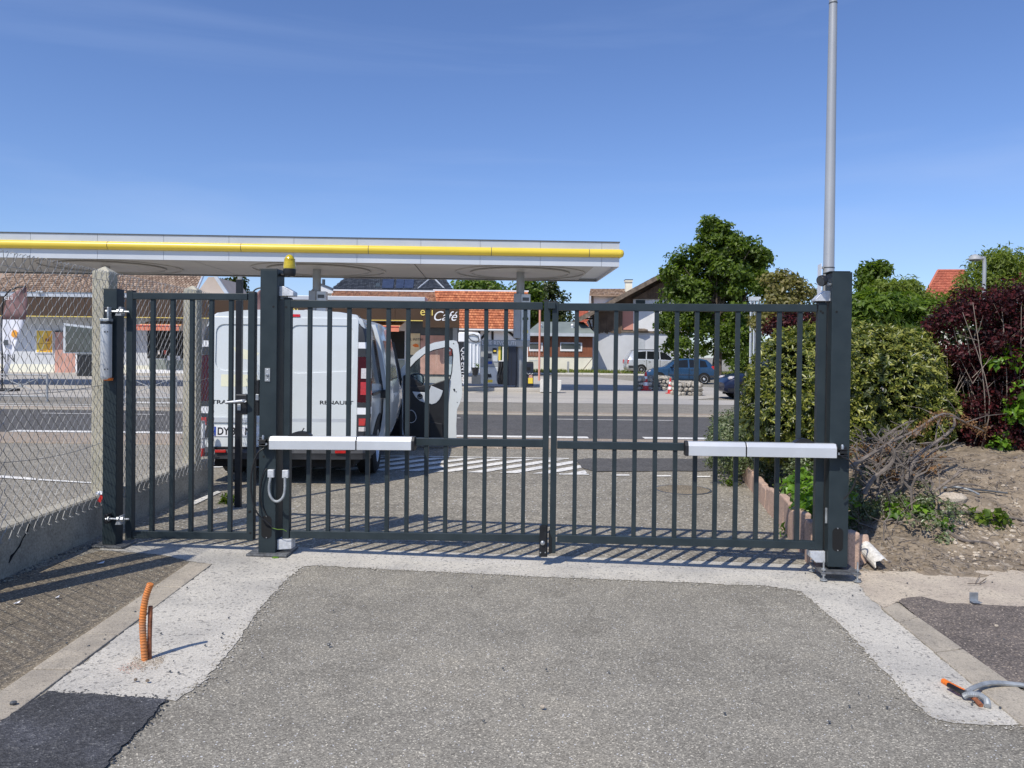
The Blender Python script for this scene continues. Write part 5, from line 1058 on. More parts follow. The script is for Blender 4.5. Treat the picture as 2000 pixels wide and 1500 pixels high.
for sg in (1, -1):
    def corner(z0, z1, nm, mat, xo=.957, xi=.825, off=.018, parent=van, bev=.012, top=0):
        mb = MB(Mv); rings = []
        for k in range(5):
            z = lerp(z0, z1, k / 4); sh = top * (k / 4) ** 3; o = hw(min(z, 1.9)) + .006 - sh * .12; i_ = xi
            ly = lean(z) + sh * .05
            rings.append([(sg * i_, ly - off, z), (sg * (o - .035), ly - off, z), (sg * (o - .008), ly + .03, z), (sg * (o + .003), ly + .14, z), (sg * (o - .08), ly + .15, z), (sg * i_, ly + .05, z)])
        return mb.loft(rings).build(nm, M[mat], parent, smooth=True, ang=40)
    corner(1.62, 1.915, 'pillar_cap', 'trim', top=1); corner(1.545, 1.615, 'reflector_band', 'wht', off=.02); corner(1.455, 1.54, 'pillar_trim', 'trim')
    lamp = corner(0.935, 1.45, 'tail_lamp', 'lampd')
    if sg > 0:
        corner(1.205, 1.32, 'reversing_lens', 'lampc', xi=.862, off=.024, parent=lamp); corner(1.02, 1.165, 'brake_lens', 'lampr', xi=.858, off=.024, parent=lamp)
    corner(.88, .93, 'pillar_trim', 'trim'); corner(.80, .875, 'reflector_band', 'wht', off=.02); corner(.53, .795, 'pillar_trim', 'trim')
    corner(.675, .755, 'fog_lens', 'lampr', xi=.845, xo=.92, off=.024); corner(.61, .66, 'lower_lens', 'lampc', xi=.845, off=.024)
# bumper, step, reflectors
mb = MB(Mv); rings = []
for x in (-.96, -.9, -.5, 0, .5, .9, .96):
    e = .10 if abs(x) > .93 else (.03 if abs(x) > .8 else 0); rings.append([(x, -.085 + e, .30), (x, -.085 + e, .345), (x, -.095 + e, .37), (x, -.03 + e, .42), (x, .2, .42), (x, .2, .28)])
mb.loft(rings).build('rear_bumper', M['bump'], van, smooth=True, ang=30)
for sg in (1, -1):
    MB(Mv).box(sg * .93 - .04, sg * .93 + .035, .06, .55, .30, .52).build('bumper_corner', M['bump'], van, bevel=.02)
    MB(Mv).box(sg * .66 - .06, sg * .66 + .06, -.099, -.08, .372, .402).build('reflector', M['lampr'], van, bevel=.003)
MB(Mv).box(-.80, .80, -.05, .1, .413, .43).build('step_tread', M['black'], van)
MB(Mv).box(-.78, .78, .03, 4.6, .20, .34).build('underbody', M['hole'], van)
MB(Mv).tube([(-.2, .0, .26), (-.2, .9, .26)], .035, 10).build('exhaust', M['rust'], van)
# plate, garnish, badges, ghost marks
plateR(rrect(-.80, -.03, .70, .755, .01), .012, .03, 'plate_garnish', 'lgrey'); plateR(rrect(.10, .70, .71, .748, .012), .012, .0125, 'handle_groove', 'lgrey')
npl = plateR(rrect(-.785, -.265, .545, .655, .008), .012, .022, 'number_plate', 'wht')
plateR(rrect(-.783, -.738, .548, .652, .004), .022, .0235, 'plate_band', 'blue', npl)
def vtext(s, x, z, size, mat, parent, off=.0125, sx=1.0, nm='lettering', ext=.0008): return text(s, size, Mv @ Matrix.Translation(Vector(vp(x, z, off))) @ Matrix.Rotation(-math.atan(LS), 4, 'X'), M[mat], parent, nm, ext, 0, sx, bold=size * .022)
vtext('DY 3 5 N', -.725, .563, .115, 'black', npl, .0235, .83); vtext('F', -.772, .553, .04, 'wht', npl, .0245)
vtext('TRAFIC', -.80, .905, .062, 'black', dl, .0128, 1.45, 'badge'); vtext('RENAULT', .40, .91, .058, 'black', dr, .0128, 1.5, 'badge')
c = [( -.42 + .155 * math.cos(a), 1.56 + .155 * math.sin(a)) for a in [2 * math.pi * k / 28 for k in range(28)]]
plateR(c, -.003, -.001, 'vinyl_disc', 'ghost', dl); plateR([(-.70, 1.10), (-.30, 1.10), (-.30, 1.235), (-.70, 1.235)], .0122, .0132, 'vinyl_panel', 'ghost', dl)
MB(Mv).add([vp(-.16, 1.895, .02), vp(.16, 1.895, .02), vp(.16, 1.925, .0), vp(-.16, 1.925, .0), vp(-.16, 1.895, -.02), vp(.16, 1.895, -.02), vp(.16, 1.925, -.02), vp(-.16, 1.925, -.02)], [(0, 1, 2, 3), (7, 6, 5, 4), (0, 4, 5, 1), (3, 2, 6, 7), (0, 3, 7, 4), (1, 5, 6, 2)]).build('high_brake_lamp', M['lampr'], van)
# side: rear quarter glass, sliding door slid open a little, doorway
def side_plate(nm, mat, poly, o0, o1, parent=van, bev=0.0, sgn=1):
    n = len(poly)
    return MB(Mv).add([(sgn * (hs(z) + o0), y, z) for y, z in poly] + [(sgn * (hs(z) + o1), y, z) for y, z in poly], [tuple(range(n)), tuple(range(2 * n - 1, n - 1, -1))] + [(i, n + i, n + (i + 1) % n, (i + 1) % n) for i in range(n)]).build(nm, M[mat], parent, bevel=bev)
side_plate('quarter_window', 'dglass', [(.3, 1.14), (1.25, 1.10), (1.25, 1.66), (.45, 1.66), (.3, 1.5)], -.02, .006)
mb = MB(Mv); rings = []
for y, o in ((1.12, .075), (1.16, .085), (1.8, .085), (2.42, .075)):
    zs = [.36, .5, .75, 1.0, 1.25, 1.5, 1.7, 1.8, 1.86]
    rings.append([(hs(z) + o, y + .1 * max(0, z - 1.2), z) for z in zs] + [(hs(z) + o - .05, y + .1 * max(0, z - 1.2), z) for z in zs[::-1]])
sd_ = mb.loft(rings).build('sliding_door', M['white'], van, smooth=True, ang=30)
side_plate('door_window', 'gglass', [(1.36, 1.13), (2.34, 1.13), (2.34, 1.66), (1.42, 1.66)], .08, .089, sd_)
side_plate('door_gap_shade', 'hole', [(1.02, .4), (1.16, .4), (1.17, 1.0), (1.08, 1.02)], .0, .006)  # black plate paints the shade in the gap behind the sliding door
MB(Mv).box(.955, 1.05, 1.02, 1.2, .93, 1.03).build('roller_arm', M['black'], van, bevel=.008)
MB(Mv).box(.952, .97, .25, 2.6, 1.0, 1.03).build('slide_rail', M['black'], van)
side_plate('dark_doorway', 'hole', [(2.62, .42), (3.74, .42), (3.74, 1.1), (3.45, 1.66), (2.62, 1.74)], -.02, .004)  # flat black plate painted as the dark cab interior, the body is closed here
side_plate('lower_trim', 'bump', [(1.3, .42), (2.6, .42), (2.6, .62), (1.3, .62)], .0, .012)
for sg in (1, -1):
    for y, nm in ((.98, 'r'), (4.1, 'f')):
        w_ = MB(Mv).lathe([(.20, -.115), (.30, -.115), (.335, -.09), (.338, 0), (.335, .09), (.30, .115), (.21, .118), (.2, .05)], (sg * .82, y, .335), 32, (sg, 0, 0)).build('wheel', M['rubber'], van, smooth=True, ang=40)
        MB(Mv).lathe([(.0, .06), (.05, .075), (.06, .04), (.16, .03), (.19, .1), (.208, .108), (.208, .06)], (sg * .82, y, .335), 28, (sg, 0, 0)).build('rim', M['rim'], w_, smooth=True)
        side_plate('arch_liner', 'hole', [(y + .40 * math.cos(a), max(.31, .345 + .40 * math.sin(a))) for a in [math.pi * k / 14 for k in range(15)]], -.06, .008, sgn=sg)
# --- passenger door standing wide open, inner side facing back
YD = VY + 3.72
OUT = [(780, 727), (786, 716.7), (798, 703.6), (813.4, 687.5), (828.8, 676.8), (847.2, 669.1), (868.6, 665.3), (886, 664.6), (892, 666.4), (895, 673), (897, 690), (900.8, 732), (902.7, 762.6), (902, 775), (898, 788), (892.5, 800), (891, 831.6), (891.6, 857), (889, 866), (880, 870), (792, 870), (786, 840), (783.6, 740)]
WIN = [(879.4, 739.6), (882.4, 725.9), (884.7, 693.7), (883.2, 682.2), (876.3, 677.6), (867.1, 679.1), (847.2, 683.7), (828.8, 692.1), (812, 706), (798.1, 721.3), (797, 731)]
SILL = [(825.7, 753.4), (836.4, 754.2)]
door = MB()
def dprism(poly, y0, y1, nm, mat, parent, bev=0.0, smooth=False):
    a = [at(u, v, YD) for u, v in poly]
    return MB().prism([(p.x, p.z) for p in a], YD + y0, YD + y1, 'y').build(nm, M[mat], parent, bevel=bev, smooth=smooth, ang=30)
pd = dprism(OUT[0:12] + WIN + [(785, 740)], 0.0, .06, 'front_door', 'white', van)
dprism([(785, 740), (797, 731)] + SILL + [(879.4, 739.6), OUT[11]] + OUT[12:22], .0, .06, 'door_panel', 'white', pd)
dprism([(788, 734), (797.5, 729.5), (826, 751.5), (837, 752.5), (879, 738.5), (877, 757), (873.5, 790), (872.5, 868), (794, 868), (788, 838)], -.035, -.001, 'door_trim', 'black', pd, .012)
dprism([(842.6, 752.9), (865.6, 762.8), (863, 772), (858.4, 780.5), (852, 787), (844, 789.5), (836.5, 787), (836, 771)], -.048, -.036, 'trim_insert', 'lgrey', pd, .008)
dprism([(805.8, 764.2), (833, 766.5), (833, 787), (821, 783), (812, 775)], -.048, -.036, 'trim_insert', 'lgrey', pd, .006)
dprism([(838, 822), (865, 827), (866, 860), (840, 862)], -.06, -.036, 'door_pocket', 'black', pd, .01)
c = at(821, 774, YD); MB().lathe([(.0, -.062), (.035, -.062), (.045, -.05), (.045, -.04)], (c.x, YD, c.z), 20, (0, 1, 0)).build('inner_handle', M['black'], pd, smooth=True)
MB().tube([(c.x + .028 * math.cos(a), YD - .064, c.z + .022 * math.sin(a)) for a in [math.pi * (1 + k / 8) for k in range(9)]], .004, 6).build('handle_lever', M['zinc'], pd)
c = at(803, 813, YD); MB().tube([(c.x + .085 * math.cos(a) * (1 - .15 * math.sin(a)), YD - .04, c.z + .1 * math.sin(a)) for a in [2 * math.pi * k / 24 for k in range(25)]], .006, 6).build('speaker_ring', M['lgrey'], pd)
MB().lathe([(0, -.043), (.075, -.043), (.08, -.036)], (c.x, YD, c.z), 24, (0, 1, 0)).build('speaker', M['black'], pd)
dprism([(u, v) for u, v in WIN + SILL], .028, .033, 'window_glass', 'glass', pd)
mb = MB(); a = [at(u, v, YD) for u, v in WIN]; mb.tube([(p.x, YD + .002, p.z) for p in a], .008, 6); mb.build('window_seal', M['black'], pd)
dprism([(795, 740), (798, 733), (806, 729.5), (818, 729.5), (825, 733), (826.5, 745), (824, 755), (815, 758), (803, 757.5), (797, 752)], .10, .24, 'mirror_housing', 'black', pd, .02)
MI = pm('mirror_silver', (0.8, 0.82, 0.83), 0.03, 1.0, 0.01); M['mirror'] = MI
dprism([(807.5, 734), (812, 732), (820, 732.5), (823.5, 736), (824, 748), (820, 753), (812, 754.5), (808.5, 750)], .088, .099, 'mirror_glass', 'mirror', pd)
dprism([(798, 752), (838, 756), (838, 762), (800, 764)], -.05, .1, 'mirror_foot', 'black', pd, .006)
for u, v, r in ((886, 671, .008), (887, 761, .016), (888, 764, .008), (891, 765, .007), (893, 786, .007)):
    p = at(u, v, YD - .012); MB().lathe([(0, 0), (r, 0), (r, .004), (0, .004)], (p.x, YD - .006, p.z), 10, (0, 1, 0)).build('latch' if r > .01 else 'grommet', M['hole'], pd)
# ================================================================== FILLING STATION CANOPY
CYF, CYB = 30.0, 36.2
def cx_(u, Y=30.0): return at(u, 500, Y).x
XR = cx_(1210); XL = -27.0
zt_ = at(1212, 474, CYF).z; zb_ = at(1212, 521, CYF).z; zy0, zy1 = at(1212, 503.5, CYF).z, at(1212, 487.5, CYF).z
can = thing('station_canopy', 'long flat filling station canopy with a yellow tube along its pale edge', 'canopy', ((XL + XR) / 2, 33, 0))
seams = [206 - 110 * 3, 206 - 110 * 2, 80, 206, 331, 455, 579, 700, 823, 938, 1055, 1175]
xs = [XL] + [cx_(u) for u in seams] + [XR]
xs = sorted(x for x in xs if x >= XL)
for a, b in zip(xs, xs[1:]):
    if b - a < .05: continue
    MB().box(a + .006, b - .006, CYF, CYF + .06, zy1 + .0, zt_).build('fascia_panel', M['cgrey'], can); MB().box(a + .006, b - .006, CYF, CYF + .06, zb_, zy0).build('fascia_panel', M['cwhite'], can)
MB().box(XL, XR, CYF + .05, CYF + .12, zb_ + .02, zt_ - .02).build('fascia_backing', M['grey'], can)
MB().box(XL, XR + .01, CYF - .03, CYF + .25, zt_, zt_ + .035).build('edge_flashing', M['dgrey'], can)
n = 7; ye = [CYF + .06 + (CYB - CYF - .06) * i / n for i in range(n + 1)]
for a, b in zip(ye, ye[1:]):
    MB().box(XR - .06, XR, a + .01, b - .006, zy1, zt_).build('fascia_panel', M['cgrey'], can); MB().box(XR - .06, XR, a + .01, b - .006, zb_, zy0).build('fascia_panel', M['cwhite'], can)
MB().box(XL, XR, CYB, CYB + .06, zb_, zt_).build('rear_fascia', M['cwhite'], can)
MB().box(XL, XR - .07, CYF + .1, CYB, zb_ + .30, zt_ - .05).build('roof_deck', M['soff'], can)
zc, r = (zy0 + zy1) / 2, (zy1 - zy0) / 2
js = [XL] + [cx_(u) for u in (228, 480, 723, 960, 1150)] + [XR + .04]
for a, b in zip(js, js[1:]): MB().tube([(a + .012, CYF - .03, zc), (b - .012, CYF - .03, zc)], r * 1.0, 20).build('yellow_tube', M['yel'], can, smooth=True)
MB().tube([(XL, CYF - .03, zc), (XR, CYF - .03, zc)], r * .93, 16).build('tube_core', M['dgrey'], can)
MB().lathe([(r, -.02), (r * .94, .04), (r * .7, .09), (0, .11)], (XR + .05, CYF - .03, zc), 20, (1, 0, 0)).build('tube_end', M['yel'], can, smooth=True, ang=80)
MB().tube([(XR + .03, CYF - .03, zc), (XR + .03, CYB, zc)], r * .9, 16).build('yellow_tube', M['yel'], can, smooth=True)
zs = zb_ + .03; PX_ = [cx_(u, 32.6 + (cx_(u, 32.6) - XR) * .03) + .078 for u in (-200, 206, 619, 1017)]
sk = [XL] + [(PX_[i] + PX_[i + 1]) / 2 for i in range(3)] + [XR - .9]
for a, b in zip(sk, sk[1:]):
    k = 6
    for j in range(k):
        y0, y1 = CYF + .14 + (CYB - CYF - .3) * j / k, CYF + .14 + (CYB - CYF - .3) * (j + 1) / k
        MB().box(a + .02, b - .02, y0 + .008, y1 - .008, zs + .02, zs + .05).build('soffit_panel', M['soff'], can)
MB().box(XR - .86, XR - .06, CYF + .1, CYB - .05, zs + .09, zs + .12).build('soffit_panel', M['cwhite'], can)
MB().box(XL, XR - .06, CYF + .07, CYF + .16, zs - .03, zs + .0).build('soffit_edge', M['soffd'], can); MB().box(XL, XR - .06, CYB - .12, CYB - .01, zs - .03, zs).build('soffit_edge', M['soffd'], can)
for px_ in PX_:
    for rr_, zz in ((2.75, .0), (2.1, -.02)):
        mb = MB(); N_ = 48; ring = []
        for k in range(N_ + 1):
            a = 2 * math.pi * k / N_; ring.append([(px_ + (rr_ + d) * math.cos(a), 33.1 + (rr_ + d) * math.sin(a), zs + zz + h) for d, h in ((-.03, .02), (.03, .02), (.03, -.025), (-.03, -.025))])
        mb.loft(ring, caps=False).build('soffit_ring', M['soff'], can)
    MB().lathe([(2.08, .0), (2.08, -.012), (.5, -.03), (.3, -.05), (0, -.05)], (px_, 33.1, zs), 40).build('soffit_disc', M['soff'], can, smooth=True)
    zi = .14
    MB().tube([(px_, 32.6, zi), (px_, 32.6, zs)], .17, 20).build('pillar', M['pil'], can, smooth=True)
    z0, z1 = at(1017, 661, 32.4).z, at(1017, 574, 32.4).z
    pc = MB().box(px_ - .27, px_ + .02, 32.3, 32.9, z0, z1).build('pillar_casing', M['pil'], can, bevel=.02)
    bx_ = MB().box(px_ + .03, px_ + .42, 32.38, 32.8, at(1017, 676, 32.4).z, z1 - .02).build('price_panel', M['lgrey'], can, bevel=.01)
    zz = z1 - .45
    MB().box(px_ + .09, px_ + .36, 32.365, 32.378, z1 - .3, z1 - .16).build('panel_logo', M['dgrey'], bx_); MB().box(px_ + .1, px_ + .34, 32.365, 32.378, zz - .12, zz).build('panel_mark', M['lf_tree'], bx_); MB().box(px_ + .1, px_ + .34, 32.365, 32.378, zz - .65, zz - .55).build('panel_mark', M['lf_tree'], bx_); MB().box(px_ + .12, px_ + .34, 32.365, 32.378, zz - 1.2, zz - 1.08).build('panel_mark', M['gold'], bx_)
# pump island
X0, X1 = at(880, 757, 32).x, at(1062, 757, 32).x
MB().box(X0, X1, 31.7, 33.7, 0.0, .15).build('pump_island', M['fore'], kind='structure', bevel=.03)
MB().box(at(560, 757, 32).x, at(700, 757, 32).x, 31.7, 33.7, 0.0, .15).build('pump_island', M['fore'], kind='structure', bevel=.03)
def boxpx(nm, mat, u0, u1, v0, v1, Y, d, parent, bev=0.0, **kw):
    x0, x1, z0, z1 = rect(u0, u1, v0, v1, Y); return MB().box(x0, x1, Y, Y + d, z0, z1).build(nm, M[mat], parent, bevel=bev, **kw)
def polypx(nm, mat, pts, Y, d, parent, bev=0.0):
    a = [at(u, v, Y) for u, v in pts]; return MB().prism([(p.x, p.z) for p in a], Y, Y + d, 'y').build(nm, M[mat], parent, bevel=bev)
Y = 32.0
fp = thing('fuel_pump', 'grey fuel pump with yellow and green product strips under the canopy', 'fuel pump', tuple(at(965, 752, Y)))
boxpx('lower_cabinet', 'lgrey', 938, 973, 717, 750, Y, .55, fp, .02); boxpx('upper_cabinet', 'grey', 939, 974, 676, 717, Y + .05, .5, fp, .02)
polypx('logo_dog', 'black', [(951, 738), (951, 732), (953, 730), (956, 731), (958, 729.5), (960, 734), (961, 739.5), (959, 736), (957, 739.5), (955, 736), (953, 740)], Y - .015, .014, fp); boxpx('logo_band', 'yel', 950, 962, 741.5, 747, Y - .012, .012, fp)
boxpx('screen', 'black', 962, 970, 680, 690, Y + .02, .03, fp); boxpx('screen_sticker', 'yel', 964, 969, 684, 687, Y + .012, .01, fp); boxpx('card_reader', 'navy', 951, 960, 690, 700, Y + .02, .03, fp); boxpx('keypad', 'blue', 951, 961, 706, 711, Y + .02, .03, fp); boxpx('receipt_slot', 'lgrey', 963, 972, 695, 706, Y + .02, .03, fp)
for u0, u1, m in ((973.5, 977.5, 'yel'), (977.8, 981, 'lf_tree'), (988.5, 992, 'yel')): boxpx('product_strip', m, u0, u1, 677, 704, Y + .03, .3, fp)
boxpx('nozzle_bay', 'black', 973, 992, 706, 751, Y + .12, .4, fp)
for u in (975, 979, 984, 989):
    p = at(u, 708, Y); MB().tube([p, at(u, 716, Y - .05), at(u - 1, 722, Y)], .035, 6).build('nozzle', M['black'], fp)
    MB().tube(sm([at(u, 716, Y - .04), at(u - 4, 735, Y - .12), at(u - 2, 749, Y - .1), at(u + 1, 730, Y)], 5), .018, 6).build('hose', M['black'], fp)
boxpx('top_sign', 'grey', 938, 1035, 664, 677, Y + .2, .5, fp, .02)
dk = thing('fuel_dispenser', 'tall dark navy dispenser cabinet left of the canopy pillar', 'dispenser', tuple(at(1000, 752, 32.1))); boxpx('cabinet', 'navy', 990, 1008, 677, 753, 32.1, .6, dk, .02); boxpx('door_seam', 'black', 998.6, 999.4, 690, 748, 32.09, .02, dk)
ha = thing('air_station', 'white hose tower with a black side sign behind the open van door', 'dispenser', tuple(at(918, 745, 30.8)))
Y = 30.8
polypx('head', 'wht', [(895, 668), (895, 650), (897, 648.5), (920, 648), (935, 650), (938, 654), (939, 667), (928, 667.5)], Y, .6, ha, .04)
boxpx('head_recess', 'lgrey', 914, 935, 653, 666, Y - .03, .04, ha, .02)
mb = MB(); mb.tube(sm([at(914, 655, Y - .06), at(924, 653, Y - .08), at(933, 657, Y - .08), at(935, 664, Y - .06), at(930, 668, Y - .04), at(920, 664, Y - .04), at(914, 657, Y - .04)], 5), .022, 6); mb.build('hose_arm', M['dgrey'], ha)
boxpx('side_sign', 'black', 894.5, 905, 668, 736, Y, .5, ha, .01)
tx = at(902.5, 678, Y); text('QUE ENTREE', .26, Matrix.Translation(Vector((tx.x - .02, Y - .012, tx.z))) @ Matrix.Rotation(math.pi / 2, 4, 'Y'), M['wht'], ha, 'lettering', .003)
boxpx('cabinet', 'lgrey', 905, 938, 668, 729, Y + .05, .5, ha, .02)
for u in (911, 919, 926, 933): boxpx('cabinet_rib', 'wht', u - 1.4, u + 1.4, 671, 726, Y + .0, .06, ha, .02)
fl_ = thing('flower_pot', 'black flower pot on a dark stand under the white hose tower', 'pot', tuple(at(928, 752, 30.4))); p = at(928, 732, 30.4); MB().lathe([(.0, 0), (.1, 0), (.14, .26), (.16, .27), (.15, .29), (0, .25)], p, 14).build('pot', M['black'], fl_); boxpx('stand', 'dgrey', 921, 938, 732, 750, 30.35, .35, fl_)
foliage('plant', M['lf_tree'], [(p.x + .08, p.y, p.z + .35, .08, .08, .08)], 5, .05, 30, .09, fl_, 71)
tb = thing('litter_bin', 'black litter bin with a yellow notice right of the canopy pillar', 'bin', tuple(at(1034, 755, 32.2)))
boxpx('body', 'navy', 1026.5, 1042, 709, 755, 32.1, .32, tb, .03); boxpx('lid', 'black', 1027, 1041.5, 706.5, 710, 32.1, .32, tb, .02); boxpx('opening', 'hole', 1027, 1036, 717, 723, 32.08, .03, tb); boxpx('notice', 'yel', 1031.5, 1040.5, 738, 749, 32.075, .02, tb); boxpx('notice_top', 'pposter', 1033, 1040, 732, 738, 32.075, .02, tb)
MB().tube([at(1026, 731, 32.05), at(1029, 728.5, 32.05), at(1032, 731, 32.05), at(1035, 729, 32.05), at(1038, 731, 32.05), at(1041, 729, 32.05)], .012, 5).build('bag_edge', M['lgrey'], tb)
cb = thing('concrete_block', 'long pale concrete barrier block at the end of the pump island', 'block', tuple(at(1080, 764, 31))); polypx('block', 'blockc', [(1055, 766), (1055.5, 743), (1058, 740.5), (1088, 742), (1097, 743), (1096, 760), (1092, 766)], 30.6, .5, cb, .02)
# ================================================================== SHOP BUILDINGS
def tiles(parent, mat, p00, p10, p01, p11, cols, rows, lift=.05, nm='roof_tiles', jit=.012):
    p00, p10, p01, p11 = map(Vector, (p00, p10, p01, p11)); nrm = (p10 - p00).cross(p01 - p00).normalized()
    if nrm.z < 0: nrm = -nrm
    mb = MB()
    for j in range(rows):
        for i in range(cols):
            o = .5 if j % 2 else 0
            s0, s1 = max(0, (i + o) / cols), min(1, (i + 1 + o) / cols - .004)
            if s1 - s0 < .002: continue
            t0, t1 = j / rows, min(1, (j + 1.25) / rows)
            q = lambda s, t: p00.lerp(p10, s).lerp(p01.lerp(p11, s), t)
            l0, l1 = lift + random.uniform(-jit, jit), .004
            a = [q(s0, t0) + nrm * l0, q(s1, t0) + nrm * l0, q(s1, t1) + nrm * l1, q(s0, t1) + nrm * l1]; b = [q(s0, t0), q(s1, t0)]
            mb.add(a + b, [(0, 1, 2, 3), (4, 5, 1, 0)])
    o = mb.build(nm, M[mat], parent, kind='stuff'); return o
# --- left shop: brown tiled roof, brown fascia
Y = 48.0; GB = gz(0, Y)
sh = thing('station_shop', 'long low filling station shop with brown fascia and brown tiled roof', 'shop', (at(300, 700, Y).x, Y, GB))
xL = -45; x_end = at(896, 640, Y).x; zg = GB
zf0, zf1 = at(100, 617, 46.6).z, at(100, 580, 46.6).z; zw = zf1
MB().box(xL, at(800, 660, Y).x, Y, Y + .3, zg - .2, zw).build('front_wall', M['gwall'], sh)
MB().box(at(800, 660, Y).x, x_end, Y, Y + .3, zg - .2, zw).build('front_wall', M['dgrey'], sh)
MB().box(xL, at(380, 700, Y).x, Y - .04, Y - .01, zg, zg + .5).build('plinth', M['cream'], sh)
xa = xL
for b in list(np.linspace(xL + 4, x_end, 11)):
    MB().box(xa + .008, b - .008, 46.6, 46.68, zf0, zf1).build('fascia_panel', M['brownf'], sh); xa = b
MB().box(xL, x_end, 46.69, Y, zf0 + .03, zf0 + .08).build('eaves_soffit', M['dgrey'], sh)
MB().box(xL, at(830, 610, 46.6).x, 46.575, 46.7, zf0 - .05, zf0 - .005).build('gold_strip', M['gold'], sh)
MB().box(xL, at(830, 590, 46.6).x, 46.55, Y, zf1 + .005, zf1 + .26).build('gutter', M['cgrey'], sh, bevel=.02)
eb = MB().box(at(826, 620, 46.5).x, at(897, 620, 46.5).x, 46.45, 46.6, at(860, 640, 46.5).z, at(860, 596, 46.5).z).build('sign_box', M['brownf'], sh, bevel=.02)
for u, vv in ((828, 612), (563, 609)):
    p = at(u, vv, 46.38); text('eni', .72, Matrix.Translation(Vector((p.x - .25, 46.44 if u > 700 else 46.58, p.z - .12))), M['gold'], sh, 'lettering', .01, 0, .95); text('Café', .82, Matrix.Translation(Vector((p.x + .5, 46.44 if u > 700 else 46.58, p.z - .42))), M['wht'], sh, 'lettering', .008, .35, .95)
# tiled roof of the left half with its gable end
zr0 = zf1 + .27; zr1 = at(405, 520, 52).z + .1; xg = at(381, 560, 50).x; xg0 = at(383, 575, 46.5).x; xg1 = at(407, 540, 51.5).x
rf = MB().add([(xL, 46.5, zr0), (xg0, 46.5, zr0), (xg1, 51.5, zr1), (xL, 51.5, zr1), (xL, 51.6, zr0)], [(0, 1, 2, 3), (0, 3, 4)]).build('roof', M['tile_b'], sh)
tiles(rf, 'tile_b', (at(-40, 575, 46.5).x, 46.5, zr0 + .01), (xg0, 46.5, zr0 + .01), (at(-40, 575, 46.5).x, 51.5, zr1 + .01), (xg1, 51.5, zr1 + .01), 62, 16)
polypx('gable_front', 'beige', [(384, 585), (384, 573), (407, 541), (420, 541), (442, 575), (442, 585)], 47.0, 4.4, sh)
MB().beam(at(420, 538, 46.9), at(445, 576, 46.9), .12, .2).build('barge_board', M['lgrey'], sh)
MB().tube([(xg0 + 0.02, 46.4, zr0 + .06), (xg1, 51.5, zr1 + .06)], .09, 6).build('verge', M['lgrey'], sh)
# things on the wall
boxpx('ventilation_grille', 'lgrey', 70, 83, 568, 571, 46.4, .2, sh)
w1 = boxpx('poster_frame', 'wht', 69.5, 103.5, 644, 690, Y - .06, .06, sh); boxpx('poster', 'yposter', 71.5, 102, 646, 688, Y - .075, .014, w1); boxpx('poster_figure', 'rust', 88.5, 96, 661, 667, Y - .083, .007, w1); boxpx('poster_line', 'rust', 76, 90, 683.5, 684.8, Y - .083, .007, w1); boxpx('poster_line', 'rust', 75, 98, 671, 671.8, Y - .083, .007, w1)
d1_ = boxpx('door', 'pposter', 107, 147, 649, 729, Y - .08, .08, sh); boxpx('door_head', 'black', 107, 147, 646, 648, Y - .09, .1, sh)
boxpx('wall_lamp', 'wht', 65, 68, 656, 661, Y - .2, .2, sh)
w2 = polypx('window_shutter', 'lgrey', [(123.5, 690), (123.5, 631), (182, 638), (182, 690)], 44.5, .08, sh); polypx('shutter_panel', 'gglass', [(128, 688), (128, 636), (181, 642), (181, 688)], 44.47, .03, w2)
boxpx('white_panel', 'wht', 147, 166, 690, 728, Y - .1, .08, sh)
# serving hatch with awning
def shopfront(u0, u1, aw, lab=''):
    boxpx('window', 'hole', u0, u1, 646, 700, Y - .03, .05, sh); boxpx('counter_panel', 'green_roof', u0 + 3, u1, 702, 724, Y - .05, .05, sh); boxpx('sill', 'wht', u0 - 30, u1 + 6, 722, 729, Y - .08, .08, sh)
    a, b = at(aw[0], 628, 47), at(aw[1], 628, 47); z1, z0 = at(aw[0], 626, 47.9).z, at(aw[0], 636, 46.2).z
    mb = MB().add([(a.x, 47.95, z1), (b.x, 47.95, z1), (b.x - .1, 46.3, z0), (a.x - .15, 46.3, z0), (a.x, 47.95, z1 - .03), (b.x, 47.95, z1 - .03), (b.x - .1, 46.3, z0 - .03), (a.x - .15, 46.3, z0 - .03)], [(0, 1, 2, 3), (7, 6, 5, 4), (0, 3, 7, 4), (1, 5, 6, 2)]); o = mb.build('awning', M['awn2'], sh)
    MB().box(a.x - .15, b.x - .1, 46.28, 46.3, z0 - .28, z0).build('valance', M['awn'], o); MB().tube([(a.x - .16, 46.27, z0 + .02), (b.x - .1, 46.27, z0 + .02)], .04, 6).build('front_bar', M['red'], o)
shopfront(288, 362, (281, 362)); shopfront(640, 790, (560, 786))
b_ = boxpx('notice', 'wht', 327, 352, 695, 704, Y - .09, .03, sh); text('TE', .3, Matrix.Translation(at(337, 703.5, Y - .1)), M['black'], sh, 'lettering', .003)
for u, m in ((312, 'lgrey'), (317, 'lampr'), (308, 'lampc')): boxpx('shop_display', m, u, u + 8, 684, 692, Y - .06, .03, sh)
p1_ = boxpx('cream_poster', 'cposter', 798, 820, 651, 693, Y - .08, .05, sh); text('L INSTIN', .2, Matrix.Translation(at(801, 665, Y - .095)), M['black'], p1_, 'lettering', .003, .2); polypx('poster_shape', 'orange', [(805, 674), (812, 671), (817, 673), (818, 678), (810, 678)], Y - .09, .01, p1_)
boxpx('window', 'gglass', 800, 818, 694, 731, Y - .05, .04, sh)
d2_ = boxpx('door', 'pposter', 821, 868, 655, 731, Y - .06, .05, sh); boxpx('door_shade', 'rust', 849, 868, 652, 672, Y - .075, .012, d2_) if False else None
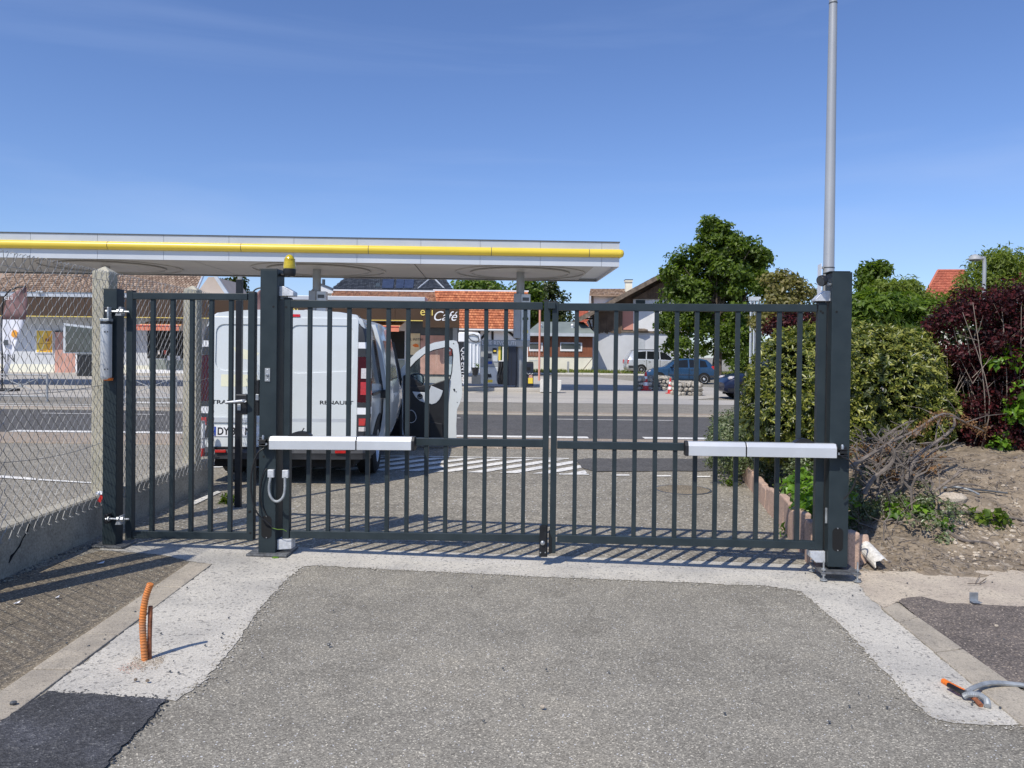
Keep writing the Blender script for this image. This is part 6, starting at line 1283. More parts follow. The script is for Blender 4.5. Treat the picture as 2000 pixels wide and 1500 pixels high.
boxpx('wall_corner', 'grey', 884, 893, 638, 733, Y - .05, .1, sh); rs = boxpx('red_sign', 'red', 872, 882, 680, 694, Y - .14, .1, sh); boxpx('sign_mark', 'wht', 874, 880, 683, 686, Y - .155, .012, rs); boxpx('door', 'lgrey', 870, 884, 696, 732, Y - .05, .04, sh)
# parapet roof of mottled tiles behind the flat part
sb = thing('shop_annexe', 'annexe with mottled brick coloured roof strip behind the flat shop roof', 'building', (at(740, 700, 52).x, 52, .2))
xa, xb = at(642, 590, 52).x, at(872, 590, 52).x; z0, z1 = at(740, 592, 51.6).z, at(740, 569, 53.4).z
MB().add([(xa, 51.6, z0), (xb, 51.6, z0), (xb, 53.4, z1), (xa, 53.4, z1), (xa, 51.6, 0), (xb, 51.6, 0), (xb, 53.4, 0), (xa, 53.4, 0)], [(0, 1, 2, 3), (0, 4, 5, 1), (1, 5, 6, 2), (3, 2, 6, 7), (0, 3, 7, 4)]).build('wall', M['beige'], sb)
tiles(sb, 'tile_m', (xa, 51.6, z0), (xb, 51.6, z0), (xa, 53.4, z1), (xb, 53.4, z1), 60, 9, .06)
MB().box(xa, xb, 53.3, 53.6, z1 + .0, z1 + .09).build('ridge_flashing', M['wht'], sb)
# slate roof house with solar panels
Y = 66
sl_ = thing('slate_house', 'house with dark slate roof carrying solar panels under the canopy', 'house', (at(760, 700, Y).x, Y, .25))
xa, xb = at(644, 560, Y).x, at(892, 560, Y + 0).x; z0, z1 = at(760, 574, Y).z, at(760, 535, Y + 4).z
rfs = MB().add([(xa - .3, Y, z0), (xb, Y, z0), (xb - 1.6, Y + 4, z1), (xa + .9, Y + 4, z1)], [(0, 1, 2, 3)]).build('roof', M['tile_s'], sl_)
tiles(rfs, 'tile_s', (xa - .3, Y, z0 + .01), (xb, Y, z0 + .01), (xa + .9, Y + 4, z1 + .01), (xb - 1.6, Y + 4, z1 + .01), 54, 14, .06)
MB().box(xa, xb, Y + .1, Y + 4, 0, z0 - .02).build('wall', M['beige'], sl_)
def onroof(u, v):
    d = ray(u, v); n_ = Vector((0, -(z1 - z0), 4)).normalized(); p0 = Vector((xa, Y, z0)); t = (p0 - CAMP).dot(n_) / d.dot(n_); return CAMP + d * t + n_ * .1
for a, b in ((746, 768), (773, 788), (789, 807)):
    q = [onroof(a, 564.5), onroof(b, 564.5), onroof(b + 2, 547), onroof(a + 2, 547)]; n_ = Vector((0, -.5, .85)); mb = MB().add(q + [p - n_ * .06 for p in q], [(0, 1, 2, 3), (7, 6, 5, 4), (0, 4, 5, 1), (1, 5, 6, 2), (2, 6, 7, 3), (3, 7, 4, 0)]); mb.build('solar_panel', M['solar'], sl_)
q = [onroof(733, 562), onroof(742, 562), onroof(743, 555), onroof(735, 555)]; MB().add(q + [p - Vector((0, -.04, .05)) for p in q], [(0, 1, 2, 3), (7, 6, 5, 4), (0, 4, 5, 1), (1, 5, 6, 2), (2, 6, 7, 3), (3, 7, 4, 0)]).build('skylight', M['gglass'], sl_)
dz_ = [(onroof(818, 567) + Vector((0, -.4, 0))), (onroof(868, 567) + Vector((0, -.4, 0))), onroof(850, 549), onroof(838, 549)]
dm = MB().add(dz_ + [p - Vector((0, 0, .3)) for p in dz_], [(0, 1, 2, 3), (0, 4, 5, 1), (1, 5, 6, 2), (3, 2, 6, 7), (0, 3, 7, 4)]).build('dormer_hip', M['tile_s'], sl_); tiles(dm, 'tile_s', dz_[0] + Vector((0, -.02, .02)), dz_[1] + Vector((0, -.02, .02)), dz_[3] + Vector((0, -.02, .02)), dz_[2] + Vector((0, -.02, .02)), 12, 8, .06)
MB().tube([dz_[1] + Vector((0, 0, .05)), dz_[2] + Vector((0, 0, .05))], .07, 6).tube([dz_[0] + Vector((0, 0, .05)), dz_[3] + Vector((0, 0, .05))], .07, 6).build('hip_ridge', M['lgrey'], sl_)
lw = thing('white_outbuilding', 'little white gable with dark cowl left of the slate roof', 'building', (at(635, 700, 58).x, 58, .25)); polypx('gable', 'wwall', [(606, 572), (622, 553), (648, 564), (652, 573)], 58, 3, lw); polypx('roof_edge', 'dgrey', [(604, 571), (622, 551.5), (650, 564), (650, 565.5), (622, 554), (606, 573)], 57.9, 3.2, lw); p = at(632, 556, 58.5); MB().tube([p, p + Vector((0, 0, .4))], .12, 8).build('cowl', M['dgrey'], lw)
# --- house with the orange roof, half timbered
Y = 50
oh = thing('timbered_house', 'small half timbered house with bright orange tiled roof and white gable wall', 'house', (at(945, 700, Y).x, Y, gz(5, Y)))
xa, xb = at(872, 600, Y).x, at(1032, 600, Y).x; z0, z1 = at(945, 643, Y - .4).z, at(945, 569, Y + 2.2).z
ro_ = MB().add([(xa - .3, Y - .4, z0), (xb, Y - .4, z0), (xb, Y + 2.2, z1), (xa - 1.0, Y + 2.2, z1), (xa - .3, Y - .4, z0 - .1), (xb, Y - .4, z0 - .1), (xb, Y + 2.2, z1 - .1), (xa - 1.0, Y + 2.2, z1 - .1)], [(0, 1, 2, 3), (7, 6, 5, 4), (0, 4, 5, 1), (1, 5, 6, 2), (3, 2, 6, 7), (0, 3, 7, 4)]).build('roof', M['tile_o'], oh)
tiles(ro_, 'tile_o', (xa - .3, Y - .4, z0 + .01), (xb + .02, Y - .4, z0 + .01), (xa - 1.0, Y + 2.2, z1 + .01), (xb + .02, Y + 2.2, z1 + .01), 34, 15, .07)
MB().box(xa - 1.1, xb + .05, Y + 2.15, Y + 2.4, z1 + .0, z1 + .09).build('ridge_flashing', M['wht'], oh)
MB().box(xa, xb, Y, Y + 4, gz(0, Y) - .2, z0 - .05).build('wall', M['wwall'], oh); MB().tube([(xa - .3, Y - .48, z0 - .05), (xb, Y - .48, z0 - .05)], .07, 8).build('gutter', M['lgrey'], oh)
for a, b in (((899, 643), (935, 664)), ((936, 642), (936, 668)), ((962, 642), (962, 667)), ((958, 643), (930, 671)), ((988, 643), (1012, 664)), ((1012, 643), (1012, 672))):
    p, q = at(*a, Y - .03), at(*b, Y - .03); MB().beam(p, q, .06, .14).build('timber', M['timber'], oh)
p = at(941, 673.6, 31.95); text('LIRIE REVOLUTI', .24, Matrix.Translation(Vector((p.x, 32.18, p.z))), M['wht'], fp, 'lettering', .006, 0, .85)
# --- green roofed shed
Y = 60; zg = gz(0, Y)
gsd = thing('timber_shed', 'low shed with grey green roof, brown boards and two windows', 'shed', (at(1090, 720, Y).x, Y, zg))
xa, xb = at(1030, 700, Y).x, at(1157, 700, Y).x; ze = at(1095, 655, Y).z; zm = at(1095, 695.5, Y).z
MB().box(xa, xb, Y, Y + 5, zg - .2, zm).build('base_wall', M['cream'], gsd)
for i, x in enumerate(np.linspace(xa, xb, 43)[:-1]): 
    wd = (xb - xa) / 42; MB().box(x + .006, x + wd - .006, Y - .05 - .008 * (i % 2), Y + .1, zm - .05, ze).build('board', M['plankr'], gsd)
ap = [at(1035, 628, Y + 3), at(1140, 629, Y + 3)]
MB().add([(xa - .2, Y - .5, ze + .12), (xb + .2, Y - .5, ze + .12), (ap[1].x, Y + 3, ap[1].z), (ap[0].x + .8, Y + 3, ap[0].z), (xa - .2, Y - .5, ze - .1), (xb + .2, Y - .5, ze - .1), (xb, Y + 5, ze - .1), (xa, Y + 5, ze - .1)], [(0, 1, 2, 3), (0, 4, 5, 1), (1, 5, 6, 2), (3, 2, 6, 7), (0, 3, 7, 4)]).build('roof', M['green_roof'], gsd)
MB().box(xa - .2, xb + .2, Y - .62, Y - .5, ze - .08, ze + .16).build('gutter', M['lgrey'], gsd)
for a, b in ((1033, 1060), (1094, 1137)):
    wf = boxpx('window', 'wht', a, b, 669, 686, Y - .12, .08, gsd); boxpx('pane', 'gglass', a + 2, b - 3, 671, 681.5, Y - .14, .02, wf)
for u in (1118, 1056): p = at(u, 640, Y + 1.2); MB().tube([p - Vector((0, 0, .25)), p + Vector((0, 0, .2))], .1, 8).lathe([(.0, .0), (.16, 0), (.1, .12), (0, .12)], p + Vector((0, 0, .18)), 8).build('roof_vent', M['lgrey'], gsd)
rh = thing('red_roof_house', 'sliver of a red tiled roof between the green shed and the white barn', 'house', (at(1140, 640, 75).x, 75, .25))
q = [at(1128, 632, 72), at(1155, 632, 72), at(1155, 604, 76), at(1126, 604, 76)]; MB().add(q + [p - Vector((0, 0, 3)) for p in q], [(0, 1, 2, 3), (0, 4, 5, 1), (1, 5, 6, 2), (3, 2, 6, 7), (0, 3, 7, 4)]).build('roof', M['tile_r'], rh); tiles(rh, 'tile_r', q[0], q[1], q[3], q[2], 16, 12, .08)
# --- white barn house
Y = 62; zg = gz(0, Y)
ba = thing('white_barn', 'white rendered barn with dark timber gable, salmon patch and wide eaves', 'barn', (at(1240, 720, Y).x, Y, zg))
xa, xb = at(1157, 700, Y).x, at(1350, 700, Y).x; zw = at(1250, 648, Y).z
MB().box(xa, xb, Y, Y + 9, zg - .3, zw).build('ground_floor_wall', M['gwall'], ba)
ux0, ux1 = at(1213, 620, Y).x, at(1350, 620, Y).x; zu = at(1250, 583, Y).z
boxpx('salmon_wall', 'pinkw', 1213, 1237, 600, 644, Y + .02, .3, ba); polypx('upper_wall', 'wwall', [(1237, 648), (1237, 583), (1350, 583), (1350, 648)], Y + .05, .3, ba)
boxpx('window', 'gglass', 1242, 1260, 586, 600, Y - .03, .06, ba); boxpx('door_panel', 'lgrey', 1237, 1259, 658, 700, Y - .03, .03, ba)
MB().beam(at(1213, 647, Y - .05), at(1350, 650, Y - .05), .2, .14).build('beam', M['wood'], ba); p = at(1253, 645, Y - .3); MB().rock(p, .55, .2, .14, 3).build('old_beam_end', M['wood'], ba)
for u in np.arange(1166, 1213, 3.1):                                          # hanging boards on the left part
    a, b = at(u, 648 + random.uniform(0, 4), Y - .12), at(u, 592, Y - .12); MB().box(a.x + .006, a.x + .112, Y - .14 + random.uniform(-.012, .012), Y - .06, a.z, b.z).build('hanging_board', M['plank'], ba)
for u in np.arange(1196, 1345, 3.1):                                          # gable boards, under the slope
    vt = 605 - (u - 1192) * 0.585 + 4 if u < 1302 else 541 + (u - 1302) * .585 + 4
    if vt > 584: continue
    a, b = at(u, 584, Y - .1), at(u, vt, Y - .1); MB().box(a.x + .006, a.x + .118, Y - .12 + random.uniform(-.012, .012), Y - .02, a.z, b.z).build('gable_board', M['plank'], ba)
polypx('gable_wall', 'plank', [(1168, 604), (1302, 536), (1350, 562), (1350, 640), (1213, 640), (1168, 648)], Y + .4, .3, ba)
lft, apx = at(1131, 622, Y - 1.2), at(1302, 530, Y - 1.2); rgt = at(1420, 612, Y - 1.2)
for A_, B_, nm in ((lft, apx, 'l'), (apx, rgt, 'r')):
    q = [A_, B_, B_ + Vector((0, 10, 0)), A_ + Vector((0, 10, 0))]; MB().add(q + [p - Vector((0, 0, .28)) for p in q], [(0, 1, 2, 3), (7, 6, 5, 4), (0, 4, 5, 1), (1, 5, 6, 2), (2, 6, 7, 3), (3, 7, 4, 0)]).build('roof', M['wood'], ba)
    n_ = Vector((0, 0, .05)); MB().beam(A_ + Vector((0, -.06, -.1)), B_ + Vector((0, -.06, -.1)), .08, .34).build('barge_board', M['wood'], ba); 
tiles(ba, 'tile_b', lft + Vector((0, 0, .02)), lft + Vector((0, 10, .02)), apx + Vector((0, 0, .02)), apx + Vector((0, 10, .02)), 24, 24, .08)
MB().tube([apx, apx + Vector((0, 0, .5))], [.06, .01], 6).build('finial', M['dgrey'], ba)
MB().beam(at(1150, 625, Y - .4), at(1158, 650, Y - .1), .1, .12).beam(at(1140, 622, Y - .6), at(1157, 622, Y), .1, .12).build('eaves_bracket', M['timber'], ba)
polypx('side_eave', 'wwall', [(1146, 628), (1157, 618), (1157, 652)], Y, .2, ba)
ub = thing('upper_house', 'white upper house with brown tiles and cream chimney behind the barn roof', 'house', (at(1190, 600, 68).x, 68, .25))
boxpx('wall', 'wwall', 1158, 1260, 572, 700, 68, 4, ub); boxpx('corner_post', 'wood', 1154.5, 1159, 575, 640, 67.9, .2, ub)
q = [at(1151, 575, 67.4), at(1235, 577, 67.4), at(1235, 564, 70), at(1153, 564, 70)]; rr0 = MB().add(q + [p - Vector((0, 0, .12)) for p in q], [(0, 1, 2, 3), (0, 4, 5, 1), (1, 5, 6, 2), (3, 2, 6, 7), (0, 3, 7, 4)]).build('roof', M['tile_b'], ub); tiles(rr0, 'tile_b', q[0], q[1], q[3], q[2], 24, 6, .08)
cw = boxpx('chimney', 'cream', 1222, 1235, 550, 572, 68.5, .6, ub); boxpx('chimney_cap', 'cream', 1221, 1236, 547.5, 550, 68.4, .8, cw); boxpx('chimney_plate', 'dgrey', 1221, 1236.5, 545.5, 547, 68.4, .8, cw)
for u in (1224, 1233): boxpx('chimney_leg', 'cream', u - 1, u + 1, 546, 550, 68.5, .6, cw)
# red roof far right, street lamp, ribbed column
Y = 62; rr = thing('red_hip_roof_house', 'house with big red hipped roof behind the willow trees', 'house', (at(1860, 700, Y).x, Y, .25))
q = [at(1800, 588, Y), at(1905, 588, Y), at(1884, 528.5, Y + 4), at(1832, 528.5, Y + 4)]; rq = MB().add(q + [p - Vector((0, 0, .2)) for p in q], [(0, 1, 2, 3), (7, 6, 5, 4), (0, 4, 5, 1), (1, 5, 6, 2), (2, 6, 7, 3), (3, 7, 4, 0)]).build('roof', M['tile_r'], rr); tiles(rq, 'tile_r', q[0], q[1], q[3], q[2], 30, 18, .07); boxpx('wall', 'cream', 1806, 1900, 588, 710, Y + .3, 4, rr); MB().tube([q[3], q[2]], .12, 6).tube([q[0], q[3]], .1, 6).build('ridge_tiles', M['tile_r'], rr)
Y = 27; p = at(1919, 700, Y); la = thing('street_lamp', 'grey street lamp with a domed head in front of the willow', 'street lamp', (p.x, Y, 0))
za, zb2_ = at(1919, 512, Y).z, at(1912, 505, Y).z; MB().tube(sm([(p.x, Y, 0), (p.x, Y, za - 1.5), (p.x, Y, za), (p.x - .09, Y, za + .13), (p.x - .27, Y, za + .18)], 5), .06, 10).build('pole', M['alum'], la, smooth=True)
c = at(1904, 506, Y); MB().lathe([(.0, .17), (.08, .155), (.155, .1), (.21, .015), (.215, -.02), (.2, -.03)], c, 24).build('head', M['grey'], la, smooth=True); MB().lathe([(.19, -.03), (.155, -.07), (.0, -.09)], c, 20).build('diffuser', M['gglass'], la, smooth=True)
Y = 36; p = at(1472, 735, Y); rc = thing('ribbed_column', 'pale ribbed metal column rising behind the clipped bush', 'column', (p.x, Y, 0))
za = at(1472, 583, Y).z
for i in range(6): 
    x = p.x - .19 + .076 * i; MB().tube([(x, Y + .1 * (i % 2), 0), (x + .01 * i, Y + .1 * (i % 2), za + .0 + .06 * math.sin(i * 2))], .036, 8).build('tube', M['lgrey'], rc, smooth=True)
MB().box(p.x - .26, p.x + .26, Y - .06, Y + .16, za - .1, za + .08).build('top_clamp', M['lgrey'], rc)
p = at(976, 560, 34) if False else at(1053, 735, 45); sp_ = thing('pink_post', 'thin pinkish sign post in front of the green roofed shed', 'post', (p.x, 45, 0)); MB().tube([(p.x, 45, 0), (p.x, 45, at(1052, 598, 45).z)], .06, 8).build('tube', M['pinkw'], sp_)
ft = thing('lattice_fence', 'thin metal fence in front of the white shed wall', 'fence', tuple(at(1050, 730, 57)))
for u in np.arange(1033, 1056, 2.2): a = at(u, 730, 57); MB().box(a.x - .015, a.x + .015, 57, 57.03, .2, at(u, 704, 57).z).build('bar', M['lgrey'], ft)
MB().beam(at(1033, 704, 57), at(1056, 704, 57), .05, .05).build('rail', M['lgrey'], ft)
for i, (u, lab) in enumerate(((1109, 'leaning grey post on the grass verge in front of the shed'),)): p = at(u, 731, 55); t = thing('wooden_stake', lab, 'stake', tuple(p)); MB().beam(p - Vector((0, 0, .1)), at(u + 1, 706, 55), .12, .14).build('stake', M['grey'], t)
for a, b, lab in (((1143, 714), (1134, 728), 'leaning stick at the corner of the barn'),): t = thing('leaning_stick', lab, 'stick', tuple(at(*b, 59.5))); MB().beam(at(1157, 700, 59.7), at(*b, 59.5), .05, .05).build('stick', M['wood'], t)
# grass verge and its kerb
x0, x1 = at(1030, 730, 56).x, at(1235, 730, 56).x
sheet('verge', [(x0 - 1, 53.8), (x1 + 12, 53.5), (x1 + 12, 60), (x0 - 1, 60)], M['soil'], .02)
mb_n = 5200; gx_ = rng.uniform(x0 - .5, x1 + 11, mb_n); gy_ = rng.uniform(54, 59.9, mb_n); P = np.stack([gx_, gy_, np.array([gz(a, b) for a, b in zip(gx_, gy_)]) + .02], 1)
T = unit(np.stack([rng.normal(0, .35, mb_n), rng.normal(0, .35, mb_n), np.ones(mb_n)], 1)); N = unit(np.cross(T, unit(rng.normal(size=(mb_n, 3)))))
leafmesh('grass', M['grass'], P, N, T, rng.uniform(.1, .3, mb_n), np.full(mb_n, .05), None, 'stuff')
vk = thing('verge_kerb', None, None, ((x0 + x1) / 2, 53.6, .2), kind='structure')
for i in range(int((x1 - x0 + 8) / 1.2)):
    MB().box(x0 - 1 + i * 1.2, x0 - 1 + i * 1.2 + 1.18, 53.5, 53.75, 0, gz(0, 53.6) + .1 + .015 * math.sin(i * 5)).build('kerb_stone', M['blockc'], vk, bevel=.02)
# gabion baskets, cones
def gabion(lab, u0, u1, v0, v1, Y, d, seed):
    x0, x1, z0, z1 = rect(u0, u1, v0, v1, Y); g = random.Random(seed); z0 = gz(x0, Y); t = thing('gabion_basket', lab, 'gabion', ((x0 + x1) / 2, Y, z0), group='gabion baskets on the forecourt')
    mb = MB(); sx = .19; k = 0
    for face in range(3):
        nx_ = int((x1 - x0) / sx); nz_ = max(3, int((z1 - z0) / .15)); ny_ = int(d / sx)
        if face == 0: pts = [((i + .5 + .3 * (j % 2)) / nx_, 0, (j + .5) / nz_) for i in range(nx_) for j in range(nz_)]
        elif face == 1: pts = [((i + .5) / nx_, (j + .5) / ny_, 1) for i in range(nx_) for j in range(ny_)]
        else: pts = [(e, (i + .5) / ny_, (j + .5) / nz_) for e in (0, 1) for i in range(ny_) for j in range(nz_)]
        for a, b, c_ in pts:
            k += 1; mb.rock((x0 + (x1 - x0) * min(.97, max(.03, a)) + g.uniform(-.03, .03), Y + d * b + .05, z0 + (z1 - z0) * min(.93, c_)), .11 * g.uniform(.7, 1.15), .1, .085 * g.uniform(.7, 1.15), seed * 900 + k, .25)
    mb.build('stones', M['stone'], t, kind='stuff'); MB().box(x0 + .1, x1 - .1, Y + .1, Y + d - .1, z0, z1 - .1).build('core', M['dgrey'], t)
    mb = MB()
    for i in range(int((x1 - x0) / .14) + 1): x = x0 + i * .14; mb.tube([(x, Y - .06, z0), (x, Y - .06, z1 + .03), (x, Y + d + .06, z1 + .03)], .004, 4)
    for j in range(int((z1 - z0) / .14) + 1): z = z0 + j * .14; mb.tube([(x1 + .03, Y + d, z), (x1 + .03, Y - .06, z), (x0 - .03, Y - .06, z), (x0 - .03, Y + d, z)], .004, 4)
    mb.build('wire_cage', M['wire'], t, kind='stuff')
gabion('front stone filled gabion basket beside the right traffic cone', 1322, 1371, 748, 769.5, 29.9, 1.0, 1); gabion('longer stone filled gabion basket in front of the blue car', 1274, 1311, 736, 756, 34.5, 1.0, 2); gabion('left stone filled gabion basket beside the left traffic cone', 1246, 1272, 737, 760, 34.0, .9, 3)
def cone(lab, u, v0, v1):
    p = onG(u, v1); Y = p.y; h = at(u, v0, Y).z - p.z; t = thing('traffic_cone', lab, 'traffic cone', tuple(p), group='traffic cones on the forecourt'); s = h / .75
    MB().box(p.x - .2 * s, p.x + .2 * s, Y - .2 * s, Y + .2 * s, p.z, p.z + .04 * s).build('base', M['red'], t, bevel=.012)
    R_ = lambda f: lerp(.14, .028, f) * s
    for a, b, m, nm in ((.05, .27, 'red', 'red_band'), (.27, .45, 'wht', 'white_band'), (.45, .62, 'red', 'red_band'), (.62, .76, 'wht', 'white_band'), (.76, 1.0, 'red', 'red_band')): MB().lathe([(R_(a), a * h), (R_(b), b * h)] + ([(0, h)] if b == 1 else []), (p.x, Y, p.z), 18).build(nm, M[m], t, smooth=True)
cone('left red and white traffic cone in front of the blue car', 1261, 726, 763); cone('right red and white traffic cone leaning on the front gabion', 1309, 738, 769)
# --- cars
def car(nm, lab, base, rz, paint, st, Lw, wheels, wr, W, wins, mirror=None, lampf=None, lampr=None, extra=None):
    Mc = frame(base, rz); t = thing(nm, lab, 'car', tuple(base), rz)
    def ip(x, k):
        for a, b in zip(st, st[1:]):
            if a[0] <= x <= b[0]: return lerp(a[k], b[k], (x - a[0]) / (b[0] - a[0]))
        return st[-1][k] if x > st[-1][0] else st[0][k]
    rings = []
    for x, zb, zl, zt, wb, wr_ in st:
        h = [(wb * .86, zb), (wb * .97, zb + .1), (wb, zb + .3 if zb + .3 < zl else (zb + zl) / 2), (wb * .985, zl - .03), (wb * .955, zl), (wr_, zt - .06 if zt - zl > .2 else zt - .02), (wr_ * .86, zt), (wr_ * .4, zt + .012)]
        rings.append([(x, y, z) for y, z in h] + [(x, -y, z) for y, z in h[::-1]])
    body = MB(Mc).loft(rings).build('body', M[paint], t, smooth=True, ang=35)
    def side(x, s): 
        zl, zt, wb, wr_ = ip(x, 2), ip(x, 3), ip(x, 4), ip(x, 5); z1 = zt - .06 if zt - zl > .2 else zt - .02
        return lerp(wb * .955, wr_, s), lerp(zl, z1, s)
    for sg in (1, -1):
        for poly in wins:
            a = [side(x, s) for x, s in poly]; n = len(poly)
            MB(Mc).add([(p[0], sg * (q[0] + .008), q[1]) for p, q in zip(poly, a)] + [(p[0], sg * (q[0] - .02), q[1]) for p, q in zip(poly, a)], [tuple(range(n)), tuple(range(2 * n - 1, n - 1, -1))] + [(i, n + i, n + (i + 1) % n, (i + 1) % n) for i in range(n)]).build('side_window', M['dglass'], t)
        for wx in wheels:
            yo = sg * (W - .10)
            n = 16; a = [(wx + (wr + .055) * math.cos(math.pi * k / n), wr + .015 + (wr + .055) * math.sin(math.pi * k / n)) for k in range(n + 1)] + [(wx - wr - .055, wr * .45), (wx + wr + .055, wr * .45)]
            MB(Mc).prism(a, sg * (W - .3), sg * (W + .004), 'y').build('wheel_arch', M['hole'], t)
            w_ = MB(Mc).lathe([(wr * .6, -.09), (wr * .92, -.09), (wr, -.06), (wr, .06), (wr * .92, .09), (wr * .66, .1)], (wx, yo + sg * .03, wr), 24, (0, sg, 0)).build('wheel', M['rubber'], t, smooth=True, ang=40)
            rm_ = MB(Mc).lathe([(.0, .10), (wr * .2, .105), (wr * .3, .085), (wr * .55, .08), (wr * .66, .108), (wr * .68, .1), (wr * .68, .0), (0, 0)], (wx, yo + sg * .03, wr), 20, (0, sg, 0)).build('rim', M['rim'], w_, smooth=True)
        for x0, x1, z0, z1, m, nm_ in extra or ():
            wv = ip((x0 + x1) / 2, 4); MB(Mc).box(x0, x1, sg * wv - .012, sg * wv + .012, z0, z1).build(nm_, M[m], t)
        if mirror: x, z = mirror; MB(Mc).box(x - .06, x + .05, sg * (ip(x, 4)) - .02 + (0 if sg > 0 else -.14), sg * ip(x, 4) + .02 + (.14 if sg > 0 else 0), z, z + .12).build('mirror', M[paint], t, bevel=.03)
        if lampf: x, y, z = lampf; MB(Mc).rock((x, sg * y, z), .13, .16, .09, 3, .05).build('headlamp', M['lampc'], t)
        if lampr: x, y, z, h = lampr; MB(Mc).box(x - .02, x + .2, sg * y - .1 if sg > 0 else sg * y - .02, sg * y + .02 if sg > 0 else sg * y + .1, z, z + h).build('tail_lamp', M['lampr'], t, bevel=.03)
    return t, Mc, ip
# blue hatchback, nose to the left
HB = [(0.0, .34, .60, .66, .72, .66), (.05, .27, .82, .9, .79, .72), (.18, .24, .9, 1.14, .81, .64), (.42, .22, .92, 1.36, .815, .58), (.8, .2, .92, 1.42, .82, .575), (1.5, .2, .91, 1.43, .82, .58), (2.05, .2, .90, 1.38, .82, .57), (2.72, .2, .89, .95, .81, .66), (3.3, .22, .80, .85, .80, .66), (3.62, .25, .66, .72, .76, .62), (3.77, .32, .52, .57, .66, .55)]
HW = [[(.42, .1), (.52, .92), (.82, .98), (.86, .05)], [(.92, .05), (.9, .98), (1.42, .99), (1.42, .04)], [(1.5, .04), (1.5, .99), (2.02, .98), (2.5, .25), (2.5, .05)]]
p = at(1391, 748, 43.5); p.z = gz(p.x, 43.5)
car('blue_car', 'small teal blue hatchback parked side on in front of the big tree', (p.x, 43.5, p.z), math.pi - .05, 'cartl', HB, 3.77, (.62, 3.08), .29, .82, HW, (2.45, .93), (3.55, .55, .66), (.0, .74, .72, .3), [(.0, .3, .38, .5, 'bump', 'bumper_strip'), (.95, 2.6, .5, .53, 'bump', 'side_moulding'), (1.44, 1.46, .32, .9, 'hole', 'door_seam'), (2.56, 2.575, .32, .88, 'hole', 'door_seam'), (.93, .945, .5, .9, 'hole', 'door_seam'), (1.36, 1.24, .78, .81, 'bump', 'door_handle'), (2.2, 2.06, .77, .8, 'bump', 'door_handle'), (3.5, 3.7, .36, .46, 'bump', 'bumper_strip')])
# silver people carrier, tail to the left
MV = [(0.0, .4, .7, .8, .74, .7), (.06, .3, .98, 1.05, .87, .8), (.2, .25, 1.03, 1.4, .89, .74), (.42, .23, 1.05, 1.66, .9, .7), (.9, .22, 1.05, 1.73, .9, .69), (2.0, .22, 1.03, 1.74, .9, .69), (2.75, .22, 1.01, 1.66, .9, .68), (3.65, .22, .97, 1.03, .88, .74), (4.2, .25, .85, .9, .86, .7), (4.55, .3, .7, .74, .8, .66), (4.63, .36, .55, .6, .7, .6)]
MW = [[(.45, .08), (.55, .9), (1.35, .95), (1.3, .06)], [(1.38, .06), (1.43, .95), (2.3, .95), (2.3, .06)], [(2.38, .06), (2.38, .95), (2.75, .9), (3.4, .3), (3.4, .08)]]
p = at(1221, 731, 56); p.z = gz(p.x, 56)
c2, Mc2, ip2 = car('silver_people_carrier', 'silver people carrier with roof rails parked against the white barn', (p.x, 56, p.z), .06, 'carsv', MV, 4.63, (.98, 3.8), .32, .9, MW, (3.2, 1.0), (4.4, .6, .72), (.0, .84, .72, .3), [(.05, .5, .42, .6, 'bump', 'bumper_strip'), (1.35, 1.365, .35, 1.03, 'hole', 'door_seam'), (2.34, 2.355, .35, 1.02, 'hole', 'door_seam'), (1.5, 1.66, .86, .9, 'bump', 'door_handle')])
for sg in (1, -1): MB(Mc2).tube([(.5, sg * .66, 1.68), (.9, sg * .66, 1.77), (2.3, sg * .66, 1.78), (2.8, sg * .66, 1.7)], .02, 6).build('roof_rail', M['dgrey'], c2)
# navy car with its nose showing left of the bush
p = at(1411, 779, 27.8); p.z = 0
NV = [(x * 1.06, a, b, c_ * 1.05, d * 1.05, e * 1.05) for x, a, b, c_, d, e in HB]; NV = [(x, a, b * 1.06, max(b * 1.06 + .04, c_), d, e) for x, a, b, c_, d, e in NV]
car('navy_car', 'dark navy car with only its nose showing left of the clipped bush', (p.x + 3.98, 28.2, 0), math.pi, 'carnv', NV, 3.99, (.66, 3.26), .32, .86, [[(a * 1.06, b) for a, b in w_] for w_ in HW], (2.6, .98), (3.72, .6, .76), (.0, .78, .76, .3), [(3.4, 3.9, .3, .42, 'black', 'bumper_strip')])
# ================================================================== street side things
def barrier(lab, u0, u1, vb, vt, Y):
    a, b = at(u0, vb, Y), at(u1, vb, Y); h = at((u0 + u1) / 2, vt, Y).z - at((u0 + u1) / 2, vb, Y).z; z0 = 0; t = thing('street_barrier', lab, 'barrier', ((a.x + b.x) / 2, Y, 0), group='crossed steel street barriers')
    for x in (a.x, b.x): MB().tube([(x, Y, -.05), (x, Y, h)], .032, 8).build('post', M['grey'], t)
    for z in (h - .02, .16): MB().tube([(a.x, Y, z), (b.x, Y, z)], .02, 8).build('rail', M['grey'], t)
    for z0, z1 in ((.16, h - .02), (h - .02, .16)): MB().tube([(a.x, Y, z0), (b.x, Y, z1)], .012, 6).build('brace', M['grey'], t)
    MB().lathe([(0, -.02), (.06, -.02), (.06, .02), (0, .02)], ((a.x + b.x) / 2, Y, (h + .14) / 2), 12, (0, 1, 0)).build('hub', M['grey'], t)
barrier('crossed steel street barrier at the left edge behind the chain link', -10, 92, 785, 731, 22.2); barrier('crossed steel street barrier seen through the small gate', 242, 344, 788, 735, 22.2)
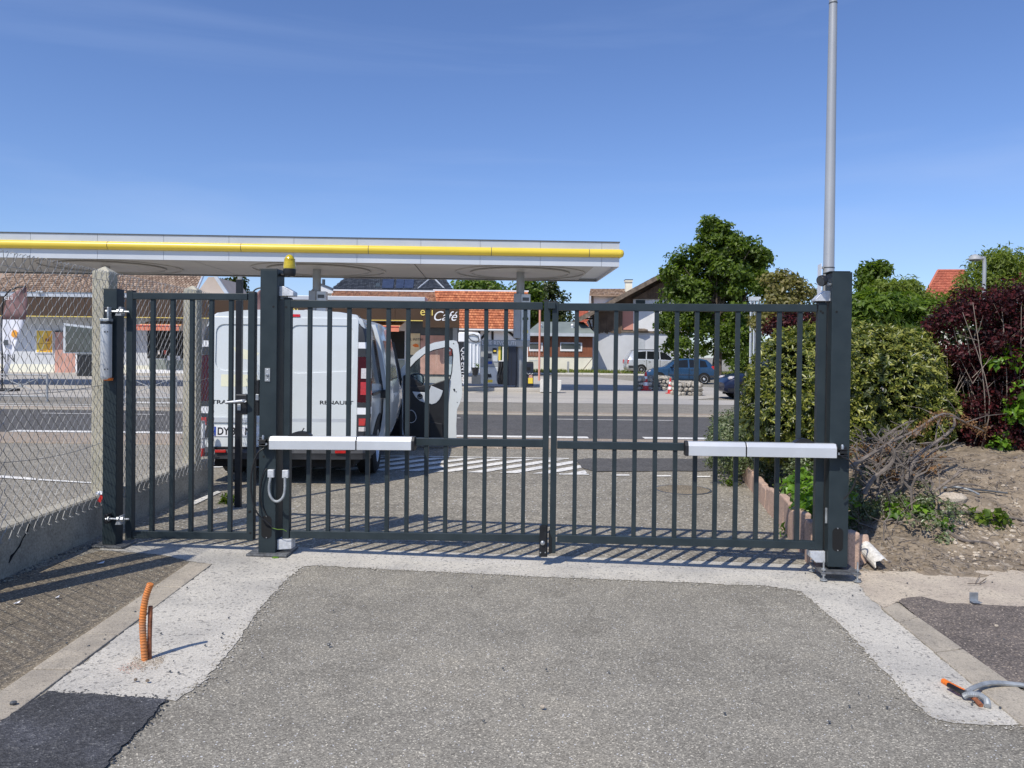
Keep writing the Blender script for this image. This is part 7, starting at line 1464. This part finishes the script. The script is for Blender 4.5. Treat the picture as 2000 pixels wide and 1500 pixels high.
def flagp(lab, u, vb, vt, Y, wpx, band, txt=None):
    p = at(u, vb, Y); k = Y / F; t = thing('feather_flag', lab, 'flag', (p.x, Y, 0), group='feather flags of the filling station'); h = at(u, vt, Y).z; W = wpx * k
    pole = sm([(p.x, Y, 0), (p.x, Y, h * .6), (p.x, Y, h * .8), (p.x + W * .12, Y, h * .91), (p.x + W * .45, Y, h * .98), (p.x + W * .95, Y, h)], 6); MB().tube(pole, .028, 8).build('pole', M['black'], t, smooth=True)
    zz = [h * .14, h * .3, h * .45, h * .58, h * .68, h * .76, h * .84, h * .9, h * .955, h * .99]
    def xl(z): 
        f = max(0, (z / h - .78) / .22); return p.x + .03 + W * .9 * f ** 2.6
    def xr(z): return p.x + W * (.10 + .88 * min(1, (z / h - .1) / .62))
    def cloth(zs, nm, mat):
        mb = MB(); v = []; n = 7
        for z in zs:
            for i in range(n + 1): s = i / n; v.append((lerp(xl(z), max(xl(z) + .02, xr(z)), s), Y + .05 * math.sin(s * 7 + z * 2.3), z))
        m_ = len(zs); f = [(j * (n + 1) + i, j * (n + 1) + i + 1, (j + 1) * (n + 1) + i + 1, (j + 1) * (n + 1) + i) for j in range(m_ - 1) for i in range(n)]
        o = mb.add(v, f).build(nm, M[mat], t, smooth=True, ang=180); so_ = o.modifiers.new('thick', 'SOLIDIFY'); so_.thickness = .004; return o
    zb_ = h * band; cl_ = cloth([z for z in zz if z < zb_] + [zb_], 'cloth', 'flagw'); cloth([zb_] + [z for z in zz if z > zb_], 'top_cloth', 'flagb')
    if txt: text(txt, .42, Matrix.Translation(Vector((p.x + .12, Y - .1, h * .28))) @ Matrix.Rotation(0, 4, 'Y'), M['dgrey'], t, 'lettering', .002); text('eni', .26, Matrix.Translation(Vector((p.x + .12, Y - .09, h * .87))), M['wht'], t, 'lettering', .002); MB().rock((p.x + W * .55, Y - .08, h * .55), .12, .006, .14, 4).build('flag_print', M['lampa'], t); MB().box(p.x + .1, p.x + .26, Y - .075, Y - .07, h * .44, h * .49).build('flag_print', M['dgrey'], t)
    MB().box(p.x - .45, p.x + .5, Y - .25, Y + .25, 0, .1).build('base', M['black'], t, bevel=.02)
flagp('feather flag with mauve top and white cloth at the left edge', 4, 764, 559, 27.5, 48, .685, 'IN'); flagp('second feather flag half hidden behind the thick left gate post', 484, 775, 561, 27.5, 30, .69)
wb_ = thing('wheeled_bin', 'dark wheeled bin by the shop wall seen through the chain link', 'bin', tuple(at(165, 745, 44))); boxpx('body', 'black', 150, 180, 693, 742, 44, .8, wb_, .03); boxpx('lid', 'dgrey', 149, 181, 690, 694, 43.95, .9, wb_, .02)
th_ = 0.03; piv = Vector((XR, CYF, 0)); can.location = piv + Matrix.Rotation(th_, 3, 'Z') @ (can.location - piv); can.rotation_euler.z = th_   # the canopy stands slightly askew to the road
bpy.context.view_layer.update()
